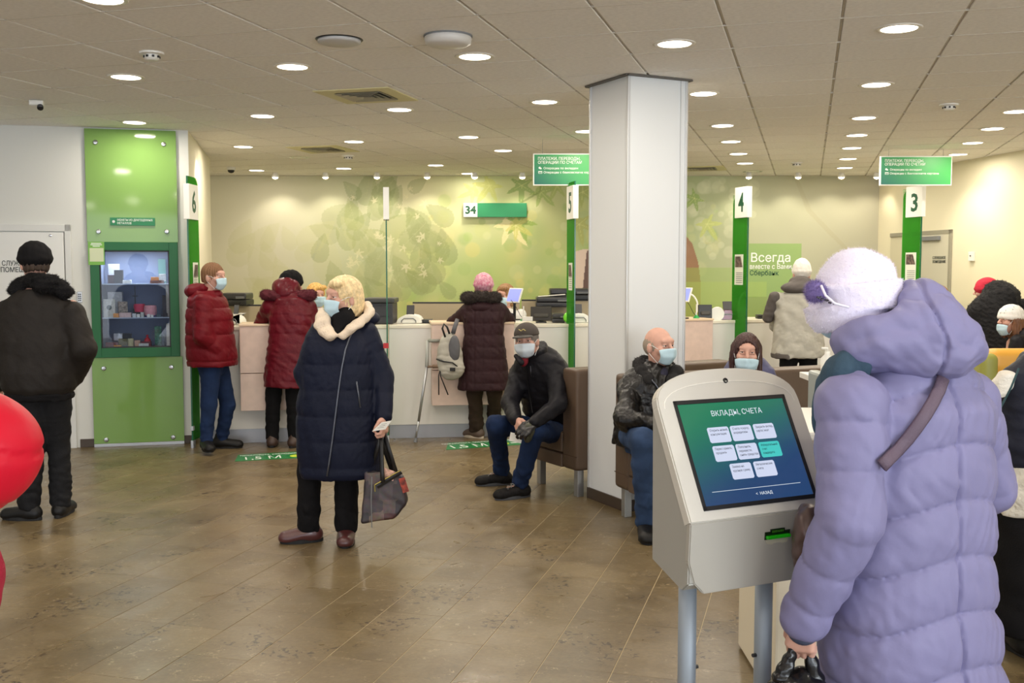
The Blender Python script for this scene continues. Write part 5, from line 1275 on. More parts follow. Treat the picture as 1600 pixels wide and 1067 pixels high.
    def hair(s, m, style='short', seed=1, hlen=.1):
        S = Sdf(); h, B = s.h, s.B
        if style == 'fringe':      # bald on top, short hair at the sides
            S.ell(h(0, -.022, .008), (.0785, .093, .082), B); S.cut(h(0, .03, 0), s.hf+s.hu*.25); S.cut(h(0, -.02, .065), s.hu-s.hf*.45); S.cut(h(0, 0, -.06), -s.hu)
            for g in (1, -1): S.ell(h(g*.084, -.008, -.016), (.02, .024, .032), B, k=.004, op='s')
            am = .0012
        elif style == 'short':
            S.ell(h(0, -.014, .035), (.081, .101, .092), B); S.ell(h(0, -.03, -.01), (.077, .083, .075), B); S.ell(h(0, .118, -.035), (.073, .078, .1), B, k=.012, op='s'); S.cut(h(0, -.03, -.055), -s.hu-s.hf*.2)
            for g in (1, -1): S.ell(h(g*.09, .01, -.03), (.026, .036, .042), B, k=.006, op='s')
            am = .003
        elif style == 'bob':
            S.ell(h(0, -.014, .035), (.09, .108, .1), B); S.ell(h(0, -.045, -.03), (.088, .082, .1), B, k=.03)
            S.ell(h(0, .115, -.035), (.078, .088, .108), B, k=.015, op='s'); S.cut(h(0, -.03, -.105), -s.hu); S.ell(h(.035, .07, .085), (.05, .03, .024), B, k=.02)
            for g in (1, -1): S.ell(h(g*.098, .025, -.04), (.034, .05, .06), B, k=.012, op='s')
            am = .0022
        else:                      # long
            S.ell(h(0, -.012, .035), (.086, .106, .096), B); S.ell(h(0, -.05, -.06), (.092, .075, .13), B, k=.03)
            for g in (1, -1): S.ell(h(g*.084, -.01, -.06), (.02, .045, .11), B, k=.02)
            S.ell(h(0, .12, -.035), (.078, .095, .12), B, k=.012, op='s'); S.cut(h(0, 0, -.05-hlen), -s.hu); am = .003
        hs, hf, hu, c = np.array(s.hs), np.array(s.hf), np.array(s.hu), np.array(s.J['head']); r = np.random.RandomState(seed); ph = r.uniform(0, 6, 4)
        def strand(x, y, z):
            X, Y, Z = x-c[0], y-c[1], z-c[2]; a = X*hs[0]+Y*hs[1]+Z*hs[2]; b = X*hf[0]+Y*hf[1]+Z*hf[2]; u = X*hu[0]+Y*hu[1]+Z*hu[2]
            t = np.arctan2(a, b-.02)
            return am*(np.sin(t*23+u*18+ph[0])+.7*np.sin(t*41-u*25+ph[1])+.5*np.sin(t*67+ph[2]+u*30))
        S.post = [strand]; o, V = s.part('hair', S, m, .006, [(s.J['head'], .16, .0045)]); return o
    def knit_hat(s, m, k0=(.092, .112, .098), c=(0, -.012, .045), cutz=.02, cuff=.03, label=None):
        S = Sdf(); S.ell(s.h(*c), k0, s.B); S.ell(s.h(c[0], c[1], c[2]-.015), (k0[0]+.004, k0[1]+.004, cuff+.012), s.B, k=.015); S.cut(s.h(0, 0, cutz), -s.hu+s.hf*.12)
        S.post = [fine_noise(3, .0016, 90)]; return s.part('knit_hat', S, m, .006, label=label)
    def trousers(s, m, r=(.095, .075, .062, .062), hem=.05, fold=.006, pelvis=True, seed=2, name='trousers'):
        J = s.J; S = Sdf()
        if pelvis: S.stack(J['pelvis'], J['neck']-J['pelvis'], J.get('tf', J['f']), [(-.14, .12, .1), (-.05, .165, .12), (.1, .155, .115)], k=.05)
        for sd in 'lr':
            S.cap(J['h'+sd], J['k'+sd], r[0], r[1], k=.035); d = (J['a'+sd]-J['k'+sd])
            S.cap(J['k'+sd], J['k'+sd]+d*.97, r[1]*.98, r[3], k=.02)
        za = min(J['al'].z, J['ar'].z); S.cut((0, 0, za-.05+hem*.3), (0, 0, -1)) if J.get('flat', True) else None
        bf = wr(seed+5, .013, 15); S.post = [wr(seed, fold, 8), wr(seed+1, fold*.5, 19), lambda X, Y, Z: (bf(X, Y, Z)-.004)*np.clip((.4-Z)/.25, 0, 1)]; return s.part(name, S, m, .009)[0]
    def shoe(s, sd, m, L=.27, w=.048, sole=SOLE, high=0):
        J = s.J; a = J['a'+sd]; d = J['t'+sd].normalized(); z0 = J.get('floor'+sd, 0.0); S = Sdf(); b = V3((a.x, a.y, z0)); g = V3((0, 0, 1))
        S.cap(b-d*.04+g*.045, b+d*(L-.12)+g*.034, .046, w*.8, k=.02); S.cap(b+d*.04+g*.05, b+d*(L-.13)+g*.03, w, w, k=.03, flat=((0, 0, 1), 1.5)); S.cap(b-d*.01+g*.05, b-d*.01+g*(.11+high), .046, .044, k=.03)
        S.cut(b+g*.012, -g); o, V = s.part('shoe', S, m, .007)
        side = V3((-d.y, d.x, 0)); pts = []
        for i in range(20):
            t = 2*PI*i/20; x = math.cos(t); pts.append((L/2-.085+x*(L/2+.002), math.sin(t)*(w+.004-(.008 if x < 0 else 0))))
        k = MB(); k.prism(pts, b-s.o, d, side, g, .024, .003); k.build('sole', sole, o); return o
def hand(S, w, d, pn, th, curl=.35, sc=1.0, thumb=.5):
    d = V3(d).normalized(); pn = V3(pn); pn = (pn-d*pn.dot(d)).normalized(); th = V3(th); th = (th-d*th.dot(d)-pn*th.dot(pn)).normalized()
    for i, (off, ln) in enumerate(((.031, .07), (.0105, .078), (-.0105, .072), (-.031, .056))):
        b = w+d*(.092-.006*abs(i-1))*sc+th*off*sc; S.cap(w+d*.01+th*off*.55, b, .0155*sc, .012*sc, k=.016)
        a = curl*.6; p = b
        for j, fr in enumerate((.46, .3, .24)):
            dd = d*math.cos(a)+pn*math.sin(a); n = p+dd*ln*fr*sc; S.cap(p, n, (.0098-.001*j)*sc, (.0092-.001*j)*sc, k=.003); p = n; a += curl*1.4
    p0 = w+d*.02+th*.02*sc; p1 = p0+(d*.7+th*.6+pn*.35).normalized()*.042*sc; p2 = p1+(d*.85+th*.1+pn*thumb).normalized()*.034*sc; p3 = p2+(d*.9-th*.15+pn*thumb*1.2).normalized()*.026*sc
    S.cap(p0, p1, .016*sc, .0125*sc, k=.014); S.cap(p1, p2, .0122*sc, .011*sc, k=.004); S.cap(p2, p3, .011*sc, .009*sc, k=.004)

# --- 1: man in black hat, back view, at the service door
J = J_stand(0, 0, 100, 1.72); 
def ground(J, px, py):
    p = atz(px, py, 0)
    for k, v in J.items():
        if isinstance(v, Vector) and k not in ('f', 'l', 'hf', 'hu', 'tl', 'tr', 'tf'): v += V3((p.x, p.y, 0))
    return p
p = ground(J, 68, 812); Y = p.y
J['head'] = W(54, 412, Y+.02); J['neck'] = W(62, 448, Y); J['hf'] = fwd_of(128)
J['al'] = atz(46, 812, 0)+V3((0, 0, .085)); J['ar'] = atz(96, 806, 0)+V3((0, 0, .085)); J['kl'] = W(52, 700, J['al'].y); J['kr'] = W(92, 700, J['ar'].y); J['hl'] = W(48, 605, Y); J['hr'] = W(88, 605, Y)
J['tl'] = fwd_of(172); J['tr'] = fwd_of(95); J['sl'] = W(12, 480, Y); J['sr'] = W(112, 480, Y); J['el'] = W(-8, 545, Y-.02); J['er'] = W(132, 545, Y-.02); J['wl'] = W(-2, 600, Y+.08); J['wr'] = W(120, 588, Y+.1)
f = Fig(J, p, 'man in black knit hat and dark jacket standing with back turned at far left')
f.body(); f.eyes()
LJ = cloth('jacket_brownblack', (34, 30, 27), .6, .18, 60, var=.12)
S = Sdf(); S.stack((p.x, Y, 0), (0, 0, 1), J['f'], [(.80, .20, .145), (.85, .235, .17), (.95, .25, .175), (1.15, .25, .165), (1.3, .235, .145), (1.4, .19, .13), (1.48, .1, .1)], k=.05)
for sd in 'lr': S.cap(J['s'+sd]-V3((0, 0, .03)), J['e'+sd], .085, .082, k=.05); S.cap(J['e'+sd], J['w'+sd], .082, .06, k=.03)
S.post = [wr(11, .010, 7)]; f.part('jacket', S, LJ, .011)
S = Sdf(); S.stack((p.x, Y, 0), (0, 0, 1), J['f'], [(.775, .2, .15), (.82, .205, .155)], k=.01); S.post = [fine_noise(2, .003, 70)]; f.part('waistband', S, BLACKC, .009)
S = Sdf()
for (x, y, d) in ((38, 442, 0), (52, 438, -.05), (66, 438, -.07), (80, 441, -.05), (90, 447, 0), (28, 453, -.02), (100, 456, -.02), (66, 448, -.09)): S.ell(W(x, y, Y+d), (.06, .06, .045), k=.03)
S.post = [fine_noise(5, .004, 80)]; o, V = f.part('fur_collar', S, BLACKC, .009)
FURB = mat('fur_black', (26, 24, 24), .9); tufts('collar_fur', V, 3500, .016, .0012, FURB, f.root, f.o, 3)
f.trousers(CHARC, (.1, .078, .068, .08), seed=4, fold=.009); f.shoe('l', SHOEB); f.shoe('r', SHOEB); f.hair(mat('hair_dark', (60, 46, 36), .7), 'short'); f.knit_hat(BLACKC, (.1, .12, .1), cutz=-.03)

# --- 3: man in dark red jacket by divider 6
J = J_stand(0, 0, -12, 1.68); p = ground(J, 332, 704); Y = p.y
J['head'] = W(334, 433, Y); J['neck'] = W(325, 458, Y); J['hf'] = fwd_of(-18)
J['pelvis'] = W(330, 560, Y); J['hl'] = W(342, 572, Y+.08); J['hr'] = W(330, 572, Y-.08); J['kl'] = W(356, 632, Y+.1); J['kr'] = W(326, 632, Y-.1)
J['ar'] = W(322, 694, Y-.12); J['al'] = atz(346, 700, 0)+V3((0, 0, .085)); J['tr'] = fwd_of(-62); J['tl'] = fwd_of(5); J['floorr'] = .0
J['ar'].z = .12; J['floorr'] = .03
J['sl'] = W(330, 470, Y+.17); J['sr'] = W(318, 472, Y-.17); J['er'] = W(316, 524, Y-.24); J['wr'] = W(346, 553, Y-.13); J['el'] = W(330, 520, Y+.24); J['wl'] = W(352, 545, Y+.16)
f = Fig(J, p, 'man in dark red puffer jacket and jeans with face mask, leaning by divider 6')
f.body(hands=()); f.eyes(); f.mask(); f.hair(mat('hair_brown', (122, 86, 56), .7), 'short', 2)
RED = cloth('red_jacket', (104, 14, 26), .5, .25, 60, var=.1)
S = Sdf(); c = W(328, 520, Y); S.stack((c.x, Y, 0), (0, 0, 1), J['f'], [(.75, .22, .2, .02), (.8, .225, .215, .02), (1.0, .23, .2), (1.2, .23, .185), (1.34, .2, .15, -.02), (1.42, .12, .11, -.03)], k=.05, q=(.115, .014, .0))
for sd in 'lr': S.cap(J['s'+sd], J['e'+sd], .085, .08, k=.04, q=(.1, .01, 0)); S.cap(J['e'+sd], J['w'+sd], .078, .062, k=.02, q=(.1, .01, 0))
S.post = [wr(12, .006, 9)]; f.part('jacket', S, RED, .010)
S = Sdf(); S.ell(W(306, 455, Y), (.10, .12, .075), k=.03); S.ell(W(318, 450, Y), (.07, .11, .06), k=.03); S.ell(W(338, 461, Y), (.06, .08, .055), k=.03); S.ell(W(322, 440, Y), (.06, .075, .06), k=.01, op='s'); S.post = [wr(3, .006, 14)]; f.part('hood', S, RED, .009)
f.trousers(JEANS, (.092, .074, .062, .064), seed=7, fold=.006); f.shoe('l', SHOEB); f.shoe('r', SHOEB)

# --- 4: woman in maroon coat leaning on the counter
J = J_stand(0, 0, 84, 1.6); p = ground(J, 443, 698); Y = p.y
J['head'] = W(456, 446, Y+.2); J['neck'] = W(450, 472, Y+.1); J['hf'] = fwd_of(60); J['sl'] = W(420, 480, Y+.08); J['sr'] = W(482, 480, Y+.1)
J['el'] = W(408, 506, Y+.2); J['wl'] = W(425, 500, Y+.42); J['er'] = W(492, 510, Y+.2); J['wr'] = W(480, 498, Y+.42); J['pelvis'] = V3((W(451, 550, Y).x, Y+.06, .88)); J['hl'] += V3((.02, .05, 0)); J['hr'] += V3((.02, .05, 0)); J['tl'] = fwd_of(100); J['tr'] = fwd_of(75)
f = Fig(J, p, 'woman in shiny maroon hooded coat leaning on counter with back turned'); f.body(); f.eyes()
MARC = cloth('maroon_coat', (92, 18, 30), .38, .25, 60, var=.12, coat=.05)
S = Sdf(); b = W(450, 550, Y); S.stack((b.x-.01, Y-.02, 0), (.03, .07, 1), J['f'], [(.53, .235, .2), (.6, .24, .2), (.8, .225, .185), (1.0, .205, .17), (1.2, .215, .165), (1.33, .17, .13), (1.4, .08, .08)], k=.05, q=(.085, .008, 0, .3))
for sd in 'lr': S.cap(J['s'+sd], J['e'+sd], .08, .07, k=.05, q=(.08, .006, 0)); S.cap(J['e'+sd], J['w'+sd], .07, .05, k=.02)
S.post = [wr(13, .009, 11)]; f.part('coat', S, MARC, .010)
S = Sdf(); S.ell(W(447, 449, Y+.12), (.135, .12, .1), k=.03); S.ell(W(447, 458, Y+.06), (.11, .09, .08), k=.03); S.post = [wr(8, .008, 14)]; f.part('hood', S, MARC, .009)
S = Sdf()
for i in range(7): S.ell(W(416+i*11.5, 464+abs(i-3)*-1.0, Y+.05), (.055, .07, .05), k=.03)
S.post = [fine_noise(6, .005, 70)]; o, V = f.part('fur_trim', S, mat('fur_maroon', (84, 22, 34), .9), .009); tufts('trim_fur', V, 3500, .02, .0014, MATS['fur_maroon'], f.root, f.o, 4)
f.knit_hat(BLACKC, (.1, .12, .1), cutz=-.01); f.trousers(BLACKC, (.095, .075, .07, .07), seed=9)
SB = mat('shoe_brown', (66, 48, 40), .45); f.shoe('l', SB); f.shoe('r', SB)

# --- 5, 8, 14: clerks behind the counters
def clerk(px, py, Y, deg, tilt, label, hairm, hair, topm, seed, vest=None):
    hc = W(px, py, Y); x = hc.x; J = J_stand(x, Y, -90, 1.62); dz_ = hc.z-J['head'].z
    for k, v in J.items():
        if isinstance(v, Vector) and k in ('pelvis', 'neck', 'head', 'hl', 'hr', 'sl', 'sr', 'el', 'er', 'wl', 'wr'): v.z += dz_
    J['head'] = hc; J['hf'] = fwd_of(deg)+V3((0, 0, tilt)); J['hu'] = V3((0, 0, 1))
    for sd in 'lr': J['k'+sd] = J['h'+sd]+V3((0, -.4, -.02)); J['a'+sd] = J['k'+sd]+V3((0, .05, -.36)); J['e'+sd] = J['s'+sd]+V3((0, -.12, -.25)); J['w'+sd] = J['e'+sd]+V3((0, -.22, .02))
    f = Fig(J, V3((x, Y, 0)), label); J['al'].z = J['ar'].z = max(.085, J['al'].z)
    f.body(res=.011, fine_head=.006); f.eyes(); f.mask(); f.hair(hairm, hair, seed)
    S = Sdf(); z = J['pelvis'].z; S.stack((x, Y, z), (0, 0, 1), J['f'], [(-.1, .17, .13), (.05, .165, .12), (.3, .18, .125), (.44, .15, .1), (.51, .07, .07)], k=.05)
    for sd in 'lr': S.cap(J['s'+sd], J['e'+sd], .06, .055, k=.04); S.cap(J['e'+sd], J['w'+sd], .052, .04, k=.02)
    S.post = [wr(seed, .005, 10)]; f.part('shirt', S, topm, .012)
    if vest:
        S = Sdf(); S.stack((x, Y, z), (0, 0, 1), J['f'], [(-.1, .178, .14), (.05, .172, .13), (.3, .185, .135), (.46, .12, .1)], k=.05); f.part('vest', S, vest, .012)
    f.trousers(BLACKC, (.09, .07, .06, .06), fold=.002, seed=3)
    for sd in 'lr': J['a'+sd].z = .085; f.shoe(sd, SHOEB)
    k = MB(); k.box((x, Y+.02, J['pelvis'].z-.16), (.44, .44, .07), None, .025); k.tube([(x, Y+.02, .1), (x, Y+.02, J['pelvis'].z-.18)], .03, 10); k.box((x, Y+.24, J['pelvis'].z+.1), (.4, .05, .35), None, .02)
    for a in range(5): k.tube([(x, Y+.02, .1), (x+.25*math.cos(a*1.257), Y+.02+.25*math.sin(a*1.257), .05)], .018, 6); k.ball((x+.25*math.cos(a*1.257), Y+.02+.25*math.sin(a*1.257), .03), .03)
    o = k.build('office_chair', DKGREY); tag(o, 'dark office chair under '+label.split(' behind')[0], 'chair', 'office chairs behind the counters')
    return f
BLOND = mat('hair_blond', (216, 170, 96), .5, var=.25, vscale=60); LTBROWN = mat('hair_lightbrown', (150, 112, 74), .6, var=.2, vscale=60)
WSH = cloth('white_shirt', (216, 216, 212), .7); NAVYV = cloth('navy_vest', (26, 32, 60), .7)
clerk(494, 462, 10.45, -55, -.45, 'blond clerk with face mask behind counter beside navy coat woman', BLOND, 'bob', WSH, 21, NAVYV)
clerk(789, 463, 10.6, -120, -.2, 'light haired clerk half hidden behind brown coat and tablet', LTBROWN, 'bob', WSH, 22, NAVYV)
clerk(1467, 463, 11.75, -150, -.3, 'brown haired clerk in white shirt and navy vest behind far right counter', LTBROWN, 'short', WSH, 23, NAVYV)

# --- 6: woman in navy coat with tote bag, centre
J = J_stand(0, 0, -98, 1.6); p = ground(J, 512, 846); Y = p.y
J['head'] = W(536, 466, Y); J['hf'] = fwd_of(-138)+V3((0, 0, .06)); J['neck'] = W(538, 500, Y+.02)
J['sr'] = W(503, 522, Y); J['er'] = W(477, 583, Y+.02); J['wr'] = W(492, 612, Y+.02); J['sl'] = W(574, 522, Y+.02); J['el'] = W(598, 588, Y+.02); J['wl'] = W(600, 650, Y-.1)
J['hr'] = W(490, 640, Y); J['hl'] = W(545, 640, Y); J['kr'] = W(484, 735, Y); J['kl'] = W(541, 735, Y); J['ar'] = W(482, 825, Y+.0); J['al'] = W(541, 827, Y+.0); J['ar'].z = J['al'].z = .085; J['tr'] = fwd_of(-165); J['tl'] = fwd_of(-84)
f = Fig(J, p, 'blond woman in long navy quilted coat and blue mask holding tote bag')
f.body(fine_head=.004, handspec={'l': ((J['wl']-J['el']), V3((-.75, .2, 0)), V3((-.3, -.9, -.2)), .75)}); f.eyes(mat('brow_fair', (170, 130, 96), .8)); f.mask(); f.hair(mat('hair_palegold', (224, 198, 150), .5, var=.22, vscale=50), 'bob', 5)
NAVY = cloth('navy_coat', (18, 23, 42), .55, .2, 50, var=.1)
S = Sdf(); b = W(531, 600, Y); S.stack((b.x, Y+.01, 0), (-.01, 0, 1), J['f'], [(.385, .235, .17), (.42, .25, .185), (.6, .262, .19), (.8, .25, .185), (1.0, .225, .17), (1.13, .205, .165), (1.21, .185, .145), (1.28, .13, .11), (1.34, .07, .07)], k=.045, q=(.148, .009, .02), n=2.4)
for sd in 'lr': S.cap(J['s'+sd]-V3((0, 0, .0)), J['e'+sd], .074, .068, k=.045, q=(.12, .006, 0)); S.cap(J['e'+sd], J['w'+sd], .068, .054, k=.02, q=(.12, .005, 0))
S.post = [wr(14, .005, 9)]; coat, V = f.part('coat', S, NAVY, .009)
# zip running aslant from the collar to the hem, snapped to the front of the coat
def on_front(px, py, V, r=.02, push=.004):
    d = ray(px, py).normalized(); o = V3((0, 0, CAM_H)); Vn = V-np.array(o); t = Vn @ np.array(d); dist = np.linalg.norm(Vn-t[:, None]*np.array(d), axis=1); m = dist < r
    tt = np.sort(t[m])[:6].mean() if m.any() else Y; return o+d*(tt-push)
ZIP = mat('zip_metal', (96, 100, 110), .35, metal=.7)
pts = [on_front(x, y, V) for x, y in ((553, 512), (546, 528), (540, 545), (534, 575), (529, 610), (524, 650), (519, 690), (514, 725), (511, 744))]
k = MB(); k.tube(pts, .0055, 6); f.mb('zip', k, ZIP, True)
k = MB(); k.tube([on_front(557, 596, V), on_front(560, 615, V), on_front(563, 637, V)], .005, 6); f.mb('pocket_zip', k, ZIP, True)
k = MB(); q = on_front(603, 540, V); k.box(q, (.03, .006, .03)); f.mb('sleeve_badge', k, mat('badge_red', (186, 40, 44), .5))
S = Sdf(); S.cap(W(538, 490, Y-.01), W(536, 500, Y-.04), .066, .072, k=.02); S.cap(W(536, 500, Y-.05), W(526, 520, Y-.115), .066, .03, k=.02); S.post = [wr(9, .004, 20)]; f.part('turtleneck', S, BLACKC, .008)
S = Sdf(); CREAM = mat('cream_fleece', (222, 204, 182), .95, bump=.6, bscale=90)
q = [W(x, y, Y+d) for x, y, d in ((503, 488, -.02), (501, 497, -.06), (502, 508, -.10), (507, 519, -.125), (517, 525, -.145))]
for u_, v_ in zip(q[:-1], q[1:]): S.cap(u_, v_, .03, .032, k=.02)
q = [W(x, y, Y+d) for x, y, d in ((508, 492, -.06), (510, 506, -.105), (514, 517, -.13))]
for u_, v_ in zip(q[:-1], q[1:]): S.cap(u_, v_, .022, .026, k=.02)
q = [W(x, y, Y+d) for x, y, d in ((556, 478, .13), (574, 479, .09), (577, 487, .02), (570, 497, -.045), (560, 506, -.09), (548, 516, -.125), (536, 526, -.15))]
for u_, v_ in zip(q[:-1], q[1:]): S.cap(u_, v_, .026, .024, k=.02)
S.post = [fine_noise(4, .005, 60)]; o, V2 = f.part('fleece_collar', S, CREAM, .008)
S = Sdf(); S.ell(W(572, 497, Y+.1), (.085, .09, .055), k=.04); S.ell(W(550, 500, Y+.14), (.12, .08, .07), k=.04); S.post = [wr(10, .006, 14)]; f.part('hood', S, NAVY, .009)
f.trousers(BLACKC, (.092, .076, .07, .078), seed=12, fold=.007)
SM = mat('shoe_burgundy', (78, 40, 40), .3, coat=.3); f.shoe('l', SM, .25); f.shoe('r', SM, .25)
WN = (J['wl'], J['el'])

# tote bag and ticket in her hand
def tote():
    Yb = WN[0].y-.03; c = W(603, 770, Yb); root = empty('tote_bag', c, 'patchwork brown tote bag with black straps hanging from left hand of navy coat woman', 'bag')
    m = bpy.data.materials.new('tote_print'); m.use_nodes = True; nt = m.node_tree; b = nt.nodes['Principled BSDF']; b.inputs['Roughness'].default_value = .45
    tc = nt.nodes.new('ShaderNodeTexCoord'); v = nt.nodes.new('ShaderNodeTexVoronoi'); v.distance = 'CHEBYCHEV'; v.inputs['Scale'].default_value = 13; v.inputs['Randomness'].default_value = .5
    r = nt.nodes.new('ShaderNodeValToRGB'); r.color_ramp.interpolation = 'CONSTANT'
    cs = [(0, (56, 47, 50)), (.2, (72, 62, 64)), (.38, (44, 38, 42)), (.55, (84, 70, 68)), (.68, (62, 52, 56)), (.8, (74, 42, 42)), (.88, (104, 88, 80)), (.94, (50, 44, 56))]
    r.color_ramp.elements[0].position = cs[0][0]; r.color_ramp.elements[0].color = lin(cs[0][1]); r.color_ramp.elements[1].position = cs[1][0]; r.color_ramp.elements[1].color = lin(cs[1][1])
    for q, cc in cs[2:]: e = r.color_ramp.elements.new(q); e.color = lin(cc)
    sx = nt.nodes.new('ShaderNodeSeparateColor'); nt.links.new(tc.outputs['Object'], v.inputs['Vector']); nt.links.new(v.outputs['Color'], sx.inputs[0]); nt.links.new(sx.outputs[0], r.inputs[0])
    n = nt.nodes.new('ShaderNodeTexNoise'); n.inputs['Scale'].default_value = 45; nt.links.new(tc.outputs['Object'], n.inputs['Vector'])
    mx = nt.nodes.new('ShaderNodeMix'); mx.data_type = 'RGBA'; mx.blend_type = 'OVERLAY'; mx.inputs[0].default_value = .45; nt.links.new(r.outputs[0], mx.inputs[6]); nt.links.new(n.outputs['Color'], mx.inputs[7]); nt.links.new(mx.outputs[2], b.inputs[0])
    out = [(565, 818), (564, 740), (571, 728), (628, 736), (642, 776), (641, 783), (608, 819)]
    P = [W(x, y, Yb) for x, y in out]; cx = c
    S = Sdf(); c2 = sum(P, V3())/7
    # a slanted, slightly slumped box: four-sided loft
    tl, tr, bl, br = W(572, 735, Yb), W(632, 742, Yb), W(568, 812, Yb), W(622, 806, Yb)
    def fn(X, Y_, Z):
        t = np.clip((Z-bl.z)/(tl.z-bl.z), -.2, 1.2); xl = bl.x-.01+(tl.x-bl.x)*t; xr = W(642, 790, Yb).x+(W(630, 735, Yb).x-W(642, 790, Yb).x)*t
        d1 = np.maximum(xl-X, X-xr); dep = .075-.045*t; d2 = np.abs(Y_-Yb)-dep
        zl = bl.z-.01+(X-bl.x)*.12; zcut = W(608, 818, Yb); low = np.maximum(zl-Z, ((zcut.z-Z)+(X-zcut.x)*1.05)*.68); up = (Z-(tl.z-.02*(X-tl.x)/(tr.x-tl.x)))
        q = np.maximum(np.maximum(d1, d2), np.maximum(low, up)); a = np.maximum(d1, -.02)+.02; bb = np.maximum(d2, -.02)+.02; e = np.maximum(np.maximum(low, up), -.02)+.02
        return np.where(q > -.02, np.sqrt(a*a+bb*bb+e*e)-.02, q)
    S._add(fn, (tl.x-.05, Yb-.1, zc(P)-.03), (W(642, 790, Yb).x+.03, Yb+.1, tl.z+.03), .01); S.post = [wr(31, .006, 16)]
    V, Q = S.mesh(.007); body = link_mesh('bag_body', np_mesh('bag_body', V, Q, c), m, root)
    o = -c; F_ = -.085
    k = MB(); q0, q1 = W(589, 760, Yb-.06)+o, W(627, 737, Yb-.05)+o; k.tube([q0, q1], .014, 4, .25); k.build('top_band', BLACK, root)
    k = MB(); k.tube([q0+V3((-.01, -.012, .012)), q1+V3((0, -.012, .012))], .003, 5); k.tube([q0+V3((-.012, -.01, .01)), W(586, 768, Yb-.07)+o], .003, 5); k.build('gold_zip', mat('zip_gold', (190, 176, 96), .3, metal=.6), root)
    k = MB(); k.tube([W(581, 745, Yb-.06)+o, W(580, 780, Yb-.088)+o, W(581, 824, Yb-.08)+o], .003, 5); k.build('side_zip', MIDGREY, root)
    k = MB(); r_ = W(631, 758, Yb-.082)+o; k.box(r_, (.036, .004, .085), Matrix.Rotation(-.3, 3, 'Y'), .001); k.build('red_patch', mat('patch_red', (150, 60, 44), .5, var=.6, vscale=40), root)
    k = MB(); r_ = W(607, 741, Yb-.05)+o; k.box(r_, (.075, .004, .055), Matrix.Rotation(.35, 3, 'Y'), .001); k.build('pale_patch', mat('patch_pale', (196, 156, 138), .5, var=.5, vscale=50), root)
    ht = W(597, 664, Yb)
    for pts in ([(598, 668, 0), (590, 700, 0), (577, 738, .04)], [(596, 668, 0), (596, 700, -.04), (597, 738, -.06), (598, 755, -.075)], [(598, 668, 0), (607, 700, -.02), (620, 742, -.05)], [(598, 668, .01), (600, 700, .04), (612, 735, .05)]):
        k = MB(); k.tube([W(x, y, Yb+d)+o for x, y, d in pts],   .0042, 6, 3.2, up=(.3, 1, 0)); k.build('strap', BLACK, root, True)
    # ticket
    t = W(598, 668, Yb-.07); r2 = empty('paper_ticket', t, 'white paper ticket held in left hand of navy coat woman', 'paper')
    A, B_, C_, D_ = [W(x, y, Yb-.075)-t for x, y in ((581, 674), (602, 671), (612, 657), (596, 660))]
    k = MB(); k.prism([(v.x, v.z) for v in (A, B_, C_, D_)], (0, 0, 0), (1, 0, 0), (0, 0, 1), (0, -1, 0), .0015); k.build('sheet', PLWHITE, r2)
    k = MB()
    for i in range(3):
        a = D_.lerp(A, .25+i*.2)*.8+C_.lerp(B_, .25+i*.2)*.2; b2 = D_.lerp(A, .25+i*.2)*.3+C_.lerp(B_, .25+i*.2)*.7; k.tube([a+V3((0, -.002, 0)), b2+V3((0, -.002, 0))], .0009, 4)
    k.build('print_line', MIDGREY, r2)
def zc(P): return min(v.z for v in P)
tote()

# --- 7: woman in brown coat with fur collar at the counter
J = J_stand(0, 0, 88, 1.6); p = ground(J, 757, 688); Y = p.y
J['head'] = W(756, 450, Y+.08); J['neck'] = W(756, 474, Y+.04); J['sl'] = W(728, 488, Y+.04); J['sr'] = W(783, 486, Y+.04); J['el'] = W(708, 504, Y+.16); J['wl'] = W(722, 500, Y+.34); J['er'] = W(795, 500, Y+.18); J['wr'] = W(788, 498, Y+.35)
J['tl'] = fwd_of(140); J['tr'] = fwd_of(60); J['al'] = atz(745, 684, 0)+V3((0, 0, .085)); J['ar'] = atz(772, 680, 0)+V3((0, 0, .085)); J['hf'] = fwd_of(80)
f = Fig(J, p, 'woman in brown quilted coat, dark fur collar and pink knit hat at counter'); f.body(); f.eyes()
BRC = cloth('brown_coat', (48, 28, 32), .6, .25, 60, var=.1)
S = Sdf(); b = W(756, 550, Y); S.stack((b.x, Y, 0), (0, .02, 1), J['f'], [(.475, .245, .2), (.5, .25, .205), (.8, .215, .18), (1.0, .19, .16), (1.15, .195, .155), (1.27, .18, .135), (1.34, .09, .09)], k=.05, q=(.11, .008, 0), vseam=[(u, -1, .007, .008) for u in (-.16, -.08, 0, .08, .16)])
for sd in 'lr': S.cap(J['s'+sd], J['e'+sd], .072, .064, k=.05, q=(.1, .005, 0)); S.cap(J['e'+sd], J['w'+sd], .064, .05, k=.02)
S.post = [wr(16, .004, 10)]; f.part('coat', S, BRC, .009)
S = Sdf(); S.ell(W(752, 480, Y-.06), (.11, .07, .06), k=.03); S.ell(W(752, 470, Y), (.1, .1, .06), k=.03); S.post = [wr(17, .006, 12)]; f.part('hood', S, BRC, .009)
S = Sdf()
for i in range(10):
    a = PI*i/9*1.5+PI*.75*-.0; a = -PI*.25+i*PI*1.5/9; S.ell(W(752, 463, Y-.01)+V3((math.cos(a)*.14, -math.sin(a)*.09, .005-abs(math.cos(a))*.02)), (.05, .045, .05), k=.03)
S.post = [fine_noise(8, .005, 70)]; FB = mat('fur_darkbrown', (52, 44, 40), .95); o, V = f.part('fur_collar', S, FB, .009); tufts('collar_fur', V, 4500, .026, .0014, FB, f.root, f.o, 6)
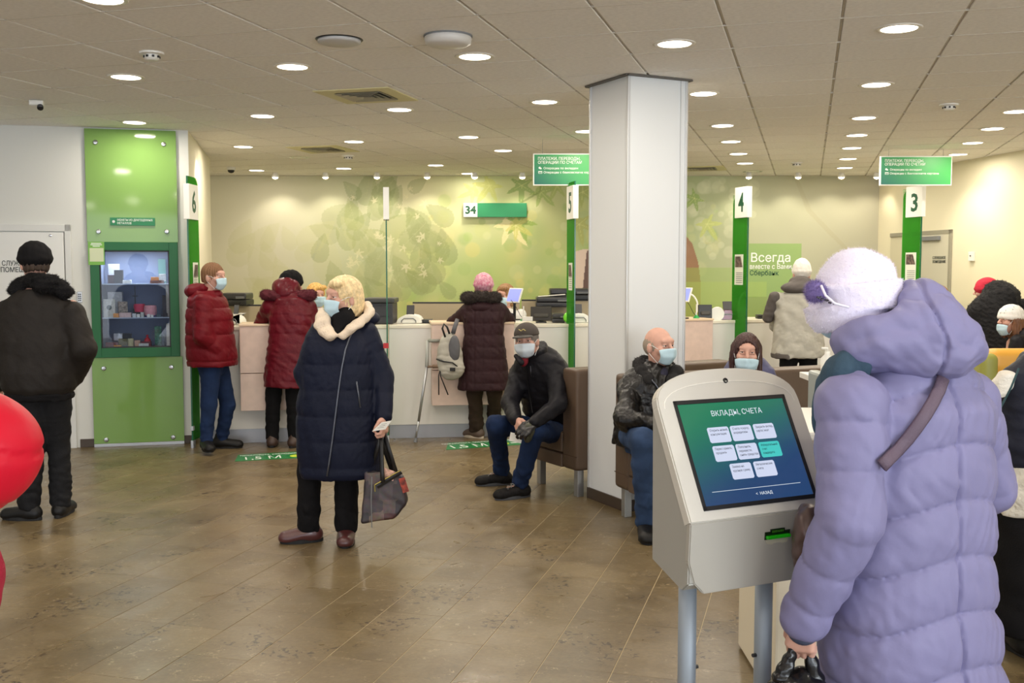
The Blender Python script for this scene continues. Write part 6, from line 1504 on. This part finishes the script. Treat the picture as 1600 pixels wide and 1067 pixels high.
f.knit_hat(mat('pink_knit', (196, 112, 136), .95, c2=(220, 176, 186), vscale=40, bump=.5, bscale=120), (.09, .108, .1), cutz=-.02); f.trousers(BROWNC, (.095, .08, .075, .08), seed=19, fold=.008); SB2 = mat('shoe_taupe', (92, 76, 64), .5); f.shoe('l', SB2, sole=mat('sole_pale', (196, 184, 164), .6)); f.shoe('r', SB2, sole=MATS['sole_pale'])
# --- 9: man in cap seated on the end of the left sofa
f0 = fwd_of(-118); J = J_stand(0, 0, -118, 1.72)
J['pelvis'] = W(862, 655, 7.52); J['pelvis'].z = .56; J['neck'] = W(838, 553, 7.36); J['head'] = W(823, 533, 7.28); J['hf'] = fwd_of(-104)+V3((0, 0, -.05)); J['hu'] = V3((-.08, 0, 1))
J['sl'] = W(868, 578, 7.32); J['sr'] = W(812, 582, 7.48); J['el'] = W(872, 632, 7.1); J['wl'] = W(836, 660, 6.93); J['er'] = W(797, 630, 7.3); J['wr'] = W(806, 656, 7.06)
J['hl'] = W(872, 676, 7.45); J['hr'] = W(850, 668, 7.6); J['kl'] = W(836, 672, 6.98); J['kr'] = W(775, 664, 7.24)
J['al'] = atz(812, 777, 0)+V3((0, 0, .10)); J['ar'] = atz(784, 757, 0)+V3((0, 0, .10)); J['tl'] = fwd_of(-152); J['tr'] = fwd_of(-168)
p = V3((J['pelvis'].x, J['pelvis'].y, 0))
f = Fig(J, p, 'man in dark cap, black jacket and jeans seated on brown sofa left of column')
f.body(fine_head=.0045, handspec={'r': ((J['wr']-J['er']).normalized()+V3((.25, -.2, -.5)), V3((.7, .5, 0)), V3((.4, -.8, .2)), .7)}, hands=('r',)); f.eyes(); f.mask(m=mat('mask_pale', (206, 216, 224), .7)); f.hair(mat('hair_grey', (120, 112, 104), .8), 'short', 4)
BJ = cloth('black_jacket', (22, 21, 26), .5, .2, 50, var=.1)
S = Sdf(); c = J['pelvis']; ax = J['neck']-c; S.stack(c-ax*.18, ax, f0, [(0, .2, .16), (.12, .215, .17), (.3, .215, .165), (.45, .215, .15), (.54, .17, .12), (.6, .085, .085)], k=.05)
for sd in 'lr': S.cap(J['s'+sd], J['e'+sd], .078, .072, k=.05); S.cap(J['e'+sd], J['w'+sd], .07, .055, k=.025)
S.post = [wr(41, .009, 9)]; o, V = f.part('jacket', S, BJ, .009)
Y = 7.2
k = MB(); k.tube([on_front(x, y, V) for x, y in ((822, 566), (824, 590), (828, 620), (832, 645))], .004, 5); f.mb('zip', k, BLACKC, True)
k = MB(); k.tube([on_front(829, 572, V), on_front(830, 588, V)], .003, 5); f.mb('chest_zip', k, ZIP, True)
S = Sdf(); nk = J['neck']; ca = (J['head']-nk+V3((0, .0, .1))).normalized(); S.stack(nk-ca*.03, ca, J['hf'], [(0, .115, .11), (.04, .1, .1), (.085, .095, .095)], k=.02); S.ell(nk+ca*.1+V3((-.03, -.08, .0)), (.062, .075, .1), op='s', k=.01)
S.cap(W(806, 556, 7.22), W(814, 566, 7.18), .018, .026, k=.03); S.post = [wr(5, .003, 20)]; f.part('collar', S, BJ, .007)
S = Sdf(); S.ell(W(818, 562, 7.26), (.035, .04, .05)); f.part('red_sweater', S, mat('sweater_red', (130, 24, 40), .8), .007)
f.trousers(JEANS, (.09, .078, .062, .07), seed=42, fold=.007)
SD = mat('sneaker', (26, 24, 24), .7, var=.5, vscale=40, spec=.2); SG_ = mat('sneaker_sole', (74, 76, 80), .6)
for sd in 'lr':
    o = f.shoe(sd, SD, .28, sole=SG_, high=.04); a = J['a'+sd]; d = J['t'+sd]; b0 = V3((a.x, a.y, 0)); s_ = V3((-d.y, d.x, 0)); k = MB()
    for i in range(4): q = b0+d*(.03+i*.025)+V3((0, 0, .108-i*.012)); k.tube([q-s_*.028, q+s_*.006+V3((0, 0, .006)), q+s_*.028], .0036, 5); k.tube([q-s_*.026, q+d*.022+s_*.026+V3((0, 0, -.004))], .003, 5)
    q = k.build('lace', mat('lace_grey', (130, 128, 124), .7), o); q.location = -f.o
# gloved hand
S = Sdf(); hand(S, J['wl'], (J['wl']-J['el']).normalized()+V3((-.5, -.1, -.3)), V3((-.2, .5, -.8)), V3((-.3, -.6, .3)), .6, 1.16); S.post = [fine_noise(2, .0015, 60)]
f.part('glove', S, mat('glove_black', (28, 26, 26), .35), .005)
S = Sdf(); S.ell(W(826, 672, 6.9), (.045, .03, .055)); S.ell(W(824, 684, 6.9), (.03, .025, .04), k=.03); S.post = [wr(7, .005, 25)]
V, Q = S.mesh(.005); q = W(826, 672, 6.9); o = link_mesh('glove', np_mesh('glove', V, Q, q), mat('glove_green', (58, 58, 42), .4)); o.location = q; tag(o, 'empty dark leather glove held by seated man in cap', 'glove')
q = W(806, 684, 6.95); k = MB(); k.box((0, 0, 0), (.085, .004, .06), Matrix.Rotation(.2, 3, 'Y')); o = k.build('paper_ticket', PLWHITE); o.location = q; tag(o, 'white paper slip in hands of seated man in cap', 'paper')
# cap
CAPM = mat('cap_brown', (58, 50, 44), .75, bump=.2, bscale=200)
S = Sdf(); S.ell(f.h(0, -.012, .045), (.09, .11, .09), f.B); S.cut(f.h(0, 0, .04), -f.hu); cap_o, V = f.part('cap', S, CAPM, .006)
S = Sdf(); S.ell(f.h(0, .11, .038), (.075, .07, .016), f.B); S.ell(f.h(0, .12, .02), (.07, .06, .03), f.B, op='s', k=.005); f.part('cap_visor', S, mat('cap_visor', (62, 58, 54), .6), .005, parent=cap_o)
k = MB(); k.tube([f.h(x, .105*math.cos(x*9)+.007, .088+.006*math.sin(x*200)) for x in np.linspace(.025, -.025, 8)], .0035, 5); f.mb('cap_stitching', k, mat('stitch_gold', (176, 160, 96), .6), True, parent=cap_o)

# --- 10: bald man in leather jacket on the right sofa
J = J_stand(0, 0, -72, 1.74)
J['pelvis'] = W(1010, 668, 6.42); J['pelvis'].z = .56; J['neck'] = W(1026, 578, 6.42); J['head'] = W(1030, 541, 6.38); J['hf'] = fwd_of(-52)+V3((0, 0, -.03))
J['sl'] = W(1062, 600, 6.42); J['sr'] = W(984, 606, 6.38); J['er'] = W(978, 655, 6.12); J['wr'] = W(1030, 664, 5.95); J['el'] = W(1080, 655, 6.2); J['wl'] = W(1065, 668, 6.0)
J['hr'] = W(988, 678, 6.35); J['hl'] = W(1040, 680, 6.4); J['kr'] = W(1006, 690, 5.94); J['kl'] = W(1082, 700, 6.0); J['ar'] = atz(1010, 838, 0)+V3((0, 0, .09)); J['al'] = J['kl'].copy(); J['al'].z = .09; J['tr'] = fwd_of(-95); J['tl'] = fwd_of(-80)
J['ar'].y = J['ar'].y
p = V3((J['pelvis'].x, J['pelvis'].y, 0)); f = Fig(J, p, 'bald man in black leather jacket with blue mask seated right of column')
f.body(fine_head=.004); f.eyes(mat('brow_grey', (140, 120, 104), .8)); f.mask(); f.hair(mat('hair_stubble', (150, 136, 120), .8), 'fringe', 6)
LTH = mat('leather_black', (15, 13, 13), .3, bump=.6, bscale=35, spec=.38)
S = Sdf(); c = J['pelvis']; ax = J['neck']-c; S.stack(c-ax*.25, ax, J['f'], [(0, .22, .18), (.2, .235, .19), (.4, .23, .175), (.47, .215, .15), (.54, .15, .11), (.58, .08, .08)], k=.05)
for sd in 'lr': S.cap(J['s'+sd], J['e'+sd], .08, .082, k=.05); S.cap(J['e'+sd], J['w'+sd], .08, .06, k=.03)
S.post = [wr(51, .014, 10), wr(52, .005, 24)]; o, V = f.part('leather_jacket', S, LTH, .008)
S = Sdf()
for (x, y, d) in ((1000, 570, -.02), (1003, 582, -.08), (1012, 594, -.12), (1056, 582, -.08), (1052, 596, -.13), (1054, 608, -.15), (1022, 574, .12), (1044, 574, .08), (1006, 566, .08)): S.ell(W(x, y, 6.42+d), (.048, .05, .05), k=.03)
S.post = [fine_noise(6, .003, 90)]; o2, V2 = f.part('fur_collar', S, FURB, .008); tufts('collar_fur', V2, 2500, .012, .001, FURB, f.root, f.o, 9)
S = Sdf(); S.ell(W(1032, 588, 6.36), (.06, .06, .07)); f.part('sweater', S, mat('sweater_navy', (36, 34, 54), .8), .008)
k = MB(); k.tube([on_front(x, y, V) for x, y in ((1014, 588), (1024, 600), (1036, 618), (1044, 640))], .005, 5); f.mb('zip', k, ZIP, True)
f.trousers(JEANS2, (.1, .088, .07, .076), seed=53, fold=.008); f.shoe('r', SHOEB, .29, .052, high=.04); f.shoe('l', SHOEB, .29, .052)

# --- 11: woman with brown hair and mask on the right sofa
J = J_stand(0, 0, -80, 1.62)
J['pelvis'] = W(1172, 680, 6.75); J['pelvis'].z = .55; J['neck'] = W(1168, 588, 6.75); J['head'] = W(1166, 551, 6.62); J['hf'] = fwd_of(-99); J['hu'] = V3((.03, 0, 1))
J['sl'] = W(1200, 607, 6.75); J['sr'] = W(1134, 607, 6.72); J['er'] = W(1120, 655, 6.6); J['wr'] = W(1150, 680, 6.35); J['el'] = W(1222, 655, 6.62); J['wl'] = W(1195, 680, 6.36)
for sd, x in (('r', 1150), ('l', 1195)): J['h'+sd] = W(x, 690, 6.65); J['h'+sd].z = .52; J['k'+sd] = J['h'+sd]+V3((0, -.42, .0)); J['a'+sd] = J['k'+sd]+V3((0, -.02, -.43)); J['a'+sd].z = .085; J['t'+sd] = fwd_of(-85)
p = V3((J['pelvis'].x, J['pelvis'].y, 0)); f = Fig(J, p, 'seated woman with brown hair and mask below her nose, behind kiosk')
f.body(fine_head=.004); f.eyes(mat('brow_brown', (84, 56, 44), .8)); f.mask(low=.022); f.hair(mat('hair_darkbrown', (62, 34, 30), .45, var=.2, vscale=50), 'long', 8, .085)
BLP = cloth('blue_padded', (92, 92, 122), .55, .2, 60, var=.1)
S = Sdf(); c = J['pelvis']; ax = J['neck']-c; S.stack(c-ax*.25, ax, J['f'], [(0, .2, .17), (.2, .21, .17), (.4, .2, .15), (.47, .18, .135), (.54, .12, .1), (.58, .07, .07)], k=.05, q=(.07, .006, 0))
for sd in 'lr': S.cap(J['s'+sd], J['e'+sd], .07, .064, k=.05, q=(.06, .005, 0)); S.cap(J['e'+sd], J['w'+sd], .062, .05, k=.02, q=(.06, .005, 0))
S.post = [wr(61, .004, 12)]; f.part('jacket', S, BLP, .009)
S = Sdf(); HG = cloth('hood_grey', (112, 106, 100), .8)
for (x, y, d) in ((1144, 584, -.06), (1148, 596, -.12), (1190, 584, -.06), (1186, 597, -.12), (1168, 606, -.15), (1152, 582, .1), (1182, 582, .1)): S.ell(W(x, y, 6.75+d), (.036, .04, .042), k=.03)
S.post = [wr(62, .004, 18)]; f.part('hood', S, HG, .008); f.trousers(BLACKC, seed=63); f.shoe('l', SHOEB, .25); f.shoe('r', SHOEB, .25)

# --- 12: person in grey jacket and white hat at the counter, back view
J = J_stand(1250, 0, 88, 1.7); x = W(1249, 500, 9.85).x
J = J_stand(x, 9.85, 88, 1.7); Y = 9.85
J['head'] = W(1252, 428, Y+.12); J['neck'] = W(1249, 458, Y+.06); J['hf'] = fwd_of(95); J['sl'] = W(1215, 468, Y+.03); J['sr'] = W(1283, 468, Y+.03); J['el'] = W(1212, 508, Y+.2); J['wl'] = W(1226, 500, Y+.45); J['er'] = W(1292, 510, Y+.2); J['wr'] = W(1280, 500, Y+.45)
f = Fig(J, V3((x, Y, 0)), 'person in light grey jacket and white knit hat standing at counter with back turned'); f.body(); f.eyes()
GJ = cloth('grey_jacket', (172, 168, 156), .6, .25, 50, var=.06); DG = cloth('darkgrey_panel', (92, 86, 82), .65)
S = Sdf(); b = W(1248, 520, Y); S.stack((b.x, Y, 0), (0, .02, 1), J['f'], [(.74, .262, .2), (.8, .265, .2), (1.0, .25, .18), (1.2, .235, .165), (1.34, .2, .14), (1.41, .09, .09)], k=.05)
for sd in 'lr': S.cap(J['s'+sd], J['e'+sd], .085, .075, k=.05); S.cap(J['e'+sd], J['w'+sd], .072, .055, k=.02)
S.post = [wr(71, .012, 9)]; f.part('jacket', S, GJ, .009)
S = Sdf()
for (a_, b_) in (((1214, 462), (1203, 500)),): S.cap(W(a_[0]-4, a_[1]+2, Y-.01), W(b_[0]-3, b_[1]-4, Y+.08), .058, .06)
S.post = [wr(72, .006, 12)]; f.part('sleeve_panel', S, DG, .009)
S = Sdf(); S.stack((b.x, Y, 0), (0, .02, 1), J['f'], [(.735, .266, .204), (.80, .268, .206)], k=.01); S.cut((b.x-.12, 0, 0), (1, 0, 0)); S.post = [wr(71, .012, 9)]; f.part('hem_panel', S, DG, .009)
S = Sdf(); S.ell(W(1247, 450, Y-.02), (.17, .11, .07), k=.03); S.ell(W(1250, 440, Y+.02), (.11, .1, .065), k=.03); S.post = [wr(73, .009, 12)]; f.part('hood', S, DG, .009)
f.knit_hat(mat('hat_offwhite', (222, 216, 206), .95, bump=.4, bscale=120), (.086, .105, .115), (0, -.01, .04), cutz=-.02); f.trousers(BLACKC, (.1, .082, .075, .08), seed=74); f.shoe('l', SHOEB); f.shoe('r', SHOEB)

# --- 15: person in black fur coat with red hat at the far right counter
x = W(1556, 500, 10.2).x; Y = 10.2; J = J_stand(x, Y, 80, 1.66)
J['head'] = W(1540, 456, Y+.3); J['neck'] = W(1560, 462, Y+.12); J['hf'] = fwd_of(140); J['sl'] = W(1528, 486, Y+.05); J['sr'] = W(1596, 482, Y+.1); J['el'] = W(1518, 525, Y+.15); J['wl'] = W(1530, 530, Y+.35); J['er'] = W(1602, 525, Y+.2); J['wr'] = W(1590, 520, Y+.4)
f = Fig(J, V3((x, Y, 0)), 'person in black curly fur coat and red hat bending over far right counter'); f.body(res=.011, fine_head=.006); f.eyes()
S = Sdf(); b = W(1562, 520, Y); S.stack((b.x, Y-.02, 0), (-.02, .06, 1), J['f'], [(.4, .29, .23), (.8, .28, .21), (1.0, .26, .19), (1.17, .24, .18), (1.3, .19, .15), (1.38, .11, .11)], k=.05)
for sd in 'lr': S.cap(J['s'+sd], J['e'+sd], .1, .09, k=.05); S.cap(J['e'+sd], J['w'+sd], .085, .06, k=.02)
S.ell(W(1560, 455, Y+.1), (.14, .13, .11), k=.05); S.ell(W(1572, 462, Y+.02), (.13, .12, .1), k=.05); S.post = [fine_noise(8, .006, 75)]
FUR2 = mat('fur_coat_black', (20, 19, 21), .9, bump=.6, bscale=60); o, V = f.part('fur_coat', S, FUR2, .011); tufts('coat_fur', V, 6000, .02, .0018, FUR2, f.root, f.o, 12)
f.knit_hat(mat('hat_red', (196, 34, 60), .8, bump=.4, bscale=90), (.095, .118, .105), cutz=-.02); f.trousers(BLACKC, seed=75); f.shoe('l', SHOEB); f.shoe('r', SHOEB)

# --- 16: woman in white knit hat sitting near the yellow armchair
x = W(1592, 520, 9.3).x; Y = 9.3; J = J_stand(x, Y, 185, 1.62)
J['head'] = W(1578, 500, Y); J['pelvis'] = V3((x+.12, Y, .55)); J['neck'] = W(1590, 524, Y); J['hf'] = fwd_of(190); J['sl'] = W(1592, 536, Y-.17); J['sr'] = W(1592, 536, Y+.17)
for sd, g in (('l', -1), ('r', 1)): J['h'+sd] = V3((x+.1, Y+g*.1, .52)); J['k'+sd] = V3((x-.32, Y+g*.12, .52)); J['a'+sd] = V3((x-.34, Y+g*.12, .085)); J['e'+sd] = J['s'+sd]+V3((-.04, 0, -.27)); J['w'+sd] = J['e'+sd]+V3((-.22, 0, .0))
f = Fig(J, V3((x, Y, 0)), 'woman in speckled white knit hat and lowered mask sitting at right edge'); f.body(res=.011, fine_head=.0055); f.eyes(); f.mask(low=.03); f.hair(mat('hair_auburn', (112, 72, 44), .5, var=.2, vscale=40), 'long', 9, .12)
S = Sdf(); S.stack((x+.11, Y, .5), (-.01, 0, 1), J['f'], [(-.1, .2, .17), (.15, .22, .19), (.35, .22, .18), (.5, .2, .15), (.57, .1, .1)], k=.05, q=(.1, .01, 0))
for sd in 'lr': S.cap(J['s'+sd], J['e'+sd], .085, .08, k=.05, q=(.1, .008, 0)); S.cap(J['e'+sd], J['w'+sd], .075, .055)
S.ell(W(1598, 522, Y), (.12, .14, .08), k=.04); S.post = [wr(81, .006, 10)]; f.part('jacket', S, BJ, .011)
o, V = f.knit_hat(mat('hat_white', (232, 230, 224), .95, bump=.5, bscale=140), (.096, .118, .1), cutz=.0)
k = MB(); r = random.Random(4)
for i in range(26):
    a, e = r.uniform(0, 6.28), r.uniform(.1, 1.3); k.ball(f.h(.097*math.cos(a)*math.cos(e), -.012+.119*math.sin(a)*math.cos(e), .045+.1*math.sin(e)), .004, sub=1)
q = k.build('bead', MIDGREY, o); q.location = -f.o
f.trousers(BLACKC, seed=82); f.shoe('l', SHOEB, .25); f.shoe('r', SHOEB, .25)
root = empty('stool', (x+.1, Y, 0), 'seat under woman in speckled white knit hat', 'chair'); k = MB(); k.box((0, 0, .36), (.5, .5, .12), None, .03); k.build('seat', LEATH, root, True)
for a in (-.2, .2):
    for b_ in (-.2, .2): k = MB(); k.tube([(a, b_, 0), (a, b_, .31)], .018, 8); k.build('leg', ALU, root)

# --- 2: person in bright red puffer jacket, cut by the left edge
Y = 1.8; J = J_stand(W(-400, 500, Y).x, Y, 60, 1.74); x = J['pelvis'].x
J['sr'] = W(-190, 590, Y+.02); J['er'] = W(-48, 706, Y-.02); J['wr'] = W(-210, 720, Y+.2); f = Fig(J, V3((x, Y, 0)), 'person in bright red puffer jacket, only the elbow in view at left edge')
f.body(res=.012, fine_head=.007, hands=()); f.eyes(); f.hair(LTBROWN, 'bob')
RP_ = cloth('bright_red_padded', (200, 24, 46), .45, .08, 40, var=.04)
S = Sdf(); S.stack((x, Y, 0), (0, 0, 1), J['f'], [(.78, .2, .17), (.95, .21, .18), (1.2, .2, .17), (1.42, .18, .14), (1.5, .09, .09)], k=.05, q=(.13, .012, 0))
S.cap(J['sr'], J['er'], .095, .098, k=.05, q=(.16, .008, .02)); S.ell(J['er'], (.122, .11, .1), k=.04); S.cap(J['er'], J['wr'], .1, .08, k=.04); S.cap(J['sl'], J['el'], .085, .08, k=.04); S.cap(J['el'], J['wl'], .08, .06)
sm_ = V3((-.16, 0, 1)); S.post = [wr(91, .004, 7), lambda x_, y_, z_: .007*np.exp(-((z_-J['er'].z-.05+(x_-J['er'].x)*.45)/.006)**2)+.006*np.exp(-((x_-J['er'].x-.04+(z_-J['er'].z+.05)*.5)/.005)**2)*(z_ < J['er'].z+.03)]; f.part('puffer_jacket', S, RP_, .008); f.trousers(BLACKC, seed=92); f.shoe('l', SHOEB); f.shoe('r', SHOEB)
S = Sdf(); S.ell(W(-62, 905, Y+.02), (.078, .06, .11)); S.post = [wr(93, .005, 14)]; f.part('jacket_hem', S, mat('crimson_knit', (150, 16, 44), .9, bump=.4, bscale=90), .008)

# --- 17: person in navy jacket over white fleece and black skirt at right edge
Y = 4.15; x = W(1650, 700, Y).x; J = J_stand(x, Y, 75, 1.5)
J['head'] = W(1690, 480, Y+.1); J['neck'] = W(1672, 535, Y+.05); J['sl'] = W(1598, 600, Y-.02); J['sr'] = W(1720, 590, Y); J['el'] = W(1582, 680, Y); J['wl'] = W(1600, 755, Y+.12); J['hf'] = fwd_of(60)
f = Fig(J, V3((x, Y, 0)), 'person in dark navy jacket, white fleece and long black skirt at right edge'); f.body(res=.011, fine_head=.006); f.eyes(); f.hair(LTBROWN, 'bob')
NVJ = cloth('dark_navy_jacket', (30, 32, 44), .5, .2, 50, var=.12)
S = Sdf(); S.stack((x, Y, 0), (0, 0, 1), J['f'], [(.79, .24, .18), (.82, .255, .2), (1.0, .25, .19), (1.12, .23, .17), (1.25, .15, .13), (1.3, .09, .09)], k=.05)
S.cap(J['sl'], J['el'], .092, .09, k=.05); S.cap(J['el'], J['el'].lerp(J['wl'], .5), .09, .08); S.cap(J['sr'], J['er'], .085, .08, k=.05)
S.post = [wr(101, .010, 8)]; f.part('jacket', S, NVJ, .009)
S = Sdf(); S.stack((x, Y, 0), (0, 0, 1), J['f'], [(.60, .235, .18), (.7, .24, .19), (.85, .23, .175)], k=.03); S.ell(J['wl']+V3((-.0, 0, -.01)), (.065, .07, .09), k=.04); S.post = [fine_noise(3, .004, 60)]; f.part('white_fleece', S, mat('white_fleece', (224, 218, 206), .95, bump=.6, bscale=70), .009)
S = Sdf(); S.stack((x, Y, 0), (0, 0, 1), J['f'], [(.1, .25, .22), (.3, .24, .2), (.62, .23, .175)], k=.03); S.post = [wr(103, .01, 7)]; f.part('skirt', S, BLACKC, .011)
S = Sdf()
for (x_, y_) in ((1560, 606), (1566, 598), (1575, 592)): S.ell(W(x_, y_, Y-.05), (.032, .04, .036), k=.03)
S.post = [fine_noise(5, .005, 50)]; f.part('fleece_cuff', S, MATS['white_fleece'], .008)
k = MB(); k.tube([W(1592, 575, Y-.17), W(1580, 605, Y-.17), W(1566, 632, Y-.15), W(1562, 640, Y-.15)], .004, 6); k.ball(W(1562, 643, Y-.15), .008); f.mb('drawstring', k, mat('cord_teal', (40, 70, 74), .6))
f.shoe('l', SHOEB, .25); f.shoe('r', SHOEB, .25)

# --- 13: woman in lilac quilted coat at the kiosk, nearest figure
Y = 2.85; F13 = 118; x = W(1432, 700, Y).x; J = J_stand(x, Y, F13, 1.6)
J['head'] = W(1333, 462, 2.86); J['hf'] = fwd_of(150)+V3((0, 0, -.3)); J['hu'] = V3((-.12, .05, 1)); J['neck'] = W(1400, 560, 2.85)
J['sl'] = W(1330, 632, 2.68); J['el'] = W(1328, 810, 2.62); J['wl'] = W(1258, 965, 2.72); J['sr'] = W(1515, 625, 3.02); J['er'] = W(1545, 760, 3.1); J['wr'] = W(1500, 800, 3.3)
f = Fig(J, V3((x, Y, 0)), 'woman in long lilac quilted coat and fluffy lilac hat with back turned')
dl = (J['wl']-J['el']).normalized()
f.body(fine_head=.0045, handspec={'l': (V3((-.12, .1, -1)), V3((.55, .75, 0)), V3((-.6, .75, 0)), 1.0)}); f.eyes(); f.mask(); f.hair(mat('hair_reddish', (120, 84, 66), .5, var=.2, vscale=60), 'short', 3)
LIL = cloth('lilac_coat', (128, 125, 162), .5, .14, 30, var=.05, vs=3)
S = Sdf(); bx0 = W(1424, 700, Y).x
S.stack((bx0, Y, 0), (.0, 0, 1), J['f'], [(.28, .30, .24, 0, -.03), (.45, .275, .22, 0, -.02), (.7, .262, .2), (.95, .252, .19), (1.12, .245, .185), (1.22, .245, .18), (1.30, .20, .15), (1.36, .12, .12)], k=.05, q=(.152, .022, .072, 1.1), vseam=[(.02, -1, .018, .006)], n=2.4)
S.cap(J['sl'], J['el'], .1, .088, k=.035, q=(.128, .011, .05)); S.cap(J['el'], J['wl'], .093, .072, k=.02, q=(.12, .010, .03)); S.cap(J['sr'], J['er'], .09, .08, k=.05, q=(.128, .01, .05)); S.cap(J['er'], J['wr'], .078, .06, k=.03)
S.post = [wr(111, .004, 8), wr(112, .002, 22)]; coat, VC = f.part('coat', S, LIL, .007)
# folded-down hood
S = Sdf(); S.ell(W(1425, 520, 2.78), (.165, .15, .115), k=.05); S.ell(W(1360, 532, 2.74), (.11, .1, .095), k=.06); S.ell(W(1455, 545, 2.8), (.15, .15, .095), k=.05); S.ell(W(1432, 480, 2.80), (.1, .11, .09), k=.05); S.ell(W(1333, 455, 2.82), (.115, .135, .10), k=.03, op='s')
def hoodseam(x_, y_, z_):
    u = 800+F_PX*x_/2.72*.975; v = 420-(z_-1.6)/2.72*F_PX; s_ = u-(1428+(v-440)*.14+6*np.sin(v*.05)); return .013*np.exp(-(s_/3.2)**2)*(y_ < 2.82)
def hoodpuff(x_, y_, z_): return .004*np.sin((z_+x_*.7)*38+np.sin(x_*20)*1.4)
S.post = [hoodseam, hoodpuff, wr(113, .010, 10), wr(114, .004, 22)]; f.part('hood', S, LIL, .006)
# fluffy hat with turned-up brim and pompom
HATM = mat('hat_lilac', (232, 226, 244), .95, bump=.35, bscale=70, sheen=.4)
S = Sdf(); hc = W(1337, 442, 2.84); Bh = f.B
hx = V3((-.1, .03, 1)).normalized(); S.ell(hc+V3((.004, 0, -.008)), (.106, .108, .103), k=.02)
S.stack(hc+V3((-.002, 0, -.03)), hx, (0, 1, 0), [(-.045, .115, .118), (0, .125, .126), (.024, .129, .129), (.032, .126, .126)], k=.002, n=2.1)
S.stack(hc+V3((-.02, 0, -.1)), hx, (0, 1, 0), [(-.03, .085, .1), (0, .105, .11), (.04, .112, .115)], k=.006, n=2.1)
S.post = [fine_noise(5, .002, 35)]; hat, VH = f.part('knit_hat', S, HATM, .006); tufts('hat_fuzz', VH, 12000, .008, .0004, HATM, f.root, f.o, 21)
S = Sdf(); S.ell(W(1274, 456, 2.76), (.026, .026, .028)); S.post = [fine_noise(4, .003, 80)]; o, VP = f.part('pompom', S, mat('pompom_violet', (128, 112, 168), .95), .005, parent=hat); tufts('pompom_fur', VP, 1800, .012, .0005, MATS['pompom_violet'], f.root, f.o, 22)
k = MB(); k.tube([W(1283, 446, 2.73), W(1290, 462, 2.715), W(1304, 474, 2.705), W(1326, 480, 2.715)], .0035, 6); f.mb('hat_fold', k, HATM, True, parent=hat)
k = MB(); r = random.Random(3)
for i in range(12): k.ball(W(1278+i*2.2+r.uniform(-1, 1), 464+i*.9+r.uniform(-2, 2), 2.72), .0035, sub=1)
f.mb('rhinestone', k, mat('rhinestone', (110, 106, 120), .1, metal=.8), parent=hat)
S = Sdf(); TE = cloth('teal_scarf', (56, 76, 92), .8, .4, 40, var=.2)
for (x_, y_, d) in ((1345, 568, 2.72), (1318, 575, 2.7), (1300, 590, 2.72), (1292, 615, 2.76), (1288, 645, 2.78), (1290, 665, 2.8)): S.ell(W(x_, y_, d), (.032, .05, .05), k=.035)
S.post = [wr(7, .005, 18)]; f.part('scarf', S, TE, .008)
S = Sdf(); S.cap(J['wl']+V3((.012, -.0, .0)), J['wl']+V3((-.004, 0, -.03)), .05, .045); f.part('cuff', S, cloth('cuff_slate', (72, 78, 98), .7), .007)
# crossbody strap lying on the back, pouch in front
def drape(pts, V, w_, push=.006):
    return [on_front(x_, y_, V, .02, push) for x_, y_ in pts]
k = MB(); path = drape([(1474, 590), (1468, 608), (1458, 628), (1446, 648), (1432, 668), (1418, 686), (1404, 702), (1390, 716), (1378, 728)], VC, .02); k.tube(path, .006, 8, 3.0, up=(0, -1, .1)); f.mb('bag_strap', k, mat('strap_mauve', (92, 76, 92), .6, bump=.2, bscale=200), True)
f.trousers(BLACKC, seed=115); f.shoe('l', SHOEB, .25); f.shoe('r', SHOEB, .25)
q = W(1256, 848, 2.78); S = Sdf(); S.ell(W(1262, 838, 2.76), (.045, .06, .085), k=.03); S.ell(W(1250, 870, 2.76), (.022, .03, .05), k=.03); S.ell(W(1266, 808, 2.78), (.03, .05, .04), k=.03); S.post = [wr(120, .007, 26)]
V, Q = S.mesh(.005); o = link_mesh('shoulder_bag', np_mesh('shoulder_bag', V, Q, q), mat('bag_bronze', (84, 66, 62), .35, var=.2, vscale=30, metal=.3)); o.location = q; tag(o, 'brown shiny shoulder bag in front of lilac coat beside kiosk', 'bag')
q = W(1248, 1040, 2.74); root = empty('carrier_bag', q, 'black shiny carrier bag held in left hand of lilac coat woman', 'bag'); PB = mat('black_polythene', (14, 14, 16), .22, bump=.3, bscale=30)
S = Sdf(); S.ell((0, 0, -.2), (.13, .08, .17), k=.03); S.ell((0, 0, -.08), (.09, .06, .08), k=.04); S.post = [wr(121, .012, 14)]
V, Q = S.mesh(.008); link_mesh('bag_body', np_mesh('bag_body', V, Q), PB, root)
for x_ in (-1, 1):
    S = Sdf(); S.cap(W(1242 if x_ < 0 else 1262, 1008, 2.74)-q, W(1222 if x_ < 0 else 1272, 1058, 2.74)-q, .014, .03, k=.02); S.post = [wr(122+x_, .006, 30)]; V, Q = S.mesh(.005); link_mesh('handle', np_mesh('handle', V, Q), PB, root)
